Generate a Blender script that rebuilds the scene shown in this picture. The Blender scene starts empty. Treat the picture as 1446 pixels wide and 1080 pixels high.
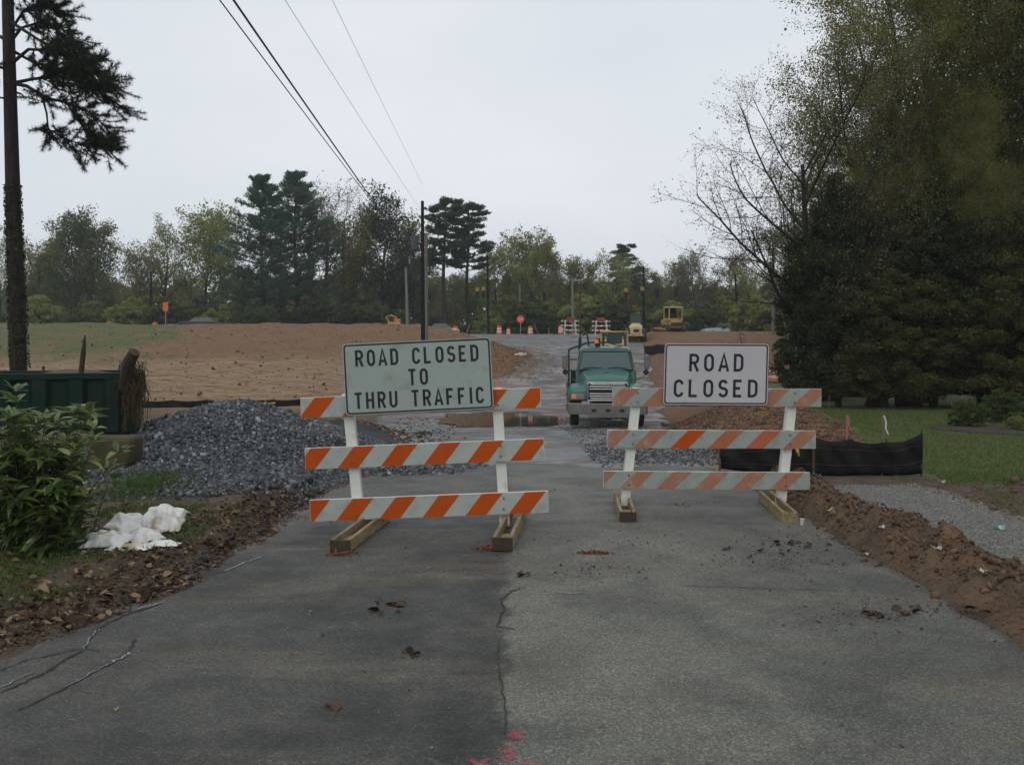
import bpy, math, random
import numpy as np
from mathutils import Vector, Matrix

# ---------------------------------------------------------------- camera, light, exposure
scene = bpy.context.scene
COL = scene.collection
HAZE = 0.0005
F = 1250.0            # focal length in photograph pixels
HZ = 492.0            # eye level row
CAMH = 1.85
cam_data = bpy.data.cameras.new('camera')
cam_data.sensor_width = 36.0
cam_data.lens = F / 1446.0 * 36.0
cam_data.shift_y = -48.0 / 1446.0
cam_data.clip_start = 0.1
cam_data.clip_end = 3000.0
cam = bpy.data.objects.new('camera', cam_data)
COL.objects.link(cam)
cam.location = (0, 0, CAMH)
cam.rotation_euler = (math.radians(90), 0, 0)
scene.camera = cam

SUN_EL, SUN_ROT = math.radians(50), math.radians(200)
world = bpy.data.worlds.new('World')
scene.world = world
world.use_nodes = True
wt = world.node_tree
wt.nodes.clear()
w_out = wt.nodes.new('ShaderNodeOutputWorld')
w_bg = wt.nodes.new('ShaderNodeBackground')
w_sky = wt.nodes.new('ShaderNodeTexSky')
w_sky.sky_type = 'NISHITA'
w_sky.sun_disc = False
w_sky.sun_elevation = SUN_EL
w_sky.sun_rotation = SUN_ROT
w_sky.dust_density = 6.0
w_hsv = wt.nodes.new('ShaderNodeHueSaturation')
w_hsv.inputs['Saturation'].default_value = 0.25
w_mix = wt.nodes.new('ShaderNodeMixRGB')
w_mix.inputs[0].default_value = 0.88
w_tc = wt.nodes.new('ShaderNodeTexCoord')
w_map = wt.nodes.new('ShaderNodeMapping')
w_map.inputs['Scale'].default_value = (1, 1, 2.5)
w_n = wt.nodes.new('ShaderNodeTexNoise')
w_n.inputs['Scale'].default_value = 1.6
w_n.inputs['Detail'].default_value = 4
w_r = wt.nodes.new('ShaderNodeValToRGB')
w_r.color_ramp.elements[0].position = 0.3
w_r.color_ramp.elements[0].color = (4.10, 4.42, 4.82, 1)
w_r.color_ramp.elements[1].position = 0.72
w_r.color_ramp.elements[1].color = (5.10, 5.38, 5.65, 1)
wt.links.new(w_tc.outputs['Generated'], w_map.inputs[0])
wt.links.new(w_map.outputs[0], w_n.inputs['Vector'])
wt.links.new(w_n.outputs['Fac'], w_r.inputs[0])
wt.links.new(w_sky.outputs[0], w_hsv.inputs['Color'])
wt.links.new(w_hsv.outputs[0], w_mix.inputs[1])
wt.links.new(w_r.outputs[0], w_mix.inputs[2])
wt.links.new(w_mix.outputs[0], w_bg.inputs['Color'])
w_bg.inputs['Strength'].default_value = 0.15
wt.links.new(w_bg.outputs[0], w_out.inputs[0])

sun_d = bpy.data.lights.new('sun', 'SUN')
sun_d.energy = 0.5
sun_d.angle = math.radians(40)
sun_d.color = (1.0, 0.97, 0.93)
sun = bpy.data.objects.new('sun', sun_d)
COL.objects.link(sun)
sun.rotation_euler = (math.radians(90) - SUN_EL, 0, math.radians(180) - SUN_ROT + math.radians(0))

scene.view_settings.view_transform = 'Standard'
scene.view_settings.look = 'None'
scene.view_settings.exposure = 0.15
scene.view_settings.gamma = 1.0
scene.view_settings.use_curve_mapping = False
scene.render.engine = 'CYCLES'
scene.cycles.use_denoising = True
scene.cycles.max_bounces = 6
scene.cycles.diffuse_bounces = 3
scene.cycles.glossy_bounces = 3
scene.cycles.transmission_bounces = 4
scene.cycles.transparent_max_bounces = 8
scene.cycles.volume_bounces = 1

R = math.radians
rnd = random.Random(7)
rng = np.random.default_rng(7)

# ---------------------------------------------------------------- noise
_tab = np.random.default_rng(3).random((256, 256))
def vnoise(x, y, s=0):
    x = np.asarray(x, float) + 17.3 * s; y = np.asarray(y, float) - 9.1 * s
    xi = np.floor(x).astype(int); yi = np.floor(y).astype(int)
    fx = x - xi; fy = y - yi
    fx = fx * fx * (3 - 2 * fx); fy = fy * fy * (3 - 2 * fy)
    a = _tab[xi & 255, yi & 255]; b = _tab[(xi + 1) & 255, yi & 255]
    c = _tab[xi & 255, (yi + 1) & 255]; d = _tab[(xi + 1) & 255, (yi + 1) & 255]
    return (a * (1 - fx) + b * fx) * (1 - fy) + (c * (1 - fx) + d * fx) * fy
def fbm(x, y, o=4, s=0):
    t = 0; a = 0.5
    for k in range(o):
        t = t + a * vnoise(x * 2 ** k, y * 2 ** k, s + k * 5); a *= 0.5
    return t / (1 - 0.5 ** o)
def sst(a, b, x):
    t = np.clip((np.asarray(x, float) - a) / (b - a), 0, 1)
    return t * t * (3 - 2 * t)
def pt(px, py, d):
    """the point of the place seen in the photograph at (px, py), d metres ahead"""
    return Vector(((px - 723) / F * d, d, CAMH - (py - HZ) / F * d))

# ---------------------------------------------------------------- terrain height
def TL(y):            # the site falls gently away from the camera
    y = np.asarray(y, float)
    return np.where(y < 9, 0.0, .2 - .0224 * np.minimum(y, 110)) - .0016 * 0
def left_edge(y):      # where the left bank starts, as x
    return np.interp(y, [14, 25, 36, 50, 58, 68, 74, 80, 86, 92], [-3.4, -4.2, -5.4, -3.5, -0.6, 1.6, 0.2, -5.5, -9.5, -14])
def right_edge(y):
    return np.interp(y, [12, 15, 20, 28, 40, 60, 75, 90], [3.5, 4.0, 4.2, 4.9, 6.9, 9.3, 11.4, 12.5])
def lawn_edge(y):
    return np.interp(y, [5, 12.4, 12.8, 15, 23, 35, 50, 54], [7.3, 6.6, 6.3, 6.6, 8.0, 10.3, 13.6, 14.6])
def H(x, y, detail=True):
    x = np.asarray(x, float); y = np.asarray(y, float)
    z0 = np.interp(y, [-50, 14, 25, 38, 50, 60, 75, 88, 100, 400, 1200], [0, 0, -.2, -.25, .4, 1.3, 3.3, 5.05, 5.25, 5.6, 9])
    zl = np.interp(y, [-50, 20, 36, 45, 55, 66, 76, 84, 100, 400, 1200], [0, 0.0, .05, .9, 2.05, 3.8, 5.45, 5.7, 5.5, 5.7, 9])
    zr = np.interp(y, [-50, 14, 18, 24, 35, 50, 56, 70, 85, 100, 400, 1200], [0, 0, .16, .3, .35, .6, 1.3, 3.6, 5.2, 5.4, 5.7, 9])
    wl = sst(0, 1, (left_edge(y) - x) / np.interp(y, [20, 50, 70, 90], [2.0, 4, 6, 7]))
    wl = wl * sst(15, 22, y)
    wr = sst(0, 1, (x - right_edge(y)) / 2.2)
    z = z0 * (1 - wl) * (1 - wr) + zl * wl + zr * wr * (1 - wl)
    if not detail:
        return z + TL(y)
    # clay heap beside the gravel road
    clay = wr * sst(14.5, 17, y) * (1 - sst(0, 1.2, x - lawn_edge(y))) * (1 - sst(90, 100, y))
    z = z + clay * (0.34 * np.exp(-((y - 23.5) / 5.5) ** 2) * np.exp(-((x - 5.9) / 2.6) ** 2) + (fbm(x * .7, y * .7, 5, 2) - .5) * .42 * (1 - sst(30, 60, y)) + (fbm(x * .3, y * .3, 4, 4) - .5) * .5 * sst(30, 50, y))
    # berm between road and gravel path
    bx = np.interp(y, [2, 5, 7, 9, 10.5, 12, 13], [4.3, 4.0, 3.75, 3.72, 3.68, 3.7, 3.9])
    berm = np.exp(-((x - bx) / .42) ** 4) * sst(-6, 0, y) * (1 - sst(12.2, 13.4, y))
    z = z + berm * (.05 + .34 * fbm(x * 1.5, y * 1.5, 5, 1) ** 1.4 + .34 * (fbm(x * 5, y * 5, 3, 6) - .5))
    # dirt right of the path
    dr = sst(5.4, 5.9, x + .3 * (fbm(x, y, 3, 8) - .5)) * sst(6, 9, y) * (1 - sst(12.4, 13.2, y))
    z = z + dr * ((fbm(x * 2.2, y * 2.2, 5, 9) - .4) * .26)
    # rough verge on the left
    lv = (1 - sst(-3.0, -2.5, x)) * (1 - sst(30, 40, y))
    z = z + lv * ((fbm(x * 1.8, y * 1.8, 5, 11) - .45) * .11 + .03)
    # dirt lump behind the left barricade
    z = z + .42 * np.exp(-((x + 3.9) / .95) ** 2 - ((y - 21.5) / 2.2) ** 2) * (.6 + .8 * fbm(x * 2, y * 2, 4, 12))
    # gravel road undulation, puddle hollow
    gr = (1 - wl) * (1 - wr) * sst(14, 17, y) * (1 - sst(90, 100, y))
    z = z + gr * (fbm(x * .8, y * .5, 4, 13) - .5) * .07
    z = z - gr * .10 * np.exp(-((x + .5) / 2.8) ** 4 - ((y - 33.5) / 4.2) ** 4)
    pf = np.exp(-((x + .5) / 3.4) ** 4 - ((y - 33.5) / 5.5) ** 4)
    z = z * 1 + pf * (.0224 + .004) * (y - 33.5) * .9
    # clay island with straw
    z = z + .45 * np.exp(-((x + .2) / 2.4) ** 2 - ((y - 67) / 6) ** 2)
    # left bank roughness
    z = z + wl * sst(34, 40, y) * ((fbm(x * .35, y * .35, 5, 14) - .5) * .45 + (fbm(x * 1.6, y * .9, 4, 16) - .5) * .22) * (1 - sst(95, 110, y))
    z = z + (fbm(x * .03, y * .03, 3, 15) - .5) * 1.2 * sst(110, 160, y)
    # old pavement is bedded into the ground
    rw = sst(-3.0, -2.8, x) * (1 - sst(3.15, 3.35, x)) * (1 - sst(15.0, 15.6, y))
    z = z * (1 - rw) + rw * -.06
    return z + TL(y)
def hz(x, y):
    return float(H(np.array([x]), np.array([y]))[0])

# ---------------------------------------------------------------- materials
def nmat(name):
    m = bpy.data.materials.new(name); m.use_nodes = True
    nt = m.node_tree
    return m, nt, nt.nodes['Principled BSDF']
def noise(nt, scale, detail=5, vec=None, rough=.55, dist=0.0):
    n = nt.nodes.new('ShaderNodeTexNoise')
    n.inputs['Scale'].default_value = scale; n.inputs['Detail'].default_value = detail
    n.inputs['Roughness'].default_value = rough; n.inputs['Distortion'].default_value = dist
    if vec is not None: nt.links.new(vec, n.inputs['Vector'])
    return n.outputs['Fac']
def ramp(nt, fac, stops):
    r = nt.nodes.new('ShaderNodeValToRGB')
    e = r.color_ramp.elements
    while len(e) < len(stops): e.new(.5)
    for k, (p, c) in enumerate(stops):
        e[k].position = p
        e[k].color = (c, c, c, 1) if isinstance(c, (int, float)) else (*c, 1)
    nt.links.new(fac, r.inputs[0])
    return r.outputs[0]
def mixc(nt, fac, a, b, mode='MIX'):
    m = nt.nodes.new('ShaderNodeMixRGB'); m.blend_type = mode
    for i, v in ((0, fac), (1, a), (2, b)):
        if isinstance(v, (int, float)): m.inputs[i].default_value = v if i == 0 else (v, v, v, 1)
        elif isinstance(v, tuple): m.inputs[i].default_value = (*v, 1)
        else: nt.links.new(v, m.inputs[i])
    return m.outputs[0]
def mth(nt, op, a, b=0.0, c=0.0, clamp=False):
    m = nt.nodes.new('ShaderNodeMath'); m.operation = op; m.use_clamp = clamp
    for i, v in enumerate((a, b, c)):
        if isinstance(v, (int, float)): m.inputs[i].default_value = v
        else: nt.links.new(v, m.inputs[i])
    return m.outputs[0]
def bump(nt, bsdf, h, strength=.5, dist=.02):
    b = nt.nodes.new('ShaderNodeBump'); b.inputs['Strength'].default_value = strength; b.inputs['Distance'].default_value = dist
    nt.links.new(h, b.inputs['Height']); nt.links.new(b.outputs[0], bsdf.inputs['Normal'])
def objco(nt):
    return nt.nodes.new('ShaderNodeTexCoord').outputs['Object']
def posco(nt):
    return nt.nodes.new('ShaderNodeNewGeometry').outputs['Position']
def mk(name, a, b=None, rough=.7, scale=6, metal=0.0, bs=0.0, dirt=None, dirt_amt=.5, spec=None, dscale=3.0, stretch=None):
    """a general paint / wood / plastic surface with tonal variation and dirt"""
    m, nt, p = nmat(name)
    v = objco(nt)
    if stretch:
        mp = nt.nodes.new('ShaderNodeMapping'); mp.inputs['Scale'].default_value = stretch
        nt.links.new(v, mp.inputs[0]); v = mp.outputs[0]
    b = b or tuple(c * .75 for c in a)
    n = noise(nt, scale, 6, v)
    c = mixc(nt, ramp(nt, n, [(.3, 0.0), (.7, 1.0)]), a, b)
    if dirt:
        c = mixc(nt, ramp(nt, noise(nt, dscale, 8, v, .65), [(.62 - dirt_amt * .3, 0.0), (.78 - dirt_amt * .2, .9)]), c, dirt)
    nt.links.new(c, p.inputs['Base Color'])
    nt.links.new(ramp(nt, n, [(.2, max(rough - .1, 0.03)), (.8, min(rough + .1, 1))]), p.inputs['Roughness'])
    p.inputs['Metallic'].default_value = metal
    p.inputs['Specular IOR Level'].default_value = .3 if spec is None else spec
    if bs: bump(nt, p, noise(nt, scale * 6, 6, v), bs, .01)
    return m
def leafmat(name, cols, trans=.25, rough=.55):
    m, nt, p = nmat(name)
    g = nt.nodes.new('ShaderNodeNewGeometry')
    stops = [(k / max(len(cols) - 1, 1), c) for k, c in enumerate(cols)]
    c = ramp(nt, g.outputs['Random Per Island'], stops)
    oi = nt.nodes.new('ShaderNodeObjectInfo')
    c = mixc(nt, mth(nt, 'MULTIPLY', oi.outputs['Random'], .35), c, mixc(nt, 1.0, c, (.75, .8, .7), 'MULTIPLY'))
    nt.links.new(c, p.inputs['Base Color'])
    p.inputs['Roughness'].default_value = rough
    p.inputs['Specular IOR Level'].default_value = .06
    t = nt.nodes.new('ShaderNodeBsdfTranslucent')
    nt.links.new(c, t.inputs['Color'])
    mx = nt.nodes.new('ShaderNodeMixShader'); mx.inputs[0].default_value = trans
    nt.links.new(p.outputs[0], mx.inputs[1]); nt.links.new(t.outputs[0], mx.inputs[2])
    nt.links.new(mx.outputs[0], nt.nodes['Material Output'].inputs[0])
    return m

# ---------------------------------------------------------------- mesh helpers
def mesh_arrays(name, V, Fs):
    """V (n,3); Fs: list of (k,m) int arrays"""
    me = bpy.data.meshes.new(name)
    V = np.ascontiguousarray(V, dtype=np.float32)
    Fs = [np.asarray(f, dtype=np.int32) for f in Fs if len(f)]
    nl = sum(f.size for f in Fs); nf = sum(f.shape[0] for f in Fs)
    me.vertices.add(len(V)); me.vertices.foreach_set('co', V.ravel())
    me.loops.add(nl); me.polygons.add(nf)
    me.loops.foreach_set('vertex_index', np.concatenate([f.ravel() for f in Fs]))
    tot = np.concatenate([np.full(f.shape[0], f.shape[1], np.int32) for f in Fs])
    st = np.concatenate([[0], np.cumsum(tot)[:-1]]).astype(np.int32)
    me.polygons.foreach_set('loop_start', st)
    me.polygons.foreach_set('loop_total', tot)
    me.update(calc_edges=True)
    return me
def root_origin(o):
    v = Vector((0, 0, 0))
    while o is not None:
        v += o.location; o = o.parent
    return v
def link(name, me, mat, parent=None, smooth=False):
    o = bpy.data.objects.new(name, me)
    COL.objects.link(o)
    if mat is not None:
        me.materials.clear()
        for m in (mat if isinstance(mat, (list, tuple)) else [mat]): me.materials.append(m)
    if smooth: me.polygons.foreach_set('use_smooth', [True] * len(me.polygons))
    if parent is not None: o.parent = parent
    return o
class MB:
    def __init__(s): s.v = []; s.f = []
    def add(s, vs, fs):
        n = len(s.v); s.v += [tuple(v) for v in vs]; s.f += [tuple(i + n for i in f) for f in fs]
        return s
    def box(s, x0, x1, y0, y1, z0, z1, tx=0.0):
        return s.add([(x0, y0, z0), (x1, y0, z0), (x1, y1, z0), (x0, y1, z0), (x0 + tx, y0, z1), (x1 + tx, y0, z1), (x1 + tx, y1, z1), (x0 + tx, y1, z1)],
                     [(0, 3, 2, 1), (4, 5, 6, 7), (0, 1, 5, 4), (1, 2, 6, 5), (2, 3, 7, 6), (3, 0, 4, 7)])
    def beam(s, p0, p1, w, h, up=(0, 0, 1)):
        p0 = Vector(p0); p1 = Vector(p1); d = (p1 - p0).normalized(); u = Vector(up)
        sx = d.cross(u)
        if sx.length < 1e-4: sx = d.cross(Vector((0, 1, 0)))
        sx.normalize(); sz = sx.cross(d).normalized()
        vs = [p + sx * a * w / 2 + sz * b * h / 2 for p in (p0, p1) for a, b in ((-1, -1), (1, -1), (1, 1), (-1, 1))]
        return s.add(vs, [(0, 1, 2, 3), (4, 7, 6, 5), (0, 4, 5, 1), (1, 5, 6, 2), (2, 6, 7, 3), (3, 7, 4, 0)])
    def tube(s, ps, rs, n=8, caps=True):
        ps = [Vector(p) for p in ps]
        if not isinstance(rs, (list, tuple)): rs = [rs] * len(ps)
        t = (ps[1] - ps[0]).normalized()
        a = t.orthogonal().normalized()
        vs = []
        for i, p in enumerate(ps):
            t = (ps[min(i + 1, len(ps) - 1)] - ps[max(i - 1, 0)]).normalized()
            a = (a - t * a.dot(t))
            if a.length < 1e-5: a = t.orthogonal()
            a.normalize(); b = t.cross(a)
            vs += [p + (a * math.cos(2 * math.pi * k / n) + b * math.sin(2 * math.pi * k / n)) * rs[i] for k in range(n)]
        fs = [(i * n + k, i * n + (k + 1) % n, (i + 1) * n + (k + 1) % n, (i + 1) * n + k) for i in range(len(ps) - 1) for k in range(n)]
        if caps:
            fs += [tuple(range(n - 1, -1, -1)), tuple((len(ps) - 1) * n + k for k in range(n))]
        return s.add(vs, fs)
    def loft(s, secs, cap=True):
        n = len(secs[0]); vs = [p for sc in secs for p in sc]
        fs = [(i * n + k, i * n + (k + 1) % n, (i + 1) * n + (k + 1) % n, (i + 1) * n + k) for i in range(len(secs) - 1) for k in range(n)]
        if cap: fs += [tuple(range(n - 1, -1, -1)), tuple((len(secs) - 1) * n + k for k in range(n))]
        return s.add(vs, fs)
    def prism(s, poly, axis, a, b):
        """poly: 2D points; axis 'x','y','z' = extrusion axis from a to b"""
        def P(p, t): return {'x': (t, p[0], p[1]), 'y': (p[0], t, p[1]), 'z': (p[0], p[1], t)}[axis]
        return s.loft([[P(p, a) for p in poly], [P(p, b) for p in poly]])
    def build(s, name, mat, parent=None, bevel=0.0, smooth=False, seg=2):
        me = bpy.data.meshes.new(name)
        og = root_origin(parent)
        me.from_pydata([(v[0] - og.x, v[1] - og.y, v[2] - og.z) for v in s.v], [], s.f)
        import bmesh
        bm = bmesh.new(); bm.from_mesh(me)
        bmesh.ops.recalc_face_normals(bm, faces=bm.faces)
        bm.to_mesh(me); bm.free()
        me.update()
        o = link(name, me, mat, parent)
        if bevel:
            md = o.modifiers.new('bevel', 'BEVEL'); md.width = bevel; md.segments = seg; md.limit_method = 'ANGLE'; md.angle_limit = R(35)
        if smooth:
            try: me.set_sharp_from_angle(angle=R(38))
            except Exception: pass
            me.polygons.foreach_set('use_smooth', [True] * len(me.polygons))
        return o
def tag(o, label=None, cat=None, group=None, kind=None):
    if label: o['label'] = label
    if cat: o['category'] = cat
    if group: o['group'] = group
    if kind: o['kind'] = kind
    return o
def thing(name, loc, label, cat, group=None):
    o = bpy.data.objects.new(name, None); COL.objects.link(o); o.location = loc; o.empty_display_size = .3
    return tag(o, label, cat, group)
def dup(root, loc=None, rz=None, scale=None, label=None, group=None):
    r = root.copy(); COL.objects.link(r)
    if loc is not None: r.location = loc
    if rz is not None: r.rotation_euler = (0, 0, rz)
    if scale is not None: r.scale = scale
    if label: r['label'] = label
    if group: r['group'] = group
    for ch in list(root.children):
        c = ch.copy(); COL.objects.link(c); c.parent = r
        for g in list(ch.children):
            d = g.copy(); COL.objects.link(d); d.parent = c
    return r
def disc_x(cx, cz, r, n=20):
    return [(cx + r * math.cos(2 * math.pi * k / n), cz + r * math.sin(2 * math.pi * k / n)) for k in range(n)]

# ---------------------------------------------------------------- ground material
gm, nt, P = nmat('ground_surface')
pos = posco(nt)
def attr(nt, n):
    a = nt.nodes.new('ShaderNodeAttribute'); a.attribute_name = n; return a.outputs['Fac']
def mask(nt, a, sc, amt=.7):
    t = mth(nt, 'ADD', a, mth(nt, 'MULTIPLY', mth(nt, 'SUBTRACT', noise(nt, sc, 7, pos, .65), .5), amt))
    return ramp(nt, t, [(.38, 0.0), (.62, 1.0)])
nf = noise(nt, 28, 6, pos, .6); nm = noise(nt, 3.0, 6, pos, .6); nl = noise(nt, .35, 5, pos)
soil = mixc(nt, ramp(nt, nf, [(.35, 0.0), (.65, 1.0)]), (.040, .029, .020), (.105, .078, .054))
soil = mixc(nt, ramp(nt, nm, [(.42, 0.0), (.62, .6)]), soil, (.125, .088, .058))
clay = mixc(nt, ramp(nt, nm, [(.35, 0.0), (.68, 1.0)]), (.130, .056, .021), (.235, .120, .048))
clay = mixc(nt, ramp(nt, nl, [(.4, 0.0), (.62, .65)]), clay, (.175, .108, .052))
clay = mixc(nt, ramp(nt, nf, [(.3, .55), (.55, 0.0)]), clay, (.07, .035, .02))
clay = mixc(nt, ramp(nt, noise(nt, 5.5, 9, pos, .78, .4), [(.40, .75), (.54, 0.0)]), clay, (.062, .036, .024))
clay = mixc(nt, ramp(nt, noise(nt, 1.3, 9, pos, .72), [(.50, 0.0), (.64, .45)]), clay, (.23, .145, .08))
# straw-streaked clay of the embankment
mp = nt.nodes.new('ShaderNodeMapping'); mp.inputs['Scale'].default_value = (.5, 3.2, 1); nt.links.new(pos, mp.inputs[0])
ns = noise(nt, 1.4, 8, mp.outputs[0], .7)
straw = mixc(nt, ramp(nt, ns, [(.42, 0.0), (.56, 1.0)]), (.13, .072, .034), (.27, .185, .105))
clay = mixc(nt, attr(nt, 'straw'), clay, straw)
grass = mixc(nt, ramp(nt, nm, [(.3, 0.0), (.7, 1.0)]), (.055, .075, .017), (.115, .130, .034))
grass = mixc(nt, ramp(nt, noise(nt, .9, 5, pos), [(.45, 0.0), (.68, .6)]), grass, (.11, .10, .055))
grass = mixc(nt, ramp(nt, nf, [(.35, .45), (.6, 0.0)]), grass, (.018, .028, .010))
vor = nt.nodes.new('ShaderNodeTexVoronoi'); vor.inputs['Scale'].default_value = 26; nt.links.new(pos, vor.inputs['Vector'])
sepc = nt.nodes.new('ShaderNodeSeparateColor'); nt.links.new(vor.outputs['Color'], sepc.inputs[0])
grav = mixc(nt, sepc.outputs[0], (.055, .062, .068), (.19, .20, .215))
grav = mixc(nt, ramp(nt, noise(nt, .8, 7, pos, .65, .6), [(.44, 0.0), (.58, .85)]), grav, (.215, .135, .088))
grav = mixc(nt, ramp(nt, noise(nt, .25, 4, pos), [(.5, 0.0), (.66, .5)]), grav, (.045, .052, .056))
pathc = mixc(nt, sepc.outputs[1], (.13, .132, .128), (.235, .235, .225))
pathc = mixc(nt, ramp(nt, nm, [(.44, 0.0), (.60, .8)]), pathc, (.17, .14, .105))
c = mixc(nt, mask(nt, attr(nt, 'clay'), 1.4), soil, clay)
c = mixc(nt, mask(nt, attr(nt, 'grass'), 2.2), c, grass)
mg = mask(nt, attr(nt, 'gravel'), 1.6)
c = mixc(nt, mg, c, grav)
c = mixc(nt, mask(nt, attr(nt, 'path'), 2.5, .5), c, pathc)
pv = mask(nt, attr(nt, 'paved'), 1.2, .8)
pav = mixc(nt, ramp(nt, nm, [(.35, 0.0), (.65, 1.0)]), (.085, .092, .094), (.135, .140, .138))
pav = mixc(nt, ramp(nt, noise(nt, .7, 7, pos, .65, .8), [(.50, 0.0), (.64, .8)]), pav, (.20, .150, .110))
c = mixc(nt, pv, c, pav)
nt.links.new(c, P.inputs['Base Color'])
wet = mth(nt, 'MULTIPLY', mg, ramp(nt, noise(nt, .45, 5, pos, .6, .8), [(.45, 0.0), (.6, 1.0)]))
nt.links.new(mth(nt, 'SUBTRACT', .9, mth(nt, 'MULTIPLY', wet, .62)), P.inputs['Roughness'])
P.inputs['Specular IOR Level'].default_value = .3
hb = mth(nt, 'ADD', mth(nt, 'MULTIPLY', noise(nt, 9, 8, pos, .7), 1.0), mth(nt, 'MULTIPLY', vor.outputs['Distance'], .35))
bb = nt.nodes.new('ShaderNodeBump'); bb.inputs['Distance'].default_value = .05
nt.links.new(mth(nt, 'MULTIPLY', mth(nt, 'SUBTRACT', 1.0, mth(nt, 'MULTIPLY', wet, .75)), mth(nt, 'SUBTRACT', 1.0, mth(nt, 'MULTIPLY', pv, .8))), bb.inputs['Strength'])
nt.links.new(hb, bb.inputs['Height']); nt.links.new(bb.outputs[0], P.inputs['Normal'])

# ---------------------------------------------------------------- terrain mesh
def grow(start, step, rate, end):
    o = [start]
    while o[-1] < end:
        step *= rate; o.append(o[-1] + step)
    return o[1:]
xr_ = grow(9.0, .08, 1.022, 60) ; xr_ += grow(xr_[-1], 2.5, 1.2, 900)
xs = np.array([-v for v in xr_[::-1]] + list(np.arange(-9, 9.001, .08)) + xr_)
ys_ = list(np.arange(1.5, 16.001, .08)); ys_ += grow(16, .08, 1.0085, 112); ys_ += grow(ys_[-1], 2.0, 1.18, 1300)
yb = grow(-1.5, .25, 1.25, 300)
ys = np.array([-v for v in yb[::-1]] + [-1.5, -1, -.4, .2, .8, 1.2] + ys_)
X, Y = np.meshgrid(xs, ys)
Z = H(X, Y)
nx, ny = len(xs), len(ys)
V = np.stack([X, Y, Z], -1).reshape(-1, 3)
ii = (np.arange(ny - 1)[:, None] * nx + np.arange(nx - 1)[None, :]).ravel()
FQ = np.stack([ii, ii + 1, ii + nx + 1, ii + nx], 1)
# coverage weights
wob = (fbm(X * .6, Y * .6, 4, 21) - .5)
LE, RE, LW = left_edge(Y), right_edge(Y), lawn_edge(Y)
w_left = sst(-.5, .8, LE - X + wob * 1.5) * sst(26, 34, Y)
inroad = (1 - sst(-.6, .9, X - RE + wob * 1.5)) * (1 - sst(-.7, .7, (np.where(Y < 26, LE + .2, LE) - X) + wob)) * sst(12.5, 14.5, Y)
beyond = sst(86, 90, Y)
w_clayr = sst(-.4, .7, X - RE + wob) * sst(13, 15.5, Y + wob * 2) * (1 - sst(-.6, .6, X - LW + wob * 1.4))
w_clayr = np.maximum(w_clayr, sst(52, 56, Y) * sst(0, 2, X - RE) * (1 - sst(34, 44, X)))
lump = np.exp(-((X + 3.9) / 1.3) ** 2 - ((Y - 21.5) / 3) ** 2)
berm_w = sst(3.1, 3.3, X) * (1 - sst(4.25, 4.55, X)) * (1 - sst(12.5, 14, Y)) * .50
right_grass = sst(-.5, .5, X - LW + wob * 1.2) * sst(12.2, 13.2, Y + wob * 2) * (1 - sst(53, 56, Y))
far_grass = sst(93, 100, Y)
left_grass = (1 - sst(-4.6, -3.2, X + wob * .8)) * (1 - sst(8.4, 10.2, Y + wob)) 
bank_grass = sst(0, 6, -X - .335 * Y + wob * 9) * sst(44, 62, Y) * (.62 + .6 * wob)
far_left = (1 - sst(-9.5, -8.0, X)) * (1 - sst(30, 36, Y)) * .45
W = {
    'clay': np.clip(np.maximum.reduce([w_left, w_clayr, lump, berm_w, sst(70, 100, Y) * .6]), 0, 1),
    'straw': np.clip(w_left, 0, 1) * sst(33, 38, Y) * (1 - .85 * sst(52, 60, Y + 6 * wob)),
    'grass': np.clip(np.maximum.reduce([right_grass, far_grass, left_grass * .62, bank_grass, far_left]), 0, 1),
    'gravel': np.clip(np.maximum(inroad * (1 - w_left), (1 - sst(-9, -3, np.abs(X + 1) - 30)) * beyond * (1 - sst(96, 100, Y)) * (X > -12)), 0, 1),
    'path': sst(4.25, 4.4, X + wob * .12) * (1 - sst(5.35, 5.75, X + wob * .3 - .1)) * (1 - sst(12.0, 12.7, Y + wob * .5)),
}
W['gravel'] = W['gravel'] * (1 - w_clayr)
pn_ = fbm(X * .55, Y * .4, 5, 24) - .5
W['paved'] = np.clip(np.maximum((1 - sst(27, 36, Y + pn_ * 16)) * sst(-3.6, -2.6, X + pn_ * 3) * (1 - sst(1.2, 2.6, X + pn_ * 4 - (Y - 15) * .06)) * sst(13, 14, Y), sst(62, 70, Y + pn_ * 14)) * W['gravel'], 0, 1)
cx, cy = (xs[:-1] + xs[1:]) / 2, (ys[:-1] + ys[1:]) / 2
CX, CY = np.meshgrid(cx, cy); cw = (fbm(CX * .6, CY * .6, 4, 21) - .5)
zone = np.zeros(CX.shape, int)                                   # 0 ground
zone[(CX < left_edge(CY) + cw) & (CY > 33) & (CY < 92)] = 1        # embankment
zone[(CX > right_edge(CY) + cw * 1.2) & (CY > 13.4) & (CX < lawn_edge(CY) + cw)] = 2
zone[(CX > right_edge(CY)) & (CY > 55) & (CY < 95) & (CX < 42)] = 2
zone[(CX > lawn_edge(CY) + cw) & (CY > 12.6 + cw) & (CY <= 55)] = 3
zone[(zone == 0) & (CY > 13) & (CY < 98) & (CX > left_edge(CY)) & (CX < right_edge(CY) + cw * 1.2)] = 4
zone[(CX > 4.3) & (CX < 5.6) & (CY < 12.4) & (CY > 0)] = 5
zone = zone.ravel()
def terrain_piece(name, k, label):
    f = FQ[zone == k]
    used = np.unique(f); remap = np.zeros(len(V), np.int32); remap[used] = np.arange(len(used))
    me = mesh_arrays(name, V[used], [remap[f]])
    for n, w in W.items():
        a = me.attributes.new(n, 'FLOAT', 'POINT'); a.data.foreach_set('value', w.reshape(-1)[used].astype(np.float32))
    o = link(name, me, gm, None, True)
    tag(o, label, None, None, 'structure')
    return o
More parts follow.
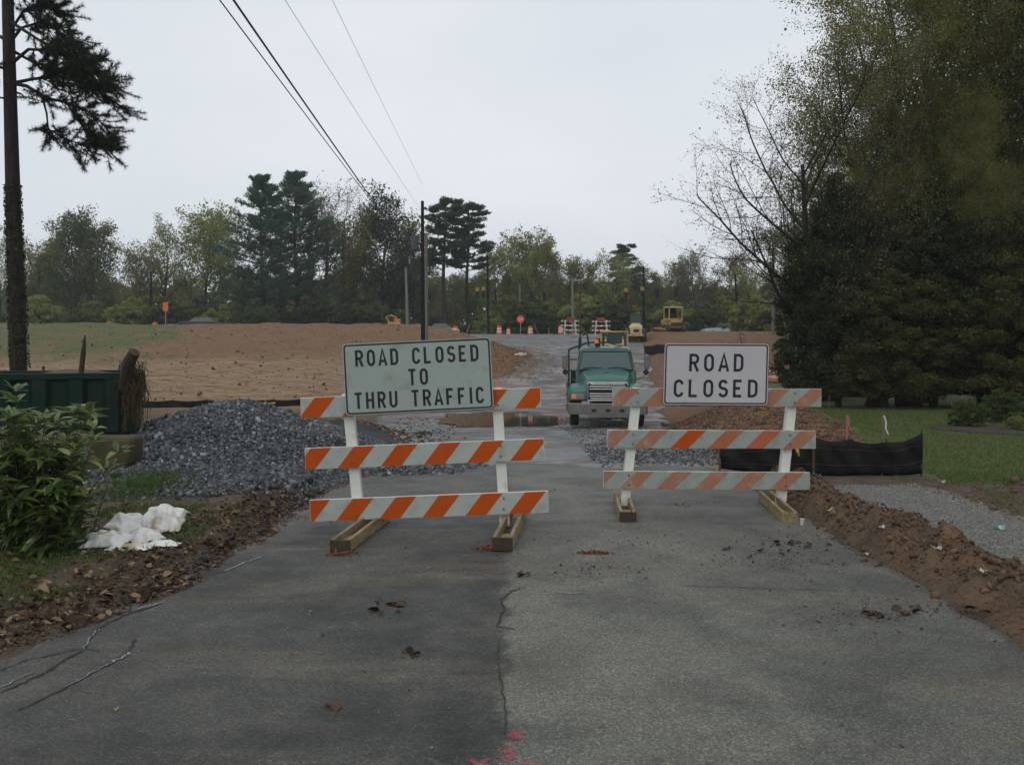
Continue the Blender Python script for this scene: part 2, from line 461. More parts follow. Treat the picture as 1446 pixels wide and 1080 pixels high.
terrain_piece('ground', 0, 'bare brown soil and grassy verge around the road')
terrain_piece('hill', 1, 'brown clay embankment with straw rising to the left')
terrain_piece('terrain', 2, 'heaped orange brown clay beside the gravel road')
terrain_piece('lawn', 3, 'green lawn under the big dark trees')
terrain_piece('gravel_road', 4, 'grey and muddy gravel roadbed climbing to the junction')
terrain_piece('gravel_path', 5, 'pale crushed stone path beside the soil berm')

# ---------------------------------------------------------------- old asphalt road
am, nt, P = nmat('asphalt')
pos = posco(nt)
sp = nt.nodes.new('ShaderNodeSeparateXYZ'); nt.links.new(pos, sp.inputs[0])
v1 = nt.nodes.new('ShaderNodeTexVoronoi'); v1.inputs['Scale'].default_value = 120; nt.links.new(pos, v1.inputs['Vector'])
sc1 = nt.nodes.new('ShaderNodeSeparateColor'); nt.links.new(v1.outputs['Color'], sc1.inputs[0])
agg = ramp(nt, sc1.outputs[0], [(0.0, .50), (.58, .88), (.9, 1.22), (1.0, 1.9)])
n_big = noise(nt, .55, 5, pos, .6, .4); n_mid = noise(nt, 2.6, 7, pos, .65)
seam = mth(nt, 'ADD', sp.outputs[0], mth(nt, 'MULTIPLY', mth(nt, 'SUBTRACT', noise(nt, 1.6, 9, pos, .78, .5), .5), .75))
side = ramp(nt, mth(nt, 'ADD', mth(nt, 'MULTIPLY', seam, 4.0), .62), [(.40, 0.0), (.66, 1.0)])
left_c = mixc(nt, ramp(nt, n_big, [(.35, 0.0), (.65, 1.0)]), (.050, .052, .047), (.082, .082, .071))
edge = ramp(nt, mth(nt, 'ABSOLUTE', mth(nt, 'ADD', seam, .22)), [(0.0, .8), (.32, 0.0)])
left_c = mixc(nt, mth(nt, 'MULTIPLY', edge, .6), left_c, (.028, .029, .027))
right_c = mixc(nt, ramp(nt, n_big, [(.35, 0.0), (.62, 1.0)]), (.128, .130, .108), (.182, .178, .146))
right_c = mixc(nt, ramp(nt, mth(nt, 'SUBTRACT', sp.outputs[0], mth(nt, 'MULTIPLY', n_big, 2.0)), [(.35, 0.0), (1.0, .6)]), right_c, (.072, .075, .068))
ac = mixc(nt, side, left_c, right_c)
ac = mixc(nt, ramp(nt, n_mid, [(.5, 0.0), (.72, .35)]), ac, (.15, .125, .092))
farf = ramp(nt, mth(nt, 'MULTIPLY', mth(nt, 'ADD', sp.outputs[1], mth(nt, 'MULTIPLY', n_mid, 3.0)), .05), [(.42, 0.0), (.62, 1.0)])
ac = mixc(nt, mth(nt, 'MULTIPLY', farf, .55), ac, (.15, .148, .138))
# tan dusty bands across the lanes
mp = nt.nodes.new('ShaderNodeMapping'); mp.inputs['Scale'].default_value = (.35, 1.6, 1); mp.inputs['Rotation'].default_value = (0, 0, R(-14)); nt.links.new(pos, mp.inputs[0])
ac = mixc(nt, ramp(nt, noise(nt, 1.1, 6, mp.outputs[0], .6, .5), [(.50, 0.0), (.66, .7)]), ac, (.145, .122, .090))
ac = mixc(nt, ramp(nt, noise(nt, .9, 6, pos, .62, .3), [(.46, 0.0), (.58, .8)]), ac, mixc(nt, 1.0, ac, (.62, .63, .65), 'MULTIPLY'))
ac = mixc(nt, ramp(nt, noise(nt, 7, 9, pos, .8, .5), [(.56, 0.0), (.68, .55)]), ac, (.055, .05, .042))
ac = mixc(nt, ramp(nt, noise(nt, 3.4, 9, pos, .75, .8), [(.60, 0.0), (.70, .6)]), ac, (.20, .195, .175))
ac = mixc(nt, 1.0, ac, agg, 'MULTIPLY')
wetm = ramp(nt, mth(nt, 'MULTIPLY', sp.outputs[1], .05), [(.66, 0.0), (.74, 1.0)])
ac = mixc(nt, mth(nt, 'MULTIPLY', wetm, .35), ac, (.085, .095, .102))
nt.links.new(ac, P.inputs['Base Color'])
nt.links.new(mth(nt, 'SUBTRACT', .82, mth(nt, 'MULTIPLY', ramp(nt, n_mid, [(.35, 0.0), (.65, .4)]), .5)), P.inputs['Roughness'])
P.inputs['Specular IOR Level'].default_value = .4
bump(nt, P, mth(nt, 'ADD', v1.outputs['Distance'], mth(nt, 'MULTIPLY', n_mid, 1.2)), .55, .012)

def road_left(y): return np.interp(y, [-30, 0, 5.2, 6.8, 8.4, 11, 13.8, 15.3], [-3.5, -3.4, -3.16, -2.66, -2.46, -2.58, -2.25, -1.5]) + (fbm(y * 1.6, y * 0, 5, 31) - .5) * .28
def road_right(y): return np.interp(y, [-30, 5.4, 6, 7.4, 8.6, 10.6, 11.5, 13, 15.3], [3.3, 3.16, 3.16, 3.2, 3.12, 3.42, 3.55, 3.6, 3.2]) + (fbm(y * 1.8, y * 0 + 4, 5, 33) - .5) * .26
ry = np.concatenate([np.arange(-30, 2, .5), np.arange(2, 15.3, .05)])
nu = 60
L_, R_ = road_left(ry), road_right(ry)
U = np.linspace(0, 1, nu)
RX = L_[:, None] + (R_ - L_)[:, None] * U[None, :]
RYY = np.repeat(ry[:, None], nu, 1)
endy = (fbm(RX * .8, RX * 0 + 3, 5, 35) - .5) * 3.4
RYY = RYY + endy * sst(12.5, 15.3, RYY)
def road_z(x, y): return TL(y) + .004 + (fbm(x * .8, y * .8, 3, 36) - .5) * .012
RZ = road_z(RX, RYY)
VV = np.stack([RX, RYY, RZ], -1).reshape(-1, 3)
i0 = (np.arange(len(ry) - 1)[:, None] * nu + np.arange(nu - 1)[None, :]).ravel()
top = np.stack([i0, i0 + 1, i0 + nu + 1, i0 + nu], 1)
per = [k * nu for k in range(len(ry))] + [(len(ry) - 1) * nu + k for k in range(1, nu)] + [k * nu + nu - 1 for k in range(len(ry) - 2, -1, -1)]
low = VV[per].copy(); low[:, 2] -= .09
nb = len(VV); VV = np.concatenate([VV, low])
side_f = np.array([(per[k], per[k + 1], nb + k + 1, nb + k) for k in range(len(per) - 1)])
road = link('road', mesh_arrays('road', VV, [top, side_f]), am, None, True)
tag(road, 'old cracked asphalt road with darker left lane', None, None, 'structure')

# cracks in the asphalt
crack_m = mk('crack_dark', (.022, .022, .021), (.05, .05, .046), rough=.9)
water_sheen_m = mk('crack_water_sheen', (.16, .17, .18), (.22, .23, .24), rough=.25)  # pale grey paints the sky's reflection into the water-filled cracks
def crack(pts, w, mat, label=None, zoff=.006):
    r = random.Random(int(abs(pts[0][0]) * 97 + pts[0][1]))
    P2 = []
    for (a, b), (c_, d_) in zip(pts[:-1], pts[1:]):
        for k in range(8):
            t = k / 8
            P2.append(ground_at(a + (c_ - a) * t + r.uniform(-2, 2), b + (d_ - b) * t + r.uniform(-.8, .8)))
    P2.append(ground_at(*pts[-1]))
    mb = MB(); vs = []
    for i, p in enumerate(P2):
        t = (P2[min(i + 1, len(P2) - 1)] - P2[max(i - 1, 0)]); t.z = 0; t.normalize(); n = Vector((-t.y, t.x, 0))
        ww = w * (.35 + r.random() * .9) * (0.15 if i in (0, len(P2) - 1) else 1)
        vs += [p + n * ww / 2, p - n * ww / 2]
    for v in vs: v.z = float(road_z(np.array([v.x]), np.array([v.y]))[0]) + zoff
    mb.add(vs, [(2 * i, 2 * i + 1, 2 * i + 3, 2 * i + 2) for i in range(len(P2) - 1)])
    o = mb.build('crack', mat, road)
    return o
def ground_at(px, py):
    d = 10.0
    for _ in range(12): d = (CAMH - float(TL(d))) * F / (py - HZ)
    return Vector(((px - 723) / F * d, d, float(TL(d))))
crack([(0, 980), (55, 955), (118, 918), (135, 890), (146, 884), (180, 868), (230, 853)], .022, crack_m)
crack([(0, 973), (50, 948)], .012, water_sheen_m, zoff=.0075)
crack([(116, 921), (128, 902), (140, 889)], .012, water_sheen_m, zoff=.0075)
crack([(190, 862), (212, 857), (231, 852)], .014, water_sheen_m, zoff=.0075)
crack([(25, 1005), (80, 978), (150, 940), (180, 922), (190, 903)], .022, crack_m)
crack([(90, 972), (140, 946), (158, 937)], .010, water_sheen_m, zoff=.0075)
crack([(158, 936), (172, 930), (184, 922)], .020, water_sheen_m, zoff=.0075)
crack([(0, 948), (40, 932), (120, 916), (140, 921)], .012, crack_m)
crack([(248, 820), (290, 813), (318, 808)], .014, crack_m)
crack([(315, 808), (345, 796), (372, 787)], .014, water_sheen_m, zoff=.0075)
crack([(703, 885), (712, 860), (706, 848), (722, 836), (742, 829)], .018, crack_m)
crack([(700, 885), (728, 890)], .014, crack_m)
crack([(703, 905), (705, 950), (715, 1010), (712, 1040)], .014, crack_m)
crack([(960, 828), (1040, 830), (1100, 833), (1190, 834)], .010, crack_m)
crack([(700, 838), (780, 838), (840, 838)], .010, water_sheen_m)

# pink spray paint
pinkm, nt, P = nmat('pink_paint')
v = objco(nt)
P.inputs['Base Color'].default_value = (.40, .06, .09, 1); P.inputs['Roughness'].default_value = .8
tr_ = nt.nodes.new('ShaderNodeBsdfTransparent'); ms_ = nt.nodes.new('ShaderNodeMixShader')
al = mth(nt, 'ADD', attr(nt, 'cover'), mth(nt, 'MULTIPLY', mth(nt, 'SUBTRACT', noise(nt, 20, 8, v, .75), .5), 2.6))
nt.links.new(ramp(nt, al, [(.36, 0.0), (.75, .85)]), ms_.inputs[0])
nt.links.new(tr_.outputs[0], ms_.inputs[1]); nt.links.new(P.outputs[0], ms_.inputs[2]); nt.links.new(ms_.outputs[0], nt.nodes['Material Output'].inputs[0])
for k, (px, py, rx, ry_) in enumerate([(731, 1040, .09, .15), (716, 1064, .08, .16), (674, 1083, .13, .12), (748, 1084, .09, .12)]):
    c0 = ground_at(px, py); n = 24; vs = [tuple(c0)]
    for q in (.5, 1):
        for j in range(n): vs.append((c0.x + math.cos(2 * math.pi * j / n) * rx * q, c0.y + math.sin(2 * math.pi * j / n) * ry_ * q, 0))
    vs = [(x_, y_, float(road_z(np.array([x_]), np.array([y_]))[0]) + .004 + .0012 * k) for x_, y_, _ in vs]
    mb = MB(); mb.add(vs, [(0, 1 + j, 1 + (j + 1) % n) for j in range(n)] + [(1 + j, 1 + n + j, 1 + n + (j + 1) % n, 1 + (j + 1) % n) for j in range(n)])
    o = mb.build('paint_mark', pinkm, road)
    at_ = o.data.attributes.new('cover', 'FLOAT', 'POINT'); at_.data.foreach_set('value', [.62] + [.42] * n + [-.9] * n)

# puddles
wm, nt, P = nmat('puddle_water')
P.inputs['Base Color'].default_value = (.035, .032, .024, 1); P.inputs['Roughness'].default_value = .04
P.inputs['IOR'].default_value = 1.33
bump(nt, P, noise(nt, 6, 2, posco(nt)), .02, .01)
def puddle(cx_, cy_, rx, ry_, z, seed):
    r = random.Random(seed); n = 40; mb = MB()
    vs = [(cx_, cy_, z)] + [(cx_ + math.cos(2 * math.pi * k / n) * rx * (1 + .2 * math.sin(k * .9 + seed)), cy_ + math.sin(2 * math.pi * k / n) * ry_ * (1 + .15 * math.sin(k * 1.7 + seed)), z) for k in range(n)]
    mb.add(vs, [(0, 1 + k, 1 + (k + 1) % n) for k in range(n)])
    o = mb.build('puddle', wm); tag(o, None, None, None, 'structure'); return o
tag(puddle(-.5, 33.5, 2.6, 3.8, -.285 + float(TL(33)), 1), 'brown rainwater puddle across the gravel road')
tag(puddle(-2.9, 24, .9, 1.6, -.21 + float(TL(24)), 2), 'small muddy puddle on the roadbed edge')

# ================================================================ barricades
white_new = mk('board_white', (.56, .58, .55), (.50, .52, .49), .5, 9, dirt=(.35, .31, .25), dirt_amt=.25, dscale=5)
white_old = mk('board_white_worn', (.60, .61, .55), (.50, .51, .45), .6, 7, dirt=(.24, .21, .16), dirt_amt=.55, dscale=6)
sheet_grey = mk('reflective_grey', (.29, .325, .295), (.25, .28, .255), .45, 8, dirt=(.22, .21, .18), dirt_amt=.4, dscale=7)
sheet_white = mk('reflective_white', (.36, .385, .35), (.32, .345, .31), .45, 8, dirt=(.27, .26, .21), dirt_amt=.3, dscale=7)
orange_new = mk('reflective_orange', (.44, .075, .006), (.38, .06, .006), .5, 5, dirt=(.30, .07, .02), dirt_amt=.2, spec=.12)
orange_mid = mk('reflective_orange_faded', (.38, .11, .045), (.32, .09, .04), .5, 6, dirt=(.3, .16, .1), dirt_amt=.35, dscale=6)
orange_old = mk('reflective_orange_bleached', (.33, .145, .085), (.28, .13, .08), .55, 6, dirt=(.35, .25, .18), dirt_amt=.4, dscale=6)
post_m = mk('post_white', (.66, .66, .60), (.58, .58, .52), .5, 5, dirt=(.3, .27, .2), dirt_amt=.2, dscale=4)
wood_m = mk('treated_wood', (.30, .235, .125), (.21, .155, .08), .8, 5, bs=.4, dirt=(.10, .075, .04), dirt_amt=.5, stretch=(6, 1, 6))
wood_end = mk('wood_end_grain', (.055, .042, .026), (.035, .026, .018), .85, 12, bs=.4)
bolt_m = mk('bolt_steel', (.22, .22, .21), (.12, .10, .08), .5, 20, .7)
sign_new = mk('sign_face_white', (.30, .355, .32), (.27, .32, .29), .38, 3, dirt=(.23, .24, .20), dirt_amt=.25, dscale=4)
sign_old = mk('sign_face_white_clean', (.45, .44, .45), (.41, .40, .41), .4, 3, dirt=(.33, .31, .29), dirt_amt=.18, dscale=5)
black_m = mk('sign_black', (.012, .013, .013), (.02, .02, .02), .45, 6)
alum_m = mk('sign_edge_aluminium', (.45, .45, .44), (.38, .38, .37), .4, 6, .8)

def arc(cx_, cy_, rx, ry_, a0, a1, n=8):
    return [(cx_ + rx * math.cos(R(a0 + (a1 - a0) * k / n)), cy_ + ry_ * math.sin(R(a0 + (a1 - a0) * k / n))) for k in range(n + 1)]
GW = .56
GL = {   # stroke paths on a cell GW wide and 1 high
    'R': [[(.07, 0), (.07, .93), (.30, .93)] + arc(.30, .71, .19, .22, 90, -90) + [(.07, .49)], [(.28, .49), (.50, 0)]],
    'O': [arc(.28, .69, .21, .24, 0, 180) + arc(.28, .31, .21, .24, 180, 360) + [(.49, .69)]],
    'A': [[(.03, 0), (.28, .97), (.53, 0)], [(.12, .28), (.44, .28)]],
    'D': [[(.07, .07), (.07, .93), (.26, .93)] + arc(.26, .70, .22, .23, 90, 0) + arc(.26, .30, .22, .23, 0, -90) + [(.07, .07)]],
    'C': [arc(.28, .69, .21, .24, 10, 180) + arc(.28, .31, .21, .24, 180, 350)],
    'L': [[(.07, 1), (.07, .07), (.48, .07)]],
    'S': [arc(.28, .72, .20, .21, 20, 180) + arc(.30, .67, .22, .17, 190, 255, 4) + arc(.27, .33, .22, .17, 75, 10, 4) + arc(.28, .28, .21, .21, 0, -165)],
    'E': [[(.48, .93), (.07, .93), (.07, .07), (.48, .07)], [(.07, .51), (.40, .51)]],
    'T': [[(.02, .93), (.54, .93)], [(.28, .93), (.28, 0)]],
    'H': [[(.07, 0), (.07, 1)], [(.49, 0), (.49, 1)], [(.07, .51), (.49, .51)]],
    'U': [[(.07, 1), (.07, .30)] + arc(.28, .28, .21, .22, 180, 360) + [(.49, 1)]],
    'F': [[(.48, .93), (.07, .93), (.07, 0)], [(.07, .50), (.40, .50)]],
    'I': [[(.28, 0), (.28, 1)]],
    'P': [[(.07, 0), (.07, .93), (.30, .93)] + arc(.30, .70, .19, .23, 90, -90) + [(.07, .47)]],
}
def ribbon(path, w, base, ux, uz, nrm, sc, off):
    P2 = []
    for p in path:
        if not P2 or (Vector(p) - P2[-1]).length > 1e-4: P2.append(Vector(p))
    closed = (P2[0] - P2[-1]).length < 1e-3
    if closed: P2 = P2[:-1]
    n = len(P2); vs = []
    for i, p in enumerate(P2):
        a = P2[i - 1] if (i or closed) else None
        b = P2[(i + 1) % n] if (i < n - 1 or closed) else None
        d1 = (p - a).normalized() if a is not None else None
        d2 = (b - p).normalized() if b is not None else None
        if d1 is None: d1 = d2
        if d2 is None: d2 = d1
        m = (Vector((-d1.y, d1.x)) + Vector((-d2.y, d2.x)))
        m.normalize()
        k = min(1 / max(m.dot(Vector((-d1.y, d1.x))), .35), 1.9)
        for s in (1, -1):
            q = p + m * k * w / 2 * s
            vs.append(base + ux * q.x * sc + uz * q.y * sc + nrm * off)
    fs = [(2 * i, 2 * i + 1, 2 * ((i + 1) % n) + 1, 2 * ((i + 1) % n)) for i in range(n if closed else n - 1)]
    return vs, fs
def put_text(text, base, ux, uz, nrm, h, mat, parent, cw, gap_space=.75, stroke=.155, track=.30):
    """base: left end of the baseline; h: capital height; cw scales letter widths"""
    x = 0
    for ch in text:
        if ch == ' ': x += gap_space * h * cw; continue
        mb = MB()
        shift = 0.0
        for j, path in enumerate(GL[ch]):
            if ch == 'I': path = [(a - .20, b) for a, b in path]
            path = [(a * cw, b) for a, b in path]
            vs, fs = ribbon(path, stroke, base + ux * x, ux, uz, nrm, h, .0012 + j * .0004)
            mb.add(vs, fs)
        mb.build('letter', mat, parent)
        x += ((.16 if ch == 'I' else GW) + track) * h * cw
    return x
def text_len(text, h, cw, gap_space=.75, track=.30):
    x = 0
    for ch in text: x += gap_space * h * cw if ch == ' ' else ((.16 if ch == 'I' else GW) + track) * h * cw
    return x - track * h * cw
def rrect(w, h, r, n=5):
    pts = []
    for cx_, cy_, a in ((w - r, h - r, 0), (r, h - r, 90), (r, r, 180), (w - r, r, 270)):
        pts += arc(cx_, cy_, r, r, a, a + 90, n)
    return pts
def sign_plate(o0, ux, uz, w, h, face, root, lines, cap, cw, centers, border=.016):
    """o0: lower left corner"""
    nrm = uz.cross(ux).normalized()
    if nrm.y > 0: nrm = -nrm
    pl = lambda p, off: o0 + ux * p[0] + uz * p[1] + nrm * off
    sp_ = thing('sign_panel', (0, 0, 0), None, None); sp_.parent = root
    del_root = root_origin(sp_)
    mb = MB(); rr = rrect(w, h, .04)
    mb.loft([[pl(p, 0) for p in rr], [pl(p, -.004) for p in rr]])
    plate = mb.build('plate', [face], sp_)
    mb = MB(); a = [(m + .010, n) for m, n in rr]
    o_ = rrect(w - .02, h - .02, .034); i_ = rrect(w - .02 - 2 * border, h - .02 - 2 * border, .024)
    A = [pl((p[0] + .01, p[1] + .01), .0010) for p in o_]; B = [pl((p[0] + .01 + border, p[1] + .01 + border), .0010) for p in i_]
    n = len(A); mb.add(A + B, [(k, (k + 1) % n, n + (k + 1) % n, n + k) for k in range(n)])
    mb.build('border', black_m, sp_)
    for text, cy_, c_w in zip(lines, centers, cw):
        L = text_len(text, cap, c_w)
        put_text(text, o0 + ux * (w - L) / 2 + uz * (cy_ * h - cap / 2), ux, uz, nrm, cap, black_m, sp_, c_w)
    return sp_
def clip_par(u0, wd, L, hh, lean):
    """parallelogram rising to the right, clipped to 0..L"""
    poly = [(u0, 0), (u0 + wd, 0), (u0 + wd + lean, hh), (u0 + lean, hh)]
    for s, lim in ((1, .004), (-1, -(L - .004))):
        out = []
        for i in range(len(poly)):
            a, b = poly[i - 1], poly[i]
            ia, ib = s * a[0] >= lim, s * b[0] >= lim
            if ia != ib:
                t = (lim / s - a[0]) / (b[0] - a[0]); out.append((lim / s, a[1] + t * (b[1] - a[1])))
            if ib: out.append(b)
        poly = out
        if not poly: return None
    return poly
def barricade(d, rails, posts, label, white, oranges, lean, root_px, feet):
    base = pt(root_px, HZ + CAMH * F / d, d)
    gz = float(TL(d)); root = thing('road_barricade', (base.x, base.y, gz), label, 'barricade', 'striped road closure barricades')
    for (x0, y0, x1, y1, hp, u0, cols) in rails:      # ends of the upper edge in the photograph, height in pixels
        a = pt(x0, y0, d - .03); b = pt(x1, y1, d - .03)
        ux = (b - a); L = ux.length; ux.normalize(); uz = Vector((0, -1, 0)).cross(ux) * -1
        uz = Vector((-ux.z, 0, ux.x)); hh = hp / F * d
        o0 = a - uz * hh
        mb = MB(); vs = []
        for yy in (0, .04):
            for (u, v) in ((0, 0), (L, 0), (L, hh), (0, hh)): vs.append(o0 + ux * u + uz * v + Vector((0, yy, 0)))
        mb.add(vs, [(0, 1, 2, 3), (4, 7, 6, 5), (0, 4, 5, 1), (1, 5, 6, 2), (2, 6, 7, 3), (3, 7, 4, 0)])
        rl = mb.build('rail', white, root, .003)
        mb = MB(); mb.add([o0 + ux * u + uz * v + Vector((0, -.0008, 0)) for u, v in ((.004, .004), (L - .004, .004), (L - .004, hh - .004), (.004, hh - .004))], [(0, 1, 2, 3)])
        mb.build('reflective_sheet', sheet_grey if white is white_old else sheet_white, rl)
        k = 0; u = u0 - .44
        while u < L:
            poly = clip_par(u, .212, L, hh - .004, lean * hh)
            if poly and len(poly) >= 3:
                mb = MB(); mb.add([o0 + ux * p[0] + uz * (p[1] + .002) + Vector((0, -.0018, 0)) for p in poly], [tuple(range(len(poly)))])
                mb.build('stripe', oranges[cols[k % len(cols)]], rl); k += 1
            u += .44
        for (tx, ty, bx, by) in posts:
            zc = (o0 + uz * hh / 2).z
            fr = 0
            pa = pt(tx, ty, d); pb = pt(bx, by, d)
            t = (pa.z - zc) / (pa.z - pb.z); xx = pa.x + (pb.x - pa.x) * t
            for dz in (-.055, .055):
                c_ = Vector((xx, d - .0335, 0)); c_.z = zc + ux.z / ux.x * (xx - (a.x + b.x) / 2) + dz + (ux.z * L / 2)
                mb = MB(); mb.tube([c_ + Vector((0, .0, 0)), c_ + Vector((0, -.008, 0))], .011, 8); mb.build('bolt', bolt_m, rl)
    for (tx, ty, bx, by) in posts:
        pa = pt(tx, ty, d); pb = pt(bx, by, d); pb.z = .03 + gz
        mb = MB(); mb.beam(pa + Vector((0, .065, 0)), pb + Vector((0, .065, 0)), .105, .10, up=(0, -1, 0)); mb.build('post', post_m, root, .004)
    for (fx, fy, bx, by, wd, hh) in feet:             # world x,y of the near and far end
        a = Vector((fx, fy, gz)); b = Vector((bx, by, gz)); t = (b - a).normalized(); n = Vector((t.y, -t.x, 0))
        ft = thing('foot', (0, 0, 0), None, None); ft.parent = root
        for s in (-1, 1):
            mb = MB(); c0 = a + n * s * (wd / 2 - .018); c1 = b + n * s * (wd / 2 - .018)
            mb.beam(c0 + Vector((0, 0, hh / 2 + .012)), c1 + Vector((0, 0, hh / 2 + .012)), .036, hh); mb.build('side_board', wood_m, ft, .003)
        mb = MB(); e = a - t * .019; mb.beam(e + n * -wd / 2 + Vector((0, 0, hh / 2 + .010)), e + n * wd / 2 + Vector((0, 0, hh / 2 + .010)), .036, hh - .006); mb.build('end_board', wood_end if wd > .17 else wood_m, ft, .003)
        mb = MB(); e = a + t * .30; mb.beam(e + n * -(wd / 2 - .038) + Vector((0, 0, .045)), e + n * (wd / 2 - .038) + Vector((0, 0, .045)), .30, .05); mb.build('spacer', wood_m, ft, .003)
    return root
A_or = [orange_new, orange_mid, orange_old]
dL = 9.06
bl = barricade(dL, [(424, 562, 763, 547, 28.5, -.02, [0]), (430, 633, 768, 619, 30, .33 - .44, [0]), (437, 706, 774, 693, 30.5, .265 - .44, [0])],
    [(489, 556, 507, 750), (701, 548, 713, 748)], 'white barricade with vivid orange stripes and a three line sign', white_new, A_or, .80, 600,
    [(-1.55, 8.02, -1.40, 9.55, .185, .115), (-.085, 8.08, .07, 9.75, .185, .125)])
def sign_from_px(root, tl, tr, bl_, d, *a):
    TL, TR, BL = pt(*tl, d), pt(*tr, d), pt(*bl_, d)
    ux = TR - TL; w = ux.length; ux.normalize(); uz = TL - BL; h = uz.length; uz.normalize()
    return sign_plate(BL, ux, uz, w, h, *a)
sign_from_px(bl, (483, 486), (692, 476), (488.5, 587), dL - .085, sign_new, bl, ['ROAD CLOSED', 'TO', 'THRU TRAFFIC'], .166, [.83, .83, .83], [.79, .495, .20])
dR = 10.4
br = barricade(dR, [(865, 548, 1160, 549, 25.5, .34 - .44, [2, 2, 1, 1, 2, 2]), (858, 607, 1152, 608, 25.5, .294 - .44, [2, 2, 0, 1, 1, 2]), (852, 665, 1144, 667, 24.5, .184 - .44, [2, 2, 2, 2, 2, 2])],
    [(901, 548, 883, 720), (1122, 550, 1104, 722)], 'faded white and orange barricade with a two line sign', white_old, A_or, 1.0, 1000,
    [(1.245, 9.52, 1.345, 10.95, .18, .12), (2.98, 9.50, 3.12, 10.9, .165, .12)])
br['group'] = 'striped road closure barricades'
# the feet of the right barricade splay: turned by moving their far ends
sign_from_px(br, (939, 485), (1086, 485.5), (936.5, 571.5), dR - .085, sign_old, br, ['ROAD', 'CLOSED'], .205, [.98, .98], [.69, .27])

# ================================================================ traffic barrels and cones
barrel_o = mk('barrel_orange', (.68, .13, .04), (.58, .10, .03), .5, 4, dirt=(.3, .12, .06), dirt_amt=.25)
barrel_w = mk('barrel_white', (.62, .60, .56), (.5, .48, .44), .5, 4)
rubber = mk('black_rubber', (.02, .02, .02), (.035, .033, .03), .85, 5)
def lathe(mb, prof, n=16):
    secs = [[(r_ * math.cos(2 * math.pi * k / n), r_ * math.sin(2 * math.pi * k / n), z) for k in range(n)] for r_, z in prof]
    return mb.loft(secs)
def make_barrel():
    root = thing('traffic_barrel', (0, 0, 0), '', 'barrel')
    segs = [(.29, .08, .27, .28, 'o'), (.27, .28, .26, .42, 'w'), (.255, .42, .25, .56, 'o'), (.25, .56, .24, .70, 'w'), (.235, .70, .225, .92, 'o')]
    for r0, z0, r1, z1, c_ in segs:
        lathe(MB(), [(r0, z0), (r0 - .004, z0 + .02), (r1 + .004, z1 - .02), (r1, z1)]).build('drum_wall' if c_ == 'o' else 'reflective_band', barrel_o if c_ == 'o' else barrel_w, root, smooth=True)
    lathe(MB(), [(.40, 0), (.40, .04), (.33, .08), (.28, .09)]).build('rubber_base', rubber, root)
    mb = MB(); mb.tube([(-.09, 0, .92), (-.08, 0, 1.0), (.08, 0, 1.0), (.09, 0, .92)], .018, 6); mb.build('handle', barrel_o, root)
    return root
barrels = [  # px, distance, label
    (643, 92, 'orange barrel on the crest straight above the sign of the left barricade'),
    (705, 91, 'orange barrel on the crest between a dark pole and a stop sign'),
    (718, 93, 'smaller orange barrel just left of the round red sign'),
    (749, 93, 'orange barrel just right of the round red sign'),
    (792, 89, 'orange barrel beside the crest barricade with white frame'),
    (923, 98, 'orange barrel between the roller and the yellow bulldozer'),
    (934, 96, 'orange barrel touching the blade side of the yellow bulldozer'),
    (562, 88, 'orange barrel at the end of the brown embankment beside a yellow machine'),
    (570, 89, 'second orange barrel at the end of the brown embankment'),
    (1092, 52, 'orange and white barrel on the lawn behind the faded barricade'),
    (125, 80, 'orange barrel top showing over the grassy embankment near the tall pine'),
    (194, 80, 'orange barrel top showing over the embankment near an orange sign')]
b0 = None
for px, d, lab in barrels:
    x = (px - 723) / F * d
    loc = (x, d, hz(x, d) - .02)
    if px in (125, 194): loc = (x, 84, hz(x, 84) - .55)
    sc_ = .8 if px in (718,) else 1.0
    if b0 is None:
        b0 = make_barrel(); b0.location = loc; b0['label'] = lab; b0['group'] = 'orange traffic barrels'; b = b0
    else: b = dup(b0, loc, rnd.random() * 6, (sc_,) * 3, lab, 'orange traffic barrels')
cone = thing('traffic_cone', (0, 0, 0), 'small orange cone standing alone on the gravel road', 'cone')
lathe(MB(), [(.15, .03), (.09, .32)], 14).build('cone_body', barrel_o, cone, smooth=True)
lathe(MB(), [(.0905, .3205), (.07, .42)], 14).build('collar', barrel_o, cone, smooth=True)
lathe(MB(), [(.07, .4205), (.025, .70), (.018, .705)], 14).build('tip', barrel_o, cone, smooth=True)
MB().box(-.19, .19, -.19, .19, 0, .03).build('base_plate', barrel_o, cone, .01)
cone.location = ((704 - 723) / F * 50, 50, hz(-.76, 50))

# ================================================================ truck
teal = mk('truck_green_paint', (.012, .125, .105), (.010, .105, .088), .3, 2, dirt=(.10, .095, .075), dirt_amt=.55, dscale=3.2)
darkgreen = mk('rack_dark_green', (.012, .04, .032), (.01, .03, .025), .55, 4, dirt=(.06, .05, .035), dirt_amt=.4)
chrome = mk('chrome', (.60, .60, .60), (.45, .45, .45), .15, 4, 1.0)
steel_m = mk('bumper_steel', (.20, .195, .185), (.14, .137, .128), .42, 5, .55, dirt=(.17, .14, .10), dirt_amt=.45)
blackm = mk('black_plastic', (.012, .012, .012), (.02, .02, .02), .5, 5)
glass_m, nt, P = nmat('window_glass')
P.inputs['Base Color'].default_value = (.05, .082, .08, 1); P.inputs['Roughness'].default_value = .06
amber, nt, P = nmat('amber_lens'); P.inputs['Base Color'].default_value = (.75, .20, .02, 1); P.inputs['Roughness'].default_value = .25
lens_m, nt, P = nmat('clear_lens'); P.inputs['Base Color'].default_value = (.16, .16, .155, 1); P.inputs['Roughness'].default_value = .12
hub_m = mk('wheel_steel', (.16, .15, .13), (.09, .08, .07), .6, 5, .3)
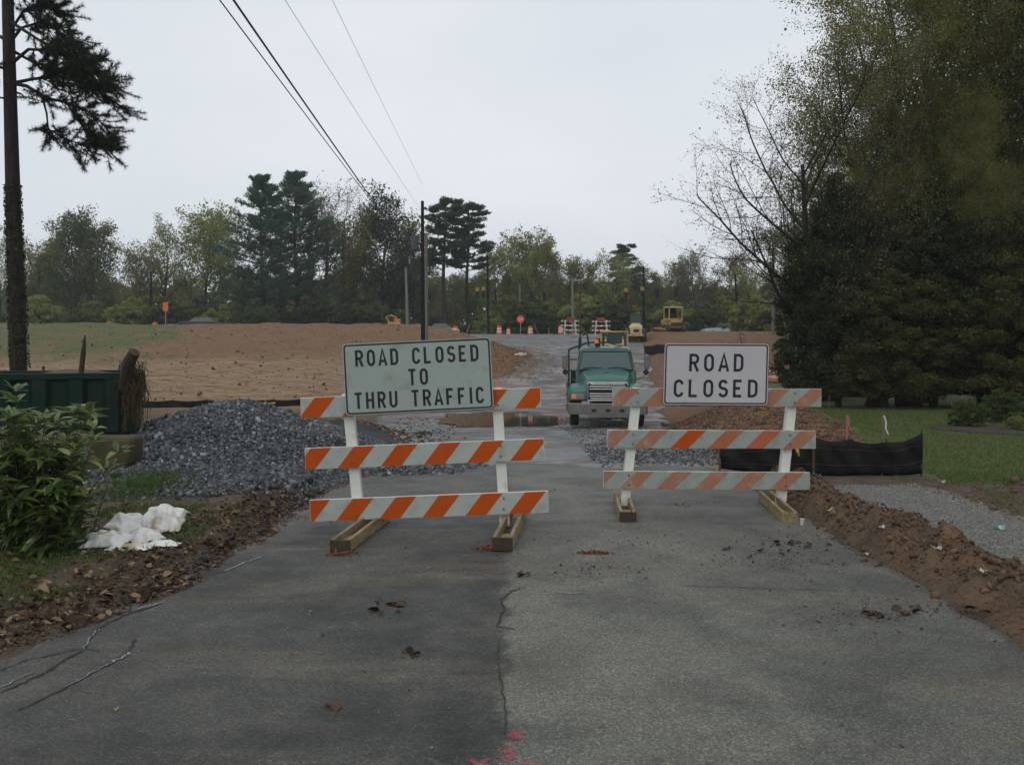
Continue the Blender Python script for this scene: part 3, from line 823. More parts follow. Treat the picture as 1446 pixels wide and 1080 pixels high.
def wheel(cx_, y0, y1x, r_, parent, cz=None, along='x', w=.28):
    """wheel with its axle along x, centre (cx_, y0, cz)"""
    cz = r_ if cz is None else cz
    prof = [(r_ * .62, -w / 2), (r_ * .92, -w / 2), (r_, -w * .36), (r_, w * .36), (r_ * .92, w / 2), (r_ * .62, w / 2)]
    n = 22
    secs = [[(cx_ + t, y0 + q * math.cos(2 * math.pi * k / n), cz + q * math.sin(2 * math.pi * k / n)) for k in range(n)] for q, t in prof]
    wh = thing('wheel', (0, 0, 0), None, None); wh.parent = parent
    MB().loft(secs).build('tyre', rubber, wh, smooth=True)
    secs = [[(cx_ + t, y0 + q * math.cos(2 * math.pi * k / n), cz + q * math.sin(2 * math.pi * k / n)) for k in range(n)] for q, t in ((r_ * .15, -w * .52), (r_ * .5, -w * .4), (r_ * .6, -w * .505), (r_ * .6, w * .505), (r_ * .5, w * .4), (r_ * .15, w * .52))]
    MB().loft(secs).build('rim', hub_m, wh, smooth=True)
    return wh
tk = thing('work_truck', (0, 0, 0), 'green work truck with chrome grille facing the camera behind the right barricade', 'truck')
# hood: loft from nose to windscreen
def hood_sec(y, hw, zb, zt, crown):
    return [(-hw, y, zb), (-hw * 1.0, y, zb + (zt - zb) * .72), (-hw * .86, y, zt - .02), (-hw * .45, y, zt + crown * .7), (0, y, zt + crown), (hw * .45, y, zt + crown * .7), (hw * .86, y, zt - .02), (hw, y, zb + (zt - zb) * .72), (hw, y, zb)]
MB().loft([hood_sec(0.30, .60, .90, 1.40, .02), hood_sec(.36, .655, .85, 1.46, .03), hood_sec(.9, .74, .85, 1.60, .05), hood_sec(1.55, .83, .85, 1.74, .06), hood_sec(1.95, .87, .85, 1.79, .05)]).build('hood', teal, tk, .02, True)
MB().box(-.09, .09, 1.05, 1.12, 1.685, 1.70).build('hood_badge', blackm, tk, .01)
# fenders
for s in (-1, 1):
    def fs_(y, z0, z1, x0, x1):
        q = [(x0, z0), (x1, z0), (x1 + .0, z0 + (z1 - z0) * .6), (x1 - .10, z1 - .03), (x1 - .28, z1), (x0, z1)]
        return [(s * a, y, b) for a, b in q]
    fo = MB().loft([fs_(.34, .84, 1.12, .60, 1.14), fs_(.42, .82, 1.24, .60, 1.19), fs_(.75, .82, 1.34, .62, 1.20), fs_(1.25, .95, 1.36, .70, 1.20), fs_(1.7, .82, 1.28, .74, 1.18)])
    fo.build('fender', teal, tk, .02, True)
    hd = MB().loft([[(s * a, .335, b) for a, b in ((.66, .86), (1.10, .86), (1.12, .98), (1.06, 1.06), (.70, 1.04))], [(s * a, .30, b) for a, b in ((.69, .88), (1.07, .88), (1.09, .97), (1.04, 1.03), (.72, 1.01))]]).build('headlight', lens_m, tk, .01)
    MB().loft([[(s * a, .31, b) for a, b in ((.93, .88), (1.085, .88), (1.10, .97), (1.05, 1.035), (.94, 1.02))], [(s * a, .285, b) for a, b in ((.95, .90), (1.07, .90), (1.08, .96), (1.04, 1.01), (.95, 1.00))]]).build('turn_signal', amber, tk)
# grille
gr_ = thing('grille', (0, 0, 0), None, None); gr_.parent = tk
MB().box(-.575, .575, .24, .30, .84, 1.40).build('grille_shell', blackm, gr_, .02)
for k in range(7):
    z = .885 + k * .074; hw = .555 - (.03 if k in (0, 6) else 0)
    if k == 3: continue
    MB().box(-hw, hw, .20, .239, z, z + .042).build('grille_bar', chrome, gr_, .008)
for x0, x1, z0, z1 in ((-.60, .60, 1.385, 1.425), (-.60, .60, .835, .862), (-.615, -.575, .862, 1.385), (.575, .615, .862, 1.385)):
    MB().box(x0, x1, .19, .238, z0, z1).build('grille_surround', chrome, gr_, .01)
# bumper
bp = MB().loft([[(-1.21, .30, .44), (-1.21, .30, .76), (-1.21, .62, .76), (-1.21, .62, .44)], [(-1.16, .06, .42), (-1.16, .06, .77), (-1.16, .62, .77), (-1.16, .62, .42)], [(-.6, 0, .42), (-.6, 0, .77), (-.6, .1, .77), (-.6, .1, .42)], [(.6, 0, .42), (.6, 0, .77), (.6, .1, .77), (.6, .1, .42)], [(1.16, .06, .42), (1.16, .06, .77), (1.16, .62, .77), (1.16, .62, .42)], [(1.21, .30, .44), (1.21, .30, .76), (1.21, .62, .76), (1.21, .62, .44)]]).build('bumper', steel_m, tk, .015)
for x in (-.42, 0, .42):
    MB().box(x - .075, x + .075, -.006, .02, .50, .60).build('recess_shade_plate', blackm, bp, .01)  # raised black plates standing in for the shade inside bumper recesses
MB().box(-.6, .6, .03, .06, .34, .40).build('licence_plate_bracket', steel_m, bp)
# cab
def cs(y, zb, zt, wb, wt, sl):
    return [(-wb, y, zb), (-wb, y, zb + (zt - zb) * .45), (-wt, y + sl, zt), (wt, y + sl, zt), (wb, y, zb + (zt - zb) * .45), (wb, y, zb)]
cab = MB().loft([[(-.93, 1.75, .75), (-.93, 1.80, 1.72), (-.78, 2.25, 2.42), (-.70, 2.28, 2.50), (.70, 2.28, 2.50), (.78, 2.25, 2.42), (.93, 1.80, 1.72), (.93, 1.75, .75)],
                 [(-.95, 2.6, .75), (-.95, 2.6, 1.72), (-.83, 2.6, 2.46), (-.72, 2.6, 2.56), (.72, 2.6, 2.56), (.83, 2.6, 2.46), (.95, 2.6, 1.72), (.95, 2.6, .75)],
                 [(-.95, 3.4, .75), (-.95, 3.4, 1.72), (-.84, 3.35, 2.46), (-.74, 3.33, 2.54), (.74, 3.33, 2.54), (.84, 3.35, 2.46), (.95, 3.4, 1.72), (.95, 3.4, .75)]]).build('cab', teal, tk, .025, True)
wn = MB().loft([[(-.83, 1.775, 1.80), (-.72, 2.205, 2.36), (.72, 2.205, 2.36), (.83, 1.775, 1.80)], [(-.83, 1.83, 1.80), (-.72, 2.26, 2.36), (.72, 2.26, 2.36), (.83, 1.83, 1.80)]]).build('windshield', glass_m, tk)
mb = MB()
cw_ = [Vector((-.85, 1.765, 1.77)), Vector((-.735, 2.215, 2.385)), Vector((.735, 2.215, 2.385)), Vector((.85, 1.765, 1.77))]
for a, b in zip(cw_, cw_[1:] + cw_[:1]): mb.beam(a, b, .035, .02)
mb.build('windshield_gasket', blackm, tk)
for x0, x1, in ((-.72, -.10), (.05, .68)):
    mb = MB(); mb.tube([(x0, 1.77, 1.83), (x0 + .3, 1.80, 1.87), (x1, 1.79, 1.83)], .012, 5); mb.build('wiper', blackm, tk)
for s in (-1, 1):
    MB().loft([[(s * .956, 2.0, 1.78), (s * .956, 3.1, 1.78), (s * .85, 3.05, 2.40), (s * .86, 2.32, 2.40)], [(s * .93, 2.0, 1.78), (s * .93, 3.1, 1.78), (s * .82, 3.05, 2.40), (s * .83, 2.32, 2.40)]]).build('side_window', glass_m, tk)
    mr = thing('mirror', (0, 0, 0), None, None); mr.parent = tk
    MB().box(s * 1.31 - .085, s * 1.31 + .085, 1.90, 2.02, 1.80, 2.28).build('mirror_housing', steel_m, mr, .03)
    lathe_c = MB().tube([(s * 1.29, 1.90, 1.70), (s * 1.29, 2.0, 1.70)], .09, 14).build('convex_mirror', blackm, mr)
    mb = MB(); mb.tube([(s * .84, 2.1, 2.33), (s * 1.31, 1.97, 2.31), (s * 1.31, 1.97, 1.62), (s * .94, 2.0, 1.40)], .016, 6); mb.build('mirror_arm', steel_m, mr)
    MB().box(s * .42 - .10, s * .42 + .10, 2.42, 2.62, 2.575, 2.64).build('roof_marker_light', lens_m, tk, .03)
mb = MB(); mb.tube([(-.22, 2.9, 2.54), (-.22, 2.9, 2.84)], [.09, .085], 12); mb.build('beacon_mount', blackm, tk)
bc = MB(); bc.tube([(-.26, 2.6, 2.66), (-.26, 2.6, 2.80)], [.075, .06], 12); bc.build('amber_beacon', amber, tk, smooth=True)
MB().tube([(-.26, 2.6, 2.55), (-.26, 2.6, 2.66)], .03, 8).build('beacon_stalk', blackm, tk)
for s in (-1, 1):
    wheel(s * 1.0, 1.05, 0, .50, tk, w=.27)
    wheel(s * .95, 5.6, 0, .50, tk, w=.45)
MB().box(-.45, .45, .5, 7.2, .52, .80).build('chassis', blackm, tk)
MB().tube([(-1.0, 1.05, .5), (1.0, 1.05, .5)], .07, 8).build('front_axle', blackm, tk)
# rack and body behind the cab
bed = MB().box(-1.15, 1.15, 3.6, 7.4, .95, 1.12).build('flatbed', darkgreen, tk, .01)
mb = MB()
for x in (-1.18, -.62): mb.beam((x, 3.55, .9), (x, 3.55, 2.45), .07, .07)
mb.beam((-1.18, 3.55, 2.45), (-.55, 3.55, 2.68), .07, .07); mb.beam((-1.18, 3.55, 1.7), (-.62, 3.55, 1.7), .05, .05)
mb.beam((-.55, 3.55, 2.68), (.2, 3.55, 2.70), .06, .06); mb.beam((-1.18, 3.55, 2.1), (-.62, 3.55, 2.1), .05, .05)
mb.build('headache_rack', darkgreen, tk)
MB().box(-1.12, 1.1, 3.8, 7.2, 1.121, 1.7).build('tool_body', darkgreen, tk, .02)
mb = MB(); mb.tube([(-.78, 3.8, 2.3), (-.80, 3.8, 4.55)], [.035, .022], 6); mb.build('mast', mk('rusty_pipe', (.12, .045, .03), (.07, .03, .022), .8, 8), tk)
mb = MB(); mb.tube([(-.80, 3.8, 2.4), (-.80, 3.8, 2.86)], [.06, .05], 8); mb.build('mast_foot', blackm, tk)
mb = MB(); mb.tube([(-.70, 3.8, 2.95), (-.62, 3.75, 3.02), (-.54, 3.72, 2.92), (-.50, 3.7, 2.5)], .03, 6); mb.build('hose', blackm, tk)
mb = MB()
for z in (.35, .75, 1.1): mb.tube([(-1.22, 3.3, z), (-1.24, 3.3, z + .2)], .05, 6)
mb.beam((-1.22, 3.3, .3), (-1.22, 3.3, 1.35), .05, .05)
mb.build('side_valve', steel_m, tk)
dT = 27.6
tk.location = ((858.5 - 723) / F * dT, dT, hz(3.0, dT) + .0)
tk.rotation_euler = (0, 0, R(-3.8)); tk.scale = (1.04, 1, 1)

# ================================================================ yellow machines
yel = mk('machine_yellow', (.44, .32, .10), (.36, .26, .08), .5, 2, dirt=(.20, .13, .07), dirt_amt=.45, dscale=2)
yelw = mk('machine_cream_yellow', (.52, .45, .22), (.45, .39, .18), .5, 2, dirt=(.26, .2, .11), dirt_amt=.35, dscale=2)
darkglass = mk('cab_glass_dark', (.02, .035, .03), (.03, .05, .045), .12, 3)
track_m = mk('track_steel', (.05, .038, .03), (.09, .06, .04), .75, 8, .3)
# motor grader behind the truck, seen from the front
g = thing('motor_grader', (0, 0, 0), 'yellow motor grader standing behind the green truck', 'grader')
MB().box(-.92, .92, 3.2, 4.9, 3.18, 3.30).build('cab_roof', yel, g, .03)
for x in (-.86, .86):
    for y in (3.3, 4.8): MB().box(x - .06, x + .06, y - .06, y + .06, 1.65, 3.18).build('cab_pillar', yel, g, .01)
MB().box(-.92, .92, 3.2, 4.9, 1.1, 1.649).build('cab_lower', yel, g, .04)
MB().box(-.79, .79, 3.27, 3.31, 1.70, 3.12).build('front_window', darkglass, g)
MB().box(-.79, .79, 4.78, 4.82, 1.70, 3.12).build('rear_window', darkglass, g)
for s in (-1, 1): MB().box(s * .86 - .015, s * .86 + .015, 3.4, 4.7, 1.7, 3.12).build('side_window', darkglass, g)
MB().loft([[(-.75, 4.95, 1.0), (.75, 4.95, 1.0), (.7, 4.95, 2.2), (-.7, 4.95, 2.2)], [(-.75, 7.2, 1.0), (.75, 7.2, 1.0), (.62, 7.2, 1.95), (-.62, 7.2, 1.95)]]).build('engine_hood', yel, g, .05)
mb = MB(); mb.beam((0, 3.2, 1.5), (0, 1.2, 2.1), .30, .34); mb.beam((0, 1.2, 2.1), (0, -1.6, 1.5), .28, .32); mb.build('gooseneck_frame', yel, g, .02)
mb = MB()
for s in (-1, 1): mb.tube([(s * .55, 1.6, 2.75), (s * .6, 1.4, 1.1)], .06, 8); mb.beam((0, 1.5, 2.3), (s * .6, 1.5, 2.45), .16, .12)
mb.build('lift_cylinder', yelw, g)
mb = MB(); mb.prism([(-1.15, .35), (1.15, .35), (1.15, .95), (-1.15, .95)], 'y', 1.1, 1.2); mb.build('blade', track_m, g, .01)
MB().box(-.9, .9, -1.75, -1.45, .75, .98).build('front_axle', yel, g, .03)
for s in (-1, 1):
    for y in (-1.6, 5.2, 6.7): wheel(s * 1.05, y, 0, .66, g, w=.36)
for s in (-1, 1): MB().tube([(s * .55, 3.1, 2.8), (s * .55, 3.1, 2.95)], .08, 8).build('work_light', lens_m, g)
dg_ = 55
g.location = ((867.5 - 723) / F * dg_, dg_, hz(6.6, dg_) - .12); g.rotation_euler = (0, 0, R(-6.6))
# soil compactor (roller), seen from the rear
r_ = thing('road_roller', (0, 0, 0), 'cream yellow roller with dark canopy cab parked on the crest', 'roller')
MB().loft([[(-.62, 0, .95), (.62, 0, .95), (.62, 0, 1.55), (.36, 0, 1.75), (-.36, 0, 1.75), (-.62, 0, 1.55)], [(-.72, 1.6, .95), (.72, 1.6, .95), (.72, 1.6, 1.8), (.42, 1.6, 2.1), (-.42, 1.6, 2.1), (-.72, 1.6, 1.8)]]).build('engine_hood', yelw, r_, .05)
MB().box(-.30, .30, -.03, .02, 1.15, 1.45).build('rear_grille', blackm, r_, .01)
MB().box(-.80, .80, -.12, .0, .72, .94).build('counterweight', yel, r_, .04)
MB().box(-.72, .72, 1.62, 2.9, .9, 1.7).build('operator_deck', yelw, r_, .04)
MB().box(-.72, .72, 1.55, 3.0, 3.0, 3.10).build('cab_roof', darkglass, r_, .03)
for x in (-.66, .66):
    for y in (1.62, 2.92): MB().box(x - .045, x + .045, y - .045, y + .045, 1.70, 3.0).build('cab_pillar', blackm, r_)
MB().box(-.60, .60, 1.60, 1.64, 1.9, 2.96).build('rear_window', glass_m, r_)
MB().box(-.60, .60, 2.90, 2.94, 1.9, 2.96).build('front_window', glass_m, r_)
for s in (-1, 1): wheel(s * .86, .9, 0, .76, r_, w=.5)
n = 26; secs = [[(t, 4.0 + .75 * math.cos(2 * math.pi * k / n), .75 + .75 * math.sin(2 * math.pi * k / n)) for k in range(n)] for t in (-1.05, 1.05)]
MB().loft(secs).build('drum', steel_m, r_)
mb = MB()
for s in (-1, 1): mb.beam((s * 1.13, 3.0, .8), (s * 1.13, 4.95, .8), .12, .3)
mb.beam((-1.13, 4.95, .8), (1.13, 4.95, .8), .12, .3); mb.beam((-1.13, 3.0, .8), (1.13, 3.0, .8), .12, .3)
mb.build('drum_frame', yelw, r_)
MB().tube([(.35, 1.7, 3.1), (.35, 1.7, 3.28)], .06, 8).build('beacon', amber, r_)
dr_ = 80; xr0 = (898.5 - 723) / F * dr_
r_.location = (xr0, dr_, hz(xr0, dr_) - .05); r_.rotation_euler = (R(2), 0, R(-6)); r_.scale = (.84, .84, .86)
# bulldozer, seen from the rear
z_ = thing('bulldozer', (0, 0, 0), 'yellow bulldozer with open cab and tracks on the clay crest', 'bulldozer')
for s in (-1, 1):
    tr = thing('track', (0, 0, 0), None, None); tr.parent = z_
    prof = arc(.45, .45, .45, .45, 270, 90, 8) + arc(3.0, .45, .45, .45, 90, -90, 8)
    prof = [(3.45 - a if False else a, b) for a, b in prof]
    MB().prism(prof, 'x', s * .98 - .24, s * .98 + .24).build('track_belt', track_m, tr, .02)
    MB().box(s * .98 - .26, s * .98 + .26, .6, 2.9, .3, .5).build('track_frame', yel, tr)
    for k in range(12):
        y = .45 + k * .235
        MB().box(s * .98 - .25, s * .98 + .25, y, y + .05, .902, .94).build('track_shoe', track_m, tr)
MB().box(-.72, .72, .25, 2.0, .55, 1.45).build('fuel_tank', yel, z_, .05)
MB().box(-.72, .72, .15, .26, .75, 1.2).build('rear_panel', track_m, z_, .02)
MB().loft([[(-.6, 2.0, .6), (.6, 2.0, .6), (.6, 2.0, 1.7), (-.6, 2.0, 1.7)], [(-.55, 3.6, .6), (.55, 3.6, .6), (.55, 3.6, 1.5), (-.55, 3.6, 1.5)]]).build('engine_hood', yel, z_, .04)
MB().box(-.92, .92, .35, 2.1, 3.0, 3.14).build('cab_roof', yelw, z_, .04)
for x in (-.84, .84):
    for y in (.45, 2.0): MB().box(x - .06, x + .06, y - .06, y + .06, 1.45, 3.0).build('cab_pillar', yel, z_, .01)
MB().box(-.92, .92, .40, 2.05, 1.451, 1.72).build('cab_sill', yel, z_, .02)
MB().box(-.42, .42, .9, 1.3, 1.72, 2.25).build('seat', blackm, z_, .05)
MB().box(-.77, .77, 2.0, 2.03, 1.73, 2.95).build('front_window', darkglass, z_)
mb = MB()
prof = [(4.0 + .18 * math.cos(t), .65 + .62 * math.sin(t)) for t in np.linspace(-1.5, 1.5, 9)]
prof2 = [(a + .06, b) for a, b in prof[::-1]]
mb.prism(prof + prof2, 'x', -1.55, 1.55); mb.build('blade', track_m, z_, .01)
mb = MB()
for s in (-1, 1): mb.beam((s * 1.30, 1.8, .5), (s * 1.30, 4.0, .45), .12, .18)
mb.build('push_arm', yel, z_)
MB().tube([(.3, 2.9, 1.6), (.3, 2.9, 2.5)], .06, 8).build('exhaust_pipe', track_m, z_)
dz_ = 84; xz0 = (956 - 723) / F * dz_
z_.location = (xz0, dz_, hz(xz0, dz_) - .05); z_.rotation_euler = (R(2), 0, R(12)); z_.scale = (.78, .84, .78)
# small orange machine on the embankment's end
om = thing('trench_roller', (0, 0, 0), 'small yellow and orange machine with raised arm at the embankment end', 'machine')
MB().loft([[(-.7, -.4, .35), (.7, -.4, .35), (.6, -.4, .95), (-.5, -.4, .95)], [(-.7, .4, .35), (.7, .4, .35), (.6, .4, .95), (-.5, .4, .95)]]).build('body', yel, om, .05)
mb = MB(); mb.tube([(-.4, 0, .9), (-.75, 0, 1.45), (-.2, 0, 1.6), (.3, 0, 1.35)], .07, 8); mb.build('arm', yel, om)
MB().box(.05, .65, -.35, .35, .951, 1.25).build('motor_cover', barrel_o, om, .05)
for x in (-.5, .5): wheel(0, x, 0, .3, om, w=1.0)
om.location = ((556 - 723) / F * 84, 84, hz(-11.2, 84) + .0)

# ================================================================ cars
def make_car(mat, label):
    c_ = thing('parked_car', (0, 0, 0), label, 'car', 'cars seen beyond the crest')
    body = [(-2.2, .35), (-2.25, .75), (-1.9, .92), (-1.0, .98), (1.5, .98), (2.15, .9), (2.25, .6), (2.2, .35)]
    MB().prism(body, 'y', -.85, .85).build('body', mat, c_, .06)
    cab_ = [(-1.1, .981), (-.5, 1.42), (.85, 1.42), (1.55, .981)]
    MB().loft([[(a, -.78 if b < 1.2 else -.62, b) for a, b in cab_], [(a, .78 if b < 1.2 else .62, b) for a, b in cab_]]).build('cabin', darkglass, c_, .03)
    MB().box(-.5, .85, -.60, .60, 1.421, 1.455).build('roof', mat, c_, .012)
    for x in (-1.4, 1.4):
        for y in (-.78, .78):
            n = 16; wh = MB().loft([[(x + .32 * math.cos(2 * math.pi * k / n), y + t, .32 + .32 * math.sin(2 * math.pi * k / n)) for k in range(n)] for t in (-.1, .1)]); wh.build('wheel', rubber, c_)
    return c_
for px, d, dz, col, rz, lab in ((285, 86, -.55, mk('car_dark', (.02, .022, .026), rough=.3), 0, 'dark car roof showing beyond the brown embankment'),
                        (620, 97, -.15, mk('car_silver', (.42, .44, .46), rough=.3), 0, 'silver car beyond the crest near an orange barrel'),
                        (1018, 102, -.1, mk('car_pale_blue', (.42, .47, .5), rough=.3), .2, 'pale car beyond the clay right of the bulldozer')):
    cc = make_car(col, lab); x = (px - 723) / F * d
    cc.location = (x, d, hz(x, d) + dz); cc.rotation_euler = (0, 0, rz)

# ================================================================ crest barricades, signs, small items
def far_barricade(px, d, rz, label, extra):
    root = thing('crest_barricade', (0, 0, 0), label, 'barricade', 'small barricades on the crest')
    for s in (-1, 1):
        mb = MB(); mb.beam((s * .62, 0, 0), (s * .50, 0, 1.45), .10, .08, up=(0, -1, 0)); mb.build('post', white_new, root)
        mb = MB(); mb.beam((s * .62, -.6, .04), (s * .62, .6, .04), .09, .08); mb.build('foot', post_m, root)
    for z in (.35, .80, 1.25):
        rl = MB().box(-.95, .95, -.085, -.045, z, z + .15).build('rail', white_new, root)
        for k in range(4):
            poly = clip_par(.1 + k * .5, .16, 1.9, .146, .15)
            mb = MB(); mb.add([(p[0] - .95, -.088, p[1] + z + .002) for p in poly], [tuple(range(len(poly)))]); mb.build('stripe', orange_mid, rl)
    if extra: MB().box(-.42, .42, -.12, -.09, 1.30, 1.72).build('sign_panel', mk('dark_red_panel', (.26, .05, .03), (.2, .04, .025), .6, 3), root, .02)
    x = (px - 723) / F * d
    root.location = (x, d, hz(x, d)); root.rotation_euler = (0, 0, rz)
    return root
far_barricade(805, 89, .25, 'white crest barricade with red board on top left of the roller', True)
far_barricade(849, 90, -.35, 'white crest barricade with red board directly behind the grader', True)
def post_sign(px, d, h, kind, label, mat, size):
    x = (px - 723) / F * d; zb = hz(x, d)
    s = thing('road_sign', (x, d, zb), label, 'road sign')
    mb = MB(); mb.tube([(x, d, zb - .2), (x, d, zb + h)], .035, 8); mb.build('sign_post', alum_m, s)
    zc = zb + h
    if kind == 'oct':
        poly = [(x + size * math.cos(R(22.5 + 45 * k)), zc + size * math.sin(R(22.5 + 45 * k))) for k in range(8)]
    else: poly = [(x - size * .6, zc - size), (x + size * .6, zc - size), (x + size * .6, zc + size), (x - size * .6, zc + size)]
    mb = MB(); mb.prism(poly, 'y', d - .06, d - .04); sp_ = mb.build('sign_face', mat, s)
    return s, x, zc
sg_red = mk('sign_red_orange', (.66, .10, .05), (.6, .09, .045), .4, 3)
s1, sx, sz_ = post_sign(735, 90, 1.55, 'oct', 'round red sign on a short post above the sign of the left barricade', sg_red, .40)
vx = put_text('STOP', Vector((sx - .255, 89.94, sz_ - .10)), Vector((1, 0, 0)), Vector((0, 0, 1)), Vector((0, -1, 0)), .20, barrel_w, s1, .80)
post_sign(234, 95, 2.75, 'rect', 'orange sign on a tall grey post beyond the grassy embankment', barrel_o, .47)
# upright laths and small stakes on the crest
lath_m = mk('lath_wood', (.35, .27, .16), (.25, .18, .1), .8, 6)
pink_m = mk('flagging_pink', (.40, .12, .12), (.32, .1, .1), .6, 6)
def stake(px, d, h, lean, label, mat=lath_m, top=None, w=.05, topmat=None):
    x = (px - 723) / F * d; zb = hz(x, d)
    s = thing('survey_stake', (x, d, zb), label, 'stake', 'wooden survey stakes')
    mb = MB(); mb.beam((x, d, zb - .15), (x + lean, d, zb + h), w, .02, up=(0, -1, 0)); mb.build('lath', mat, s)
    if top:
        mb = MB(); q = Vector((x + lean, d - .02, zb + h)); r = random.Random(int(px))
        ps = [q, q + Vector((.04, 0, -top * .35)), q + Vector((.02, -.03, -top * .7)), q + Vector((.07, -.02, -top))]
        vs = []
        for p in ps: vs += [p + Vector((-.014, 0, 0)), p + Vector((.014, .01, 0))]
        mb.add(vs, [(2 * i, 2 * i + 1, 2 * i + 3, 2 * i + 2) for i in range(3)])
        mb.build('ribbon', topmat or pink_m, s)
    return s
stake(610, 90, .9, 0, 'short orange tipped stake left of the leftmost crest barrel', barrel_o)
stake(657, 90, 1.1, .5, 'yellow leaning stick just right of the leftmost crest barrel', yel)
stake(775, 91, .8, 0, 'thin stake between the round sign and the crest barricade')
stake(762, 92, 1.1, -.6, 'leaning stake right of the round red sign')
stake(1171, 30, .45, 0, 'pale stake with pink flag on the lawn before the dark trees', lath_m, .18)
stake(1196, 17.5, .50, 0, 'stake with hanging pink ribbon behind the silt fence', pink_m, .30, .035)
stake(1250, 15.6, .75, -.03, 'tall grey stake with a white ribbon behind the silt fence', mk('stake_grey', (.16, .14, .11), rough=.8), .33, .05, white_new)
# crossed laths on the bank
st = thing('crossed_laths', (0, 0, 0), 'pale crossed laths on the grassy bank near the pine', 'stakes')
p0 = pt(58, 496, 45); zb = hz(p0.x, 45); st.location = (p0.x, 45, zb)
for a, b in (((-.35, 0, .0), (.35, 0, .62)), ((0, 0, -.05), (.03, 0, .55))):
    mb = MB(); mb.beam(Vector(a) + st.location, Vector(b) + st.location, .06, .02, up=(0, -1, 0)); mb.build('lath', white_old, st)

# ================================================================ utility poles, signals, wires
pole_d = mk('creosoted_pole', (.012, .011, .011), (.008, .008, .008), .9, 4, spec=.1, stretch=(8, 8, 1))
pole_g = mk('weathered_pole', (.17, .165, .155), (.12, .115, .11), .85, 4, stretch=(8, 8, 1))
tf_m = mk('transformer_grey', (.05, .065, .08), (.04, .05, .065), .5, 3)
def pole(px_b, px_t, ytop, d, r0, mat, label, base=None, name='utility_pole'):
    xb = (px_b - 723) / F * d; zb = hz(xb, d)
    p = thing(name, (xb, d, zb), label, 'pole', 'wooden utility poles')
    topp = pt(px_t, ytop, d)
    mb = MB(); mb.tube([(xb, d, zb - .6), ((xb + topp.x) / 2, d, (zb + topp.z) / 2), tuple(topp)], [r0, r0 * .88, r0 * .72], 12); mb.build('shaft', mat, p, smooth=True)
    return p, xb, topp
pp, xb, tp = pole(597.5, 596.5, 284, 62, .15, pole_d, 'tall dark utility pole where the overhead wires end')
c0 = pt(586, 343, 61.9)
MB().tube([(c0.x, 61.9, c0.z - .5), (c0.x, 61.9, c0.z + .5)], .26, 14).build('transformer', tf_m, pp, .02)
MB().tube([(c0.x, 61.9, c0.z + .5), (c0.x, 61.9, c0.z + .9)], .03, 6).build('bushing', tf_m, pp)
mb = MB(); mb.beam((c0.x, 61.95, c0.z + .2), (tp.x, 62, c0.z + .2), .06, .06); mb.build('bracket', tf_m, pp)
pole(602, 601.5, 333, 63.5, .14, pole_g, 'grey weathered pole standing close behind the tall dark pole')
pole(576, 573, 378, 92, .17, pole_g, 'short pale grey pole left of the tall dark pole')
pole(690, 688, 360, 100, .15, pole_d, 'dark pole between the tall pines and the round red sign')
pole(809, 808, 391, 97, .16, pole_g, 'pale grey pole standing behind the crest barricade')
pole(909, 909, 377, 100, .15, pole_d, 'slim pole between the roller and the bulldozer with signals beside it')
pole(1043, 1038, 388, 108, .16, pole_d, 'dark leaning pole beyond the clay right of the bulldozer')
q, xb, tq = pole(1092, 1092, 350, 80, .17, pole_g, 'grey brown pole beside the bare branches of the big tree')
MB().tube([(xb - .33, 79.8, tq.z - 2.3), (xb - .33, 79.8, tq.z - 1.3)], .24, 12).build('transformer', tf_m, q)
mb = MB(); mb.beam((xb - .33, 79.8, tq.z - 1.5), (xb, 80, tq.z - 1.5), .06, .06); mb.build('bracket', tf_m, q)
pole(214, 213, 385, 108, .16, pole_d, 'dark pole beyond the embankment left of the orange sign')
pole(734, 734, 400, 110, .12, pole_g, 'thin grey pole in the woods behind the round red sign')
wire_m = mk('wire_black', (.02, .02, .022), rough=.6)
def wire(a, b, back, r0, sag, label):
    """from pole end b past a and on behind the camera"""
    a = Vector(a); b = Vector(b); d = (a - b); a2 = b + d * back
    n = 26; ps = []
    for k in range(n + 1):
        t = k / n; p = b.lerp(a2, t); p.z -= sag * 4 * t * (1 - t); ps.append(p)
    o = MB().tube(ps, r0, 5).build('power_line', wire_m)
    tag(o, label, 'wire', 'overhead power lines')
wire(pt(325, 0, 13.8), (tp.x, 62, 7.7), 1.5, .011, .25, 'lower left power line dropping from the top edge to the dark pole')
wire(pt(343, 0, 14.2), (tp.x, 62, 7.5), 1.5, .019, .25, 'thickest power line running beside the leftmost line')
wire(pt(410, 0, 20.5), (tp.x, 62, 11.35), 1.9, .006, .2, 'thin power line between the thick line and the highest line')
wire(pt(474, 0, 24.4), (tp.x, 62, 13.35), 2.2, .006, .2, 'highest and thinnest power line reaching the top of the dark pole')
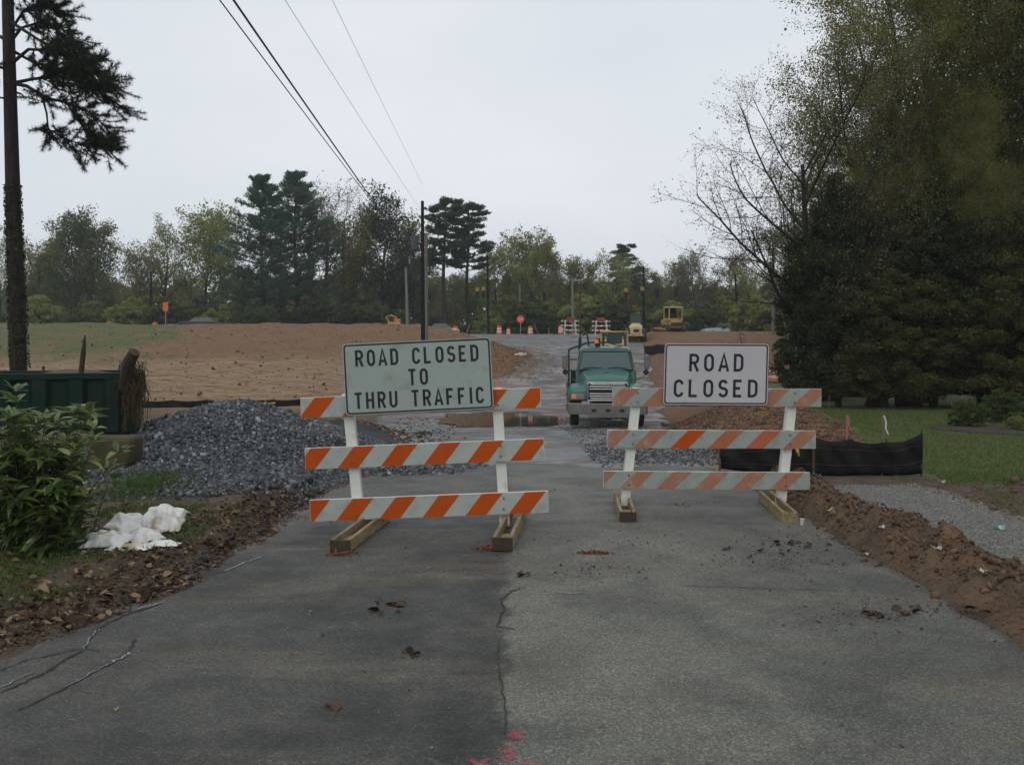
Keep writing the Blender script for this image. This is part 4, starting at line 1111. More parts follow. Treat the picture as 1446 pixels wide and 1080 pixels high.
# signals over the junction
def span(p0, p1, label, sag=.5, r0=.02):
    n = 14; ps = [Vector(p0).lerp(Vector(p1), k / n) - Vector((0, 0, sag * 4 * (k / n) * (1 - k / n))) for k in range(n + 1)]
    tag(MB().tube(ps, r0, 4).build('span_wire', wire_m), label, 'wire', 'signal span wires')
span(pt(688, 396, 100), pt(909, 396, 100), 'span wire crossing the junction between two dark poles', .5)
span(pt(909, 394, 100), pt(1040, 396, 108), 'span wire from the slim pole to the leaning dark pole', .2)
span(pt(573, 392, 92), pt(688, 394, 100), 'span wire between the short grey pole and the dark pole', .6)
span(pt(-200, 345, 108), pt(213, 385, 108), 'faint wire over the trees beyond the grassy embankment', .4)
sig_b = mk('signal_black', (.012, .012, .012), rough=.5)
sig_y = mk('signal_yellow', (.30, .19, .04), (.24, .15, .03), .5, 3)
def signal(px, py, ylw, label):
    p = pt(px, py, 98); s = thing('traffic_signal', (p.x, p.y, p.z - .6), label, 'traffic light', 'traffic lights over the junction')
    MB().box(p.x - .21, p.x + .21, 98 - .12, 98 + .12, p.z - .62, p.z + .02).build('lower_housing', sig_b, s, .03)
    MB().box(p.x - .21, p.x + .21, 98 - .12, 98 + .12, p.z + .025, p.z + .45).build('upper_housing', sig_y if ylw else sig_b, s, .03)
    for k, z in enumerate((-.36, -.12, .3)[:2 if ylw else 3]):
        MB().tube([(p.x, 97.86, p.z + z), (p.x, 97.62, p.z + z - .02)], .12, 10).build('visor', sig_b, s)
    MB().tube([(p.x, 98, p.z + .5), (p.x, 99.6, pt(px, 397, 99.6).z)], .025, 5).build('hanger', sig_b, s)
    return s
for px, py, yv, lab in ((674, 412, 1, 'leftmost traffic light, yellow topped, left of the dark pole'), (682.5, 411, 1, 'yellow topped traffic light right beside the leftmost one'),
    (751, 417, 0, 'dark traffic light hanging right of the round red sign'), (769, 417, 0, 'dark traffic light hanging left of the pale grey pole'), (884, 413, 1, 'yellow faced traffic light hanging above the roller'),
    (907, 411, 1, 'yellow faced traffic light touching the slim pole'), (928, 413, 0, 'small dark traffic light left of the bulldozer roof'), (955, 410, 0, 'dark traffic light straight above the bulldozer')):
    signal(px, py, yv, lab)

# ================================================================ silt fences
silt_m, nt, P = nmat('silt_fabric')
v = posco(nt)
mp = nt.nodes.new('ShaderNodeMapping'); mp.inputs['Scale'].default_value = (1.2, 1.2, .5); nt.links.new(v, mp.inputs[0])
c = mixc(nt, ramp(nt, noise(nt, 3, 7, mp.outputs[0], .65), [(.4, 0.0), (.68, 1.0)]), (.005, .006, .006), (.017, .019, .018))
nt.links.new(c, P.inputs['Base Color']); P.inputs['Roughness'].default_value = .7; P.inputs['Specular IOR Level'].default_value = .12
bump(nt, P, noise(nt, 40, 3, v), .3, .004)
stake_dark = mk('stake_dark_wood', (.09, .07, .045), (.06, .045, .03), .85, 6)
thread_m = mk('orange_thread', (.16, .05, .03), rough=.8)
def silt_fence(pts, label, post_every=2, thread=False, hfun=None):
    """pts: (x, y, ztop, zbottom)"""
    f = thing('silt_fence', (pts[0][0], pts[0][1], pts[0][3]), label, 'silt fence', 'black silt fences')
    n = 0; mb = MB(); vs = []; cols = []
    for (a, b) in zip(pts[:-1], pts[1:]):
        for k in range(10): t = k / 10; cols.append([a[i] + (b[i] - a[i]) * t for i in range(4)] + [t])
    cols.append(list(pts[-1]) + [0])
    rows = 7
    for i, (x, y, zt, zb, t) in enumerate(cols):
        for j in range(rows):
            q = j / (rows - 1); wv = .035 * math.sin(i * .9 + j) * math.sin(q * 3.14) + .04 * math.sin(i * .37 + 1)
            sag = -.05 * math.sin(t * math.pi) * (q ** 2)
            vs.append((x + wv * .3, y + wv, zb + (zt - zb) * q + sag))
    mb.add(vs, [(i * rows + j, (i + 1) * rows + j, (i + 1) * rows + j + 1, i * rows + j + 1) for i in range(len(cols) - 1) for j in range(rows - 1)])
    o = mb.build('fabric', silt_m, f, smooth=True)
    md = o.modifiers.new('thick', 'SOLIDIFY'); md.thickness = .004
    for i, p in enumerate(pts):
        mb = MB(); mb.beam((p[0], p[1] + .05, p[3] - .1), (p[0] + .01, p[1] + .05, p[2] + .05), .03, .03); mb.build('stake', stake_dark, f)
    if thread:
        for q in (.30, .72):
            ps = [(c_[0] + .01, c_[1] - .022 + .035 * math.sin(i * .9 + q * 6) * math.sin(q * 3.14) + .04 * math.sin(i * .37 + 1), c_[3] + (c_[2] - c_[3]) * q) for i, c_ in enumerate(cols)]
            MB().tube(ps, .0022, 4).build('thread', thread_m, f)
    return f
def P2(px, yt, yb, d):
    a = pt(px, yt, d); b = pt(px, yb, d); return (a.x, d, a.z, b.z)
silt_fence([P2(1017, 634, 662, 14.2), P2(1085, 621, 670, 14.0), P2(1150, 617, 672, 13.6), P2(1200, 620, 672, 13.6), P2(1252, 624, 672, 13.6), P2(1303, 611, 669, 13.5)], 'sagging black silt fence on the lawn edge right of the barricades', thread=True)
rows_ = []
for px in np.linspace(196, 480, 7):
    d = 35.5 + (px - 196) / 284 * 1.5; x = (px - 723) / F * d; zb = hz(x, d); rows_.append((x, d, zb + .30, zb - .1))
silt_fence(rows_, 'low black silt fence along the foot of the brown embankment')
rows_ = []
for px, d in ((1070, 54), (1100, 54.5), (1130, 55), (1180, 55.5)):
    x = (px - 723) / F * d; zb = hz(x, d); rows_.append((x, d, zb + .5, zb - .1))
silt_fence(rows_, 'far black silt fence below the clay slope right of the two line sign')
rows_ = []
for px, d in ((910, 71), (930, 69), (945, 66), (958, 62)):
    x = (px - 723) / F * d; zb = hz(x, d); rows_.append((x, d, zb + .7, zb - .1))
silt_fence(rows_, 'far black silt fence just right of the truck mirror')

# ================================================================ dumpster and block on the left
dgreen = mk('dumpster_green', (.004, .028, .018), (.003, .018, .012), .6, 2, dirt=(.022, .02, .014), dirt_amt=.5, dscale=1.5, spec=.15)
dark_in = mk('dumpster_dark_rust', (.035, .025, .018), (.02, .016, .012), .85, 3)  # dark rusty brown of the underframe, also on the block's bearer
dp = thing('dumpster', ((186 - 723) / F * 14.3, 14.3, 0), 'dark green open dumpster full of soil and branches behind the leafy bush', 'dumpster')
xE = (186 - 723) / F * 14.3; x0d = -12.5; yf = 14.3; zt = CAMH - (526 - HZ) / F * 14.3; zb = .50
MB().box(x0d, xE, yf, yf + .05, zb, zt - .10).build('side_wall', dgreen, dp)
MB().box(x0d, xE, yf + 1.95, yf + 2.0, zb, zt - .10).build('side_wall', dgreen, dp)
MB().box(xE, xE + .05, yf, yf + 2.0, zb, zt - .10).build('end_wall', dgreen, dp)
MB().box(x0d, xE + .06, yf - .06, yf + .08, zt - .10, zt).build('top_rail', dgreen, dp, .01)
MB().box(x0d, xE + .06, yf + 1.92, yf + 2.06, zt - .10, zt).build('top_rail', dgreen, dp, .01)
MB().box(xE - .02, xE + .10, yf + .085, yf + 1.915, zt - .10, zt).build('top_rail', dgreen, dp, .01)
for k in range(9):
    x = xE - .28 - k * .52
    MB().loft([[(x - .15, yf - .001, zb + .02), (x - .09, yf - .11, zb + .02), (x + .09, yf - .11, zb + .02), (x + .15, yf - .001, zb + .02)], [(x - .15, yf - .001, zt - .102), (x - .09, yf - .11, zt - .102), (x + .09, yf - .11, zt - .102), (x + .15, yf - .001, zt - .102)]]).build('side_rib', dgreen, dp)
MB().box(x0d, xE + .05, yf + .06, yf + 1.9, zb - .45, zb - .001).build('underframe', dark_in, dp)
MB().box(x0d, xE - .1, yf - .03, yf + .06, zb - .10, zb + .01).build('bottom_rail', dgreen, dp)
# load of soil
lx = np.linspace(x0d + .05, xE - .02, 60); ly = np.linspace(yf + .09, yf + 1.9, 24)
LX, LY = np.meshgrid(lx, ly); LZ = zt - .14 + .22 * fbm(LX * 1.3, LY * 1.3, 5, 41)
i0 = (np.arange(23)[:, None] * 60 + np.arange(59)[None, :]).ravel()
soil_m = mk('soil_dark', (.055, .038, .026), (.10, .07, .045), .9, 9, bs=.8)
o = link('soil_load', mesh_arrays('soil_load', np.stack([LX, LY, LZ], -1).reshape(-1, 3) - np.array(dp.location), [np.stack([i0, i0 + 1, i0 + 61, i0 + 60], 1)]), soil_m, dp, True)
bark_m = mk('bark_brown', (.075, .05, .035), (.04, .028, .02), .9, 10, bs=.8, stretch=(4, 4, 1))
dp.rotation_euler = (0, 0, R(20))
# debris in the dumpster
a = pt(168, 530, 13.9); b = pt(190, 497, 13.7)
o = MB().tube([tuple(a + Vector((0, .2, -.2))), tuple(a.lerp(b, .5) + Vector((.02, 0, 0))), tuple(b)], [.09, .10, .085], 9).build('log', bark_m, smooth=True); tag(o, 'thick broken log sticking out of the dumpster corner', 'log')
a = pt(112, 535, 14.2); b = pt(120, 474, 14.0)
o = MB().tube([tuple(a - Vector((0, 0, .2))), tuple(a.lerp(b, .6) + Vector((.01, 0, 0))), tuple(b)], [.045, .04, .012], 7).build('broken_branch', bark_m, smooth=True); tag(o, 'thin pointed stick standing up in the dumpster', 'stick')
a = pt(55, 533, 14.1); b = pt(62, 517, 14.1)
o = MB().tube([tuple(a - Vector((0, 0, .2))), tuple(b)], [.035, .02], 6).build('broken_branch', bark_m, smooth=True); tag(o, 'short stub of wood at the dumpster rim near the pine', 'stick')
# dead grass hanging over the corner
thatch_m = leafmat('dead_grass', [(.06, .045, .024), (.035, .028, .016), (.10, .08, .045), (.025, .022, .013)], .15)
vs = []; fs = []
for k in range(400):
    px = rng.normal(186, 7.5) if k % 3 else rng.uniform(168, 204); y0_ = yf - .25 + rng.uniform(-.12, .35)
    top_ = pt(px, rng.uniform(508, 545), y0_); L = rng.uniform(.2, .95) * rng.random() ** .4; q = top_.copy(); pts_ = [q.copy()]
    for s in range(4): q = q + Vector((rng.normal(0, .045), rng.normal(-.005, .03), -L / 4)); pts_.append(q.copy())
    w = rng.uniform(.002, .0055); n0 = len(vs)
    for p in pts_: vs += [(p.x - w, p.y, p.z), (p.x + w, p.y + w, p.z)]
    fs += [(n0 + 2 * i, n0 + 2 * i + 1, n0 + 2 * i + 3, n0 + 2 * i + 2) for i in range(4)]
o = link('dead_grass', mesh_arrays('dead_grass', np.array(vs), [np.array(fs)]), thatch_m); tag(o, 'dead grass and roots hanging over the dumpster corner', None, None, 'stuff')
# mossy block
block_m = mk('mossy_block', (.085, .066, .028), (.04, .038, .015), .9, 2.5, bs=.6, dirt=(.035, .035, .018), dirt_amt=.6, dscale=2)
xb1 = (187 - 723) / F * 12.6; zt2 = CAMH - (617 - HZ) / F * 12.6; zb2 = CAMH - (672 - HZ) / F * 12.6
blk = thing('concrete_block', (-6.2, 12.6, 0), 'mossy yellow brown block in front of the dumpster beside the stone pile', 'block')
MB().loft([[(xb1 - 1.7, 12.5, zb2), (xb1 - .14, 12.5, zb2), (xb1, 12.5, zb2 + .18), (xb1, 12.5, zt2), (xb1 - 1.7, 12.5, zt2)], [(xb1 - 1.7, 13.0, zb2), (xb1 - .14, 13.0, zb2), (xb1, 13.0, zb2 + .18), (xb1, 13.0, zt2), (xb1 - 1.7, 13.0, zt2)]]).build('block_body', block_m, blk, .05, True)
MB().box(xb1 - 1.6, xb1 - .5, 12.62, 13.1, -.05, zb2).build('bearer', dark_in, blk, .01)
for (pa, pb, w, lab) in (((120, 697), (186, 683), .10, 'weathered plank lying below the mossy block'), ((95, 706), (150, 702), .12, 'short dark plank near the leafy bush')):
    a = ground_at(*pa); b = ground_at(*pb); a.z = hz(a.x, a.y) + .05; b.z = hz(b.x, b.y) + .09
    mb = MB(); mb.beam(a, b, w, .035); o = mb.build('loose_plank', wood_m, None, .004); tag(o, lab, 'plank')
# yellow hose on the stone pile
# ================================================================ stone pile
def pile_h(x, y):
    u = (x + 5.25) / 2.2; w = (y - 16.6) / 3.4
    a = np.exp(-(np.abs(u) ** 1.75) - (np.abs(w) ** 2.0)) * 1.06
    u2 = (x + 3.55) / 1.0; a2 = .62 * np.exp(-(np.abs(u2) ** 2.2) - (np.abs((y - 16.2) / 2.0) ** 2.2))
    u3 = (x + 2.6) / 2.1; a3 = .20 * np.exp(-np.abs(u3) ** 2.4 - np.abs((y - 14.5) / 1.1) ** 2.2)
    return np.maximum(np.maximum(a, a2), a3) + (fbm(x * 1.7, y * 1.7, 4, 51) - .5) * .10 * np.clip(a * 3, 0, 1) - .05
gx = np.arange(-9.3, -.3, .06); gy = np.arange(10.8, 22, .08)
GX, GY = np.meshgrid(gx, gy)
basez = H(GX, GY)
GZ = basez + pile_h(GX, GY)
m_, n_ = GX.shape
i0 = (np.arange(m_ - 1)[:, None] * n_ + np.arange(n_ - 1)[None, :]).ravel()
fq = np.stack([i0, i0 + 1, i0 + n_ + 1, i0 + n_], 1)
keep = pile_h(GX, GY).ravel()[fq].max(1) > -.045
rock_dark = mk('crushed_stone_fines', (.040, .044, .048), (.02, .022, .024), .85, 14, bs=.8)
pl_ = thing('stone_pile', (-5.3, 16.5, 0), 'heap of blue grey crushed stone between the dumpster and the left barricade', 'stone pile')
V_ = np.stack([GX, GY, GZ], -1).reshape(-1, 3) - np.array(pl_.location)
link('pile_core', mesh_arrays('pile_core', V_, [fq[keep]]), rock_dark, pl_, True)
stone_m, nt, P = nmat('crushed_stone')
g_ = nt.nodes.new('ShaderNodeNewGeometry')
c = ramp(nt, g_.outputs['Random Per Island'], [(0, (.018, .021, .023)), (.45, (.042, .048, .053)), (.78, (.085, .095, .102)), (.94, (.17, .18, .185)), (1, (.32, .325, .325))])
c = mixc(nt, ramp(nt, noise(nt, 60, 3, posco(nt)), [(.4, 0.0), (.7, .4)]), c, (.06, .065, .07))
nt.links.new(c, P.inputs['Base Color']); P.inputs['Roughness'].default_value = .62
ico_v = None
def icos():
    t = (1 + 5 ** .5) / 2
    v = np.array([(-1, t, 0), (1, t, 0), (-1, -t, 0), (1, -t, 0), (0, -1, t), (0, 1, t), (0, -1, -t), (0, 1, -t), (t, 0, -1), (t, 0, 1), (-t, 0, -1), (-t, 0, 1)], float)
    v /= np.linalg.norm(v[0])
    f = np.array([(0, 11, 5), (0, 5, 1), (0, 1, 7), (0, 7, 10), (0, 10, 11), (1, 5, 9), (5, 11, 4), (11, 10, 2), (10, 7, 6), (7, 1, 8), (3, 9, 4), (3, 4, 2), (3, 2, 6), (3, 6, 8), (3, 8, 9), (4, 9, 5), (2, 4, 11), (6, 2, 10), (8, 6, 7), (9, 8, 1)])
    return v, f
OCT_V = np.array([(1, 0, 0), (-1, 0, 0), (0, 1, 0), (0, -1, 0), (0, 0, 1), (0, 0, -1)], float)
OCT_F = np.array([(0, 2, 4), (2, 1, 4), (1, 3, 4), (3, 0, 4), (2, 0, 5), (1, 2, 5), (3, 1, 5), (0, 3, 5)])
CUB_V = np.array([(x, y, z) for x in (-1, 1) for y in (-1, 1) for z in (-1, 1)], float) * .7
CUB_F = np.array([(0, 1, 3, 2), (4, 6, 7, 5), (0, 4, 5, 1), (2, 3, 7, 6), (0, 2, 6, 4), (1, 5, 7, 3)])
def rand_rot(n):
    q = rng.normal(size=(n, 4)); q /= np.linalg.norm(q, axis=1)[:, None]
    w, x, y, z = q.T
    return np.stack([np.stack([1 - 2 * (y * y + z * z), 2 * (x * y - z * w), 2 * (x * z + y * w)], -1), np.stack([2 * (x * y + z * w), 1 - 2 * (x * x + z * z), 2 * (y * z - x * w)], -1), np.stack([2 * (x * z - y * w), 2 * (y * z + x * w), 1 - 2 * (x * x + y * y)], -1)], 1)
def chunks(name, C, S, mat, parent=None, base='cub', jit=.28, flat=.7, smooth=False):
    """C (n,3) centres, S (n,) radii"""
    bv, bf = (CUB_V, CUB_F) if base == 'cub' else (OCT_V, OCT_F) if base == 'oct' else icos()
    n = len(C); v = bv[None] * (1 + rng.normal(0, jit, (n, len(bv), 1))) * np.stack([np.ones(n), rng.uniform(.6, 1, n), rng.uniform(flat * .6, flat, n)], -1)[:, None, :]
    v = np.einsum('nij,nkj->nki', rand_rot(n), v) * S[:, None, None] + C[:, None, :]
    og = np.array(root_origin(parent))
    f = bf[None] + (np.arange(n) * len(bv))[:, None, None]
    return link(name, mesh_arrays(name, v.reshape(-1, 3) - og, [f.reshape(-1, bf.shape[1])]), mat, parent, smooth)
n = 62000
sx_ = rng.uniform(-9.2, -.4, n); sy_ = rng.uniform(11.2, 18.6, n)
ph = pile_h(sx_, sy_); k = ph > rng.uniform(-.04, .05, n)
sx_, sy_, ph = sx_[k], sy_[k], ph[k]
SZ = np.exp(rng.normal(-3.86, .40, len(sx_)))
o = chunks('stones', np.stack([sx_, sy_, H(sx_, sy_) + ph + SZ * .3], -1), SZ, stone_m, pl_); tag(o, None, None, None, 'stuff')
# loose stones strewn around: verge, road edge, gravel strips
n = 9000
ax = np.concatenate([rng.normal(-2.6, .35, 1500), rng.uniform(1.5, 4.3, 1900), rng.choice([-1, 1], 2600) * rng.uniform(1.6, 4.2, 2600)]); ay = np.concatenate([rng.uniform(11.2, 14.5, 1500), rng.normal(17.5, 1.6, 1900), rng.uniform(14.5, 34, 2600)])
k = (ay > 15.2) | (ax < road_left(ay) + .1)
ax, ay = ax[k], ay[k]
S_ = np.exp(rng.normal(-3.9, .35, len(ax)))
o = chunks('loose_gravel', np.stack([ax, ay, H(ax, ay) + S_ * .25], -1), S_, stone_m); tag(o, 'loose crushed stones strewn over the roadbed', None, None, 'stuff')
# stones of the pale path
n = 9000; ax = rng.uniform(4.3, 5.7, n); ay = rng.uniform(7.0, 12.5, n); S_ = np.exp(rng.normal(-4.6, .3, n))
path_st = leafmat('path_stone', [(.12, .125, .125), (.24, .24, .235), (.19, .17, .14)], 0)
o = chunks('path_gravel', np.stack([ax, ay, H(ax, ay) + S_ * .2], -1), S_, path_st); tag(o, 'fine pale crushed stones of the path', None, None, 'stuff')
# hose, rubber scrap on the pile
a, m__, b = pt(350, 577, 18.6), pt(375, 571, 19.0), pt(388, 569, 19.3)
o = MB().tube([tuple(a), tuple(m__), tuple(b)], .022, 6).build('yellow_strap', mk('strap_yellow', (.45, .33, .05), rough=.6)); tag(o, 'yellow strap lying along the top of the stone pile', 'strap')
c_ = pt(325, 590, 16.4)
vv = []
o = chunks('tar_lump', np.array([[c_.x + dx, c_.y + dy, c_.z + dz] for dx, dy, dz in ((0, 0, 0), (-.12, .1, .06), (.10, 0, -.05))]), np.array([.13, .10, .11]), crack_m, None, 'ico'); tag(o, 'black lump of tar on top of the stone pile', 'lump')

# ================================================================ soil clods and litter
clod_m, nt, P = nmat('soil_clod')
g_ = nt.nodes.new('ShaderNodeNewGeometry')
c = ramp(nt, g_.outputs['Random Per Island'], [(0, (.045, .028, .016)), (.4, (.075, .045, .026)), (.8, (.125, .066, .034)), (1, (.18, .105, .056))])
c = mixc(nt, ramp(nt, noise(nt, 30, 5, posco(nt)), [(.4, 0.0), (.7, .6)]), c, (.045, .03, .02))
nt.links.new(c, P.inputs['Base Color']); P.inputs['Roughness'].default_value = .95
bump(nt, P, noise(nt, 60, 6, posco(nt)), .8, .01)
n = 11000
ay = rng.uniform(3, 13, n); bx_ = np.interp(ay, [2, 5, 7, 9, 10.5, 12, 13], [4.3, 4.0, 3.75, 3.72, 3.68, 3.7, 3.9]); ax = bx_ + rng.normal(0, .27, n)
ax = np.maximum(ax, road_right(ay) - .15 + np.abs(rng.normal(0, .06, n)))
S_ = np.minimum(np.exp(rng.normal(-4.65, .6, n)), .038)
n2 = 5000; ay2 = rng.uniform(8.5, 13.2, n2); ax2 = rng.uniform(5.5, 9.5, n2); k = fbm(ax2 * 2.2, ay2 * 2.2, 5, 9) > .45; ay2, ax2 = ay2[k], ax2[k]; S2 = np.exp(rng.normal(-4.6, .5, len(ax2)))
n3 = 8000; ay3 = rng.uniform(15, 30, n3); ax3 = right_edge(ay3) + rng.uniform(-.2, 4.2, n3); k = ax3 < lawn_edge(ay3); ay3, ax3 = ay3[k], ax3[k]; S3 = np.exp(rng.normal(-3.75, .5, len(ax3)))
n4 = 1600; ay4 = rng.normal(21.5, 1.8, n4); ax4 = rng.normal(-3.9, .8, n4); S4 = np.exp(rng.normal(-3.4, .45, n4))
n5 = 4500; ay5 = rng.uniform(4.2, 13.5, n5); ax5 = road_left(ay5) - np.abs(rng.normal(0, .45, n5)) + .12; S5 = np.minimum(np.exp(rng.normal(-4.7, .5, n5)), .03)
AX = np.concatenate([ax, ax2, ax3, ax4, ax5]); AY = np.concatenate([ay, ay2, ay3, ay4, ay5]); SS = np.minimum(np.concatenate([S_, S2, S3, S4, S5]), .11)
ZZ = np.maximum(H(AX, AY), np.where((AX < road_right(AY)) & (AX > road_left(AY)) & (AY < 15), .006 + TL(AY), -9))
o = chunks('clods', np.stack([AX, AY, ZZ + SS * .2], -1), SS, clod_m, None, 'ico', .24, .7); tag(o, 'clods of brown and red soil along the berm and verges', None, None, 'stuff')
n = 2300; fy = rng.uniform(37, 76, n); fx = rng.uniform(-40, 0, n); k = fx < left_edge(fy) - .5; fy, fx = fy[k], fx[k]
S_ = np.exp(rng.normal(-3.25, .5, len(fx)))
o = chunks('field_clods', np.stack([fx, fy, H(fx, fy) + S_ * .15], -1), S_, clod_m, None, 'ico', .24, .6); tag(o, 'clods and stones strewn over the brown embankment', None, None, 'stuff')
# crumbs on the asphalt
cl = [(850, 808, .35, 60), (1085, 795, .5, 90), (1130, 760, .6, 90), (1235, 870, .35, 60), (1180, 873, .5, 60), (1290, 862, .4, 60), (1385, 870, .4, 60), (975, 715, .5, 80), (550, 852, .12, 30), (578, 925, .1, 20), (540, 720, .4, 60), (430, 735, .4, 60), (640, 655, .7, 120), (850, 770, .7, 50), (1000, 690, .8, 100), (980, 770, 1, 40), (1150, 790, .8, 120)]
q = []
for px, py, sp_, n in cl:
    g0 = ground_at(px, py)
    for _ in range(n): q.append((g0.x + rng.normal(0, sp_ * .5), g0.y + rng.normal(0, sp_ * .4), g0.z + .006))
q = np.array(q); S_ = np.exp(rng.normal(-5.0, .5, len(q)))
o = chunks('soil_crumbs', q, S_, clod_m, None, 'oct', .2); tag(o, 'small crumbs of dirt dropped on the asphalt', None, None, 'stuff')
n = 260; cy_ = rng.uniform(5.5, 11.5, n); cx_ = road_left(cy_) - np.abs(rng.normal(0, .30, n)) + .06
o = chunks('asphalt_chunks', np.stack([cx_, cy_, np.maximum(H(cx_, cy_), -.01) + .012], -1), np.exp(rng.normal(-4.2, .45, n)), mk('broken_asphalt', (.022, .023, .024), (.04, .04, .04), .95, 12, bs=.6), None, 'ico', .25, .7); tag(o, 'black broken asphalt lumps along the left road edge', None, None, 'stuff')
# red clay smears by the barricade feet
redm = mk('red_clay', (.20, .065, .035), (.12, .04, .025), .9, 14, bs=.6)
for (px, py, rx, ry_, lab) in ((692, 776, .13, .09, 'red clay crumbs at the near foot of the striped barricade'), (484, 783, .14, .10, 'red clay crumbs under the leftmost wooden foot'), (838, 782, .17, .03, 'thin smear of red clay on the asphalt between the barricades')):
    g0 = ground_at(px, py); n = 160
    C = np.stack([g0.x + rng.normal(0, rx * .45, n), g0.y + rng.normal(0, ry_ * .5, n), g0.z + np.abs(rng.normal(0, .008, n)) + .008], -1)
    o = chunks('clay_crumbs', C, np.exp(rng.normal(-4.6, .4, n)), redm, None, 'oct', .2); tag(o, lab, None, None, 'stuff')
# dark leaf clumps on the road

# ================================================================ trees
bark_g = mk('bark_grey', (.10, .09, .08), (.055, .05, .042), .9, 5, bs=.8, stretch=(3, 3, .8))
bark_p = mk('bark_pine', (.032, .025, .021), (.012, .010, .009), .92, 4, bs=1.0, stretch=(3, 3, .8))
bark_d = mk('bark_dark', (.035, .032, .026), (.018, .017, .014), .92, 5, bs=.8)
def skeleton(seed, L0, r0, P, base=(0, 0, 0), d0=(0, 0, 1)):
    r = random.Random(seed); B = []; T = []
    def rec(p, d, L, rad, lev):
        ns = max(2, int(round(L / P['seg'][lev]))); pts = [p.copy()]; dirs = [d.copy()]
        for i in range(ns):
            d = d + Vector((r.gauss(0, 1), r.gauss(0, 1), r.gauss(0, 1))) * P['wob'][lev] + Vector((0, 0, P['trop'][lev]))
            d.normalize(); p = p + d * (L / ns); pts.append(p.copy()); dirs.append(d.copy())
        e = P['end'][lev]
        rr = [max(rad * (1 - (1 - e) * i / ns), .004) for i in range(ns + 1)]
        B.append((pts, rr, lev))
        if lev >= P['from']:
            for i in range(1, ns + 1):
                T.append((pts[i], dirs[i]))
        if lev < P['lev']:
            n = P['nch'][lev]; s = P['st'][lev]; az = r.uniform(0, 6.28)
            for k in range(n):
                t = s + (1 - s) * (k + r.random() * .8) / n; t = min(t, .999)
                i = min(int(t * ns), ns - 1); f = t * ns - i
                q = pts[i].lerp(pts[i + 1], f); dd = dirs[i]
                az += 2.4 + r.uniform(-.5, .5)
                a = R(P['ang'][lev] + r.uniform(-14, 14)) * (1 - P.get('close', .25) * t)
                o = dd.orthogonal().normalized(); o.rotate(Matrix.Rotation(az, 3, dd))
                nd = (dd * math.cos(a) + o * math.sin(a)).normalized()
                shape = P['shape'][lev](t) * r.uniform(.75, 1.15)
                rec(q, nd, L * P['lr'][lev] * shape, rr[i] * P['rr'][lev] * (.7 + .3 * shape), lev + 1)
    rec(Vector(base), Vector(d0).normalized(), L0, r0, 0)
    return B, T
def tube_arrays(B, sides=(8, 5, 4, 3, 3)):
    V = []; Q = []; n0 = 0
    for pts, rr, lev in B:
        n = sides[lev]; m = len(pts)
        P_ = np.array([tuple(p) for p in pts]); R__ = np.array(rr)[:, None, None]
        t = np.gradient(P_, axis=0); t /= np.linalg.norm(t, axis=1)[:, None] + 1e-9
        a = np.cross(t, (0.31, .95, .05)); a /= np.linalg.norm(a, axis=1)[:, None] + 1e-9
        b = np.cross(t, a); k = np.arange(n) * 2 * np.pi / n
        ring = P_[:, None, :] + R__ * (a[:, None, :] * np.cos(k)[None, :, None] + b[:, None, :] * np.sin(k)[None, :, None])
        V.append(ring.reshape(-1, 3))
        i = (np.arange(m - 1)[:, None] * n + np.arange(n)[None, :]).ravel(); j = (np.arange(m - 1)[:, None] * n + (np.arange(n)[None, :] + 1) % n).ravel()
        Q.append(np.stack([i, j, j + n, i + n], 1) + n0); n0 += m * n
    return np.concatenate(V), np.concatenate(Q)
def leaf_arrays(C, size, elong=1.6, up=.0, dirs=None):
    """diamond leaves at centres C"""
    n = len(C); s = size * np.exp(rng.normal(0, .28, n))
    if dirs is None: u = rng.normal(size=(n, 3))
    else: u = dirs + rng.normal(size=(n, 3)) * .45
    u[:, 2] += up; u /= np.linalg.norm(u, axis=1)[:, None]
    w = np.cross(u, rng.normal(size=(n, 3))); w /= np.linalg.norm(w, axis=1)[:, None] + 1e-9
    a = u * (s * elong * .5)[:, None]; b = w * (s * .5)[:, None]
    V = np.stack([C - a, C + b, C + a, C - b], 1).reshape(-1, 3)
    Fq = np.arange(4 * n).reshape(n, 4)
    return V, Fq
def scatter(T, per, spread, frac=1.0):
    P_ = np.array([tuple(t[0]) for t in T]); D_ = np.array([tuple(t[1]) for t in T])
    k = rng.random(len(P_)) < frac; P_, D_ = P_[k], D_[k]
    C = np.repeat(P_, per, 0); D2 = np.repeat(D_, per, 0)
    return C + rng.normal(0, spread, C.shape), D2
def proto(name, B, leafV, leafF):
    tv, tq = tube_arrays(B)
    return {'trunk': mesh_arrays(name + '_trunk', tv, [tq]), 'crown': mesh_arrays(name + '_crown', leafV, [leafF]), 'top': float(np.percentile(leafV[:, 2], 99.6))}
BARE_RZ = 3.6
def plant_tree(name, pr, loc, rz, sc, label, cat, group, tm, cm, cname='crown'):
    root = thing(name, loc, label, cat, group)
    if 'nearly bare' in label: rz = BARE_RZ
    root.rotation_euler = (0, 0, rz); root.scale = sc
    for part, mat in (('trunk', tm), (cname, cm)):
        me = pr['trunk' if part == 'trunk' else 'crown']
        o = bpy.data.objects.new(part, me); COL.objects.link(o); o.parent = root
        if not me.materials: me.materials.append(None); 
        o.material_slots[0].link = 'OBJECT'; o.material_slots[0].material = mat
    return root

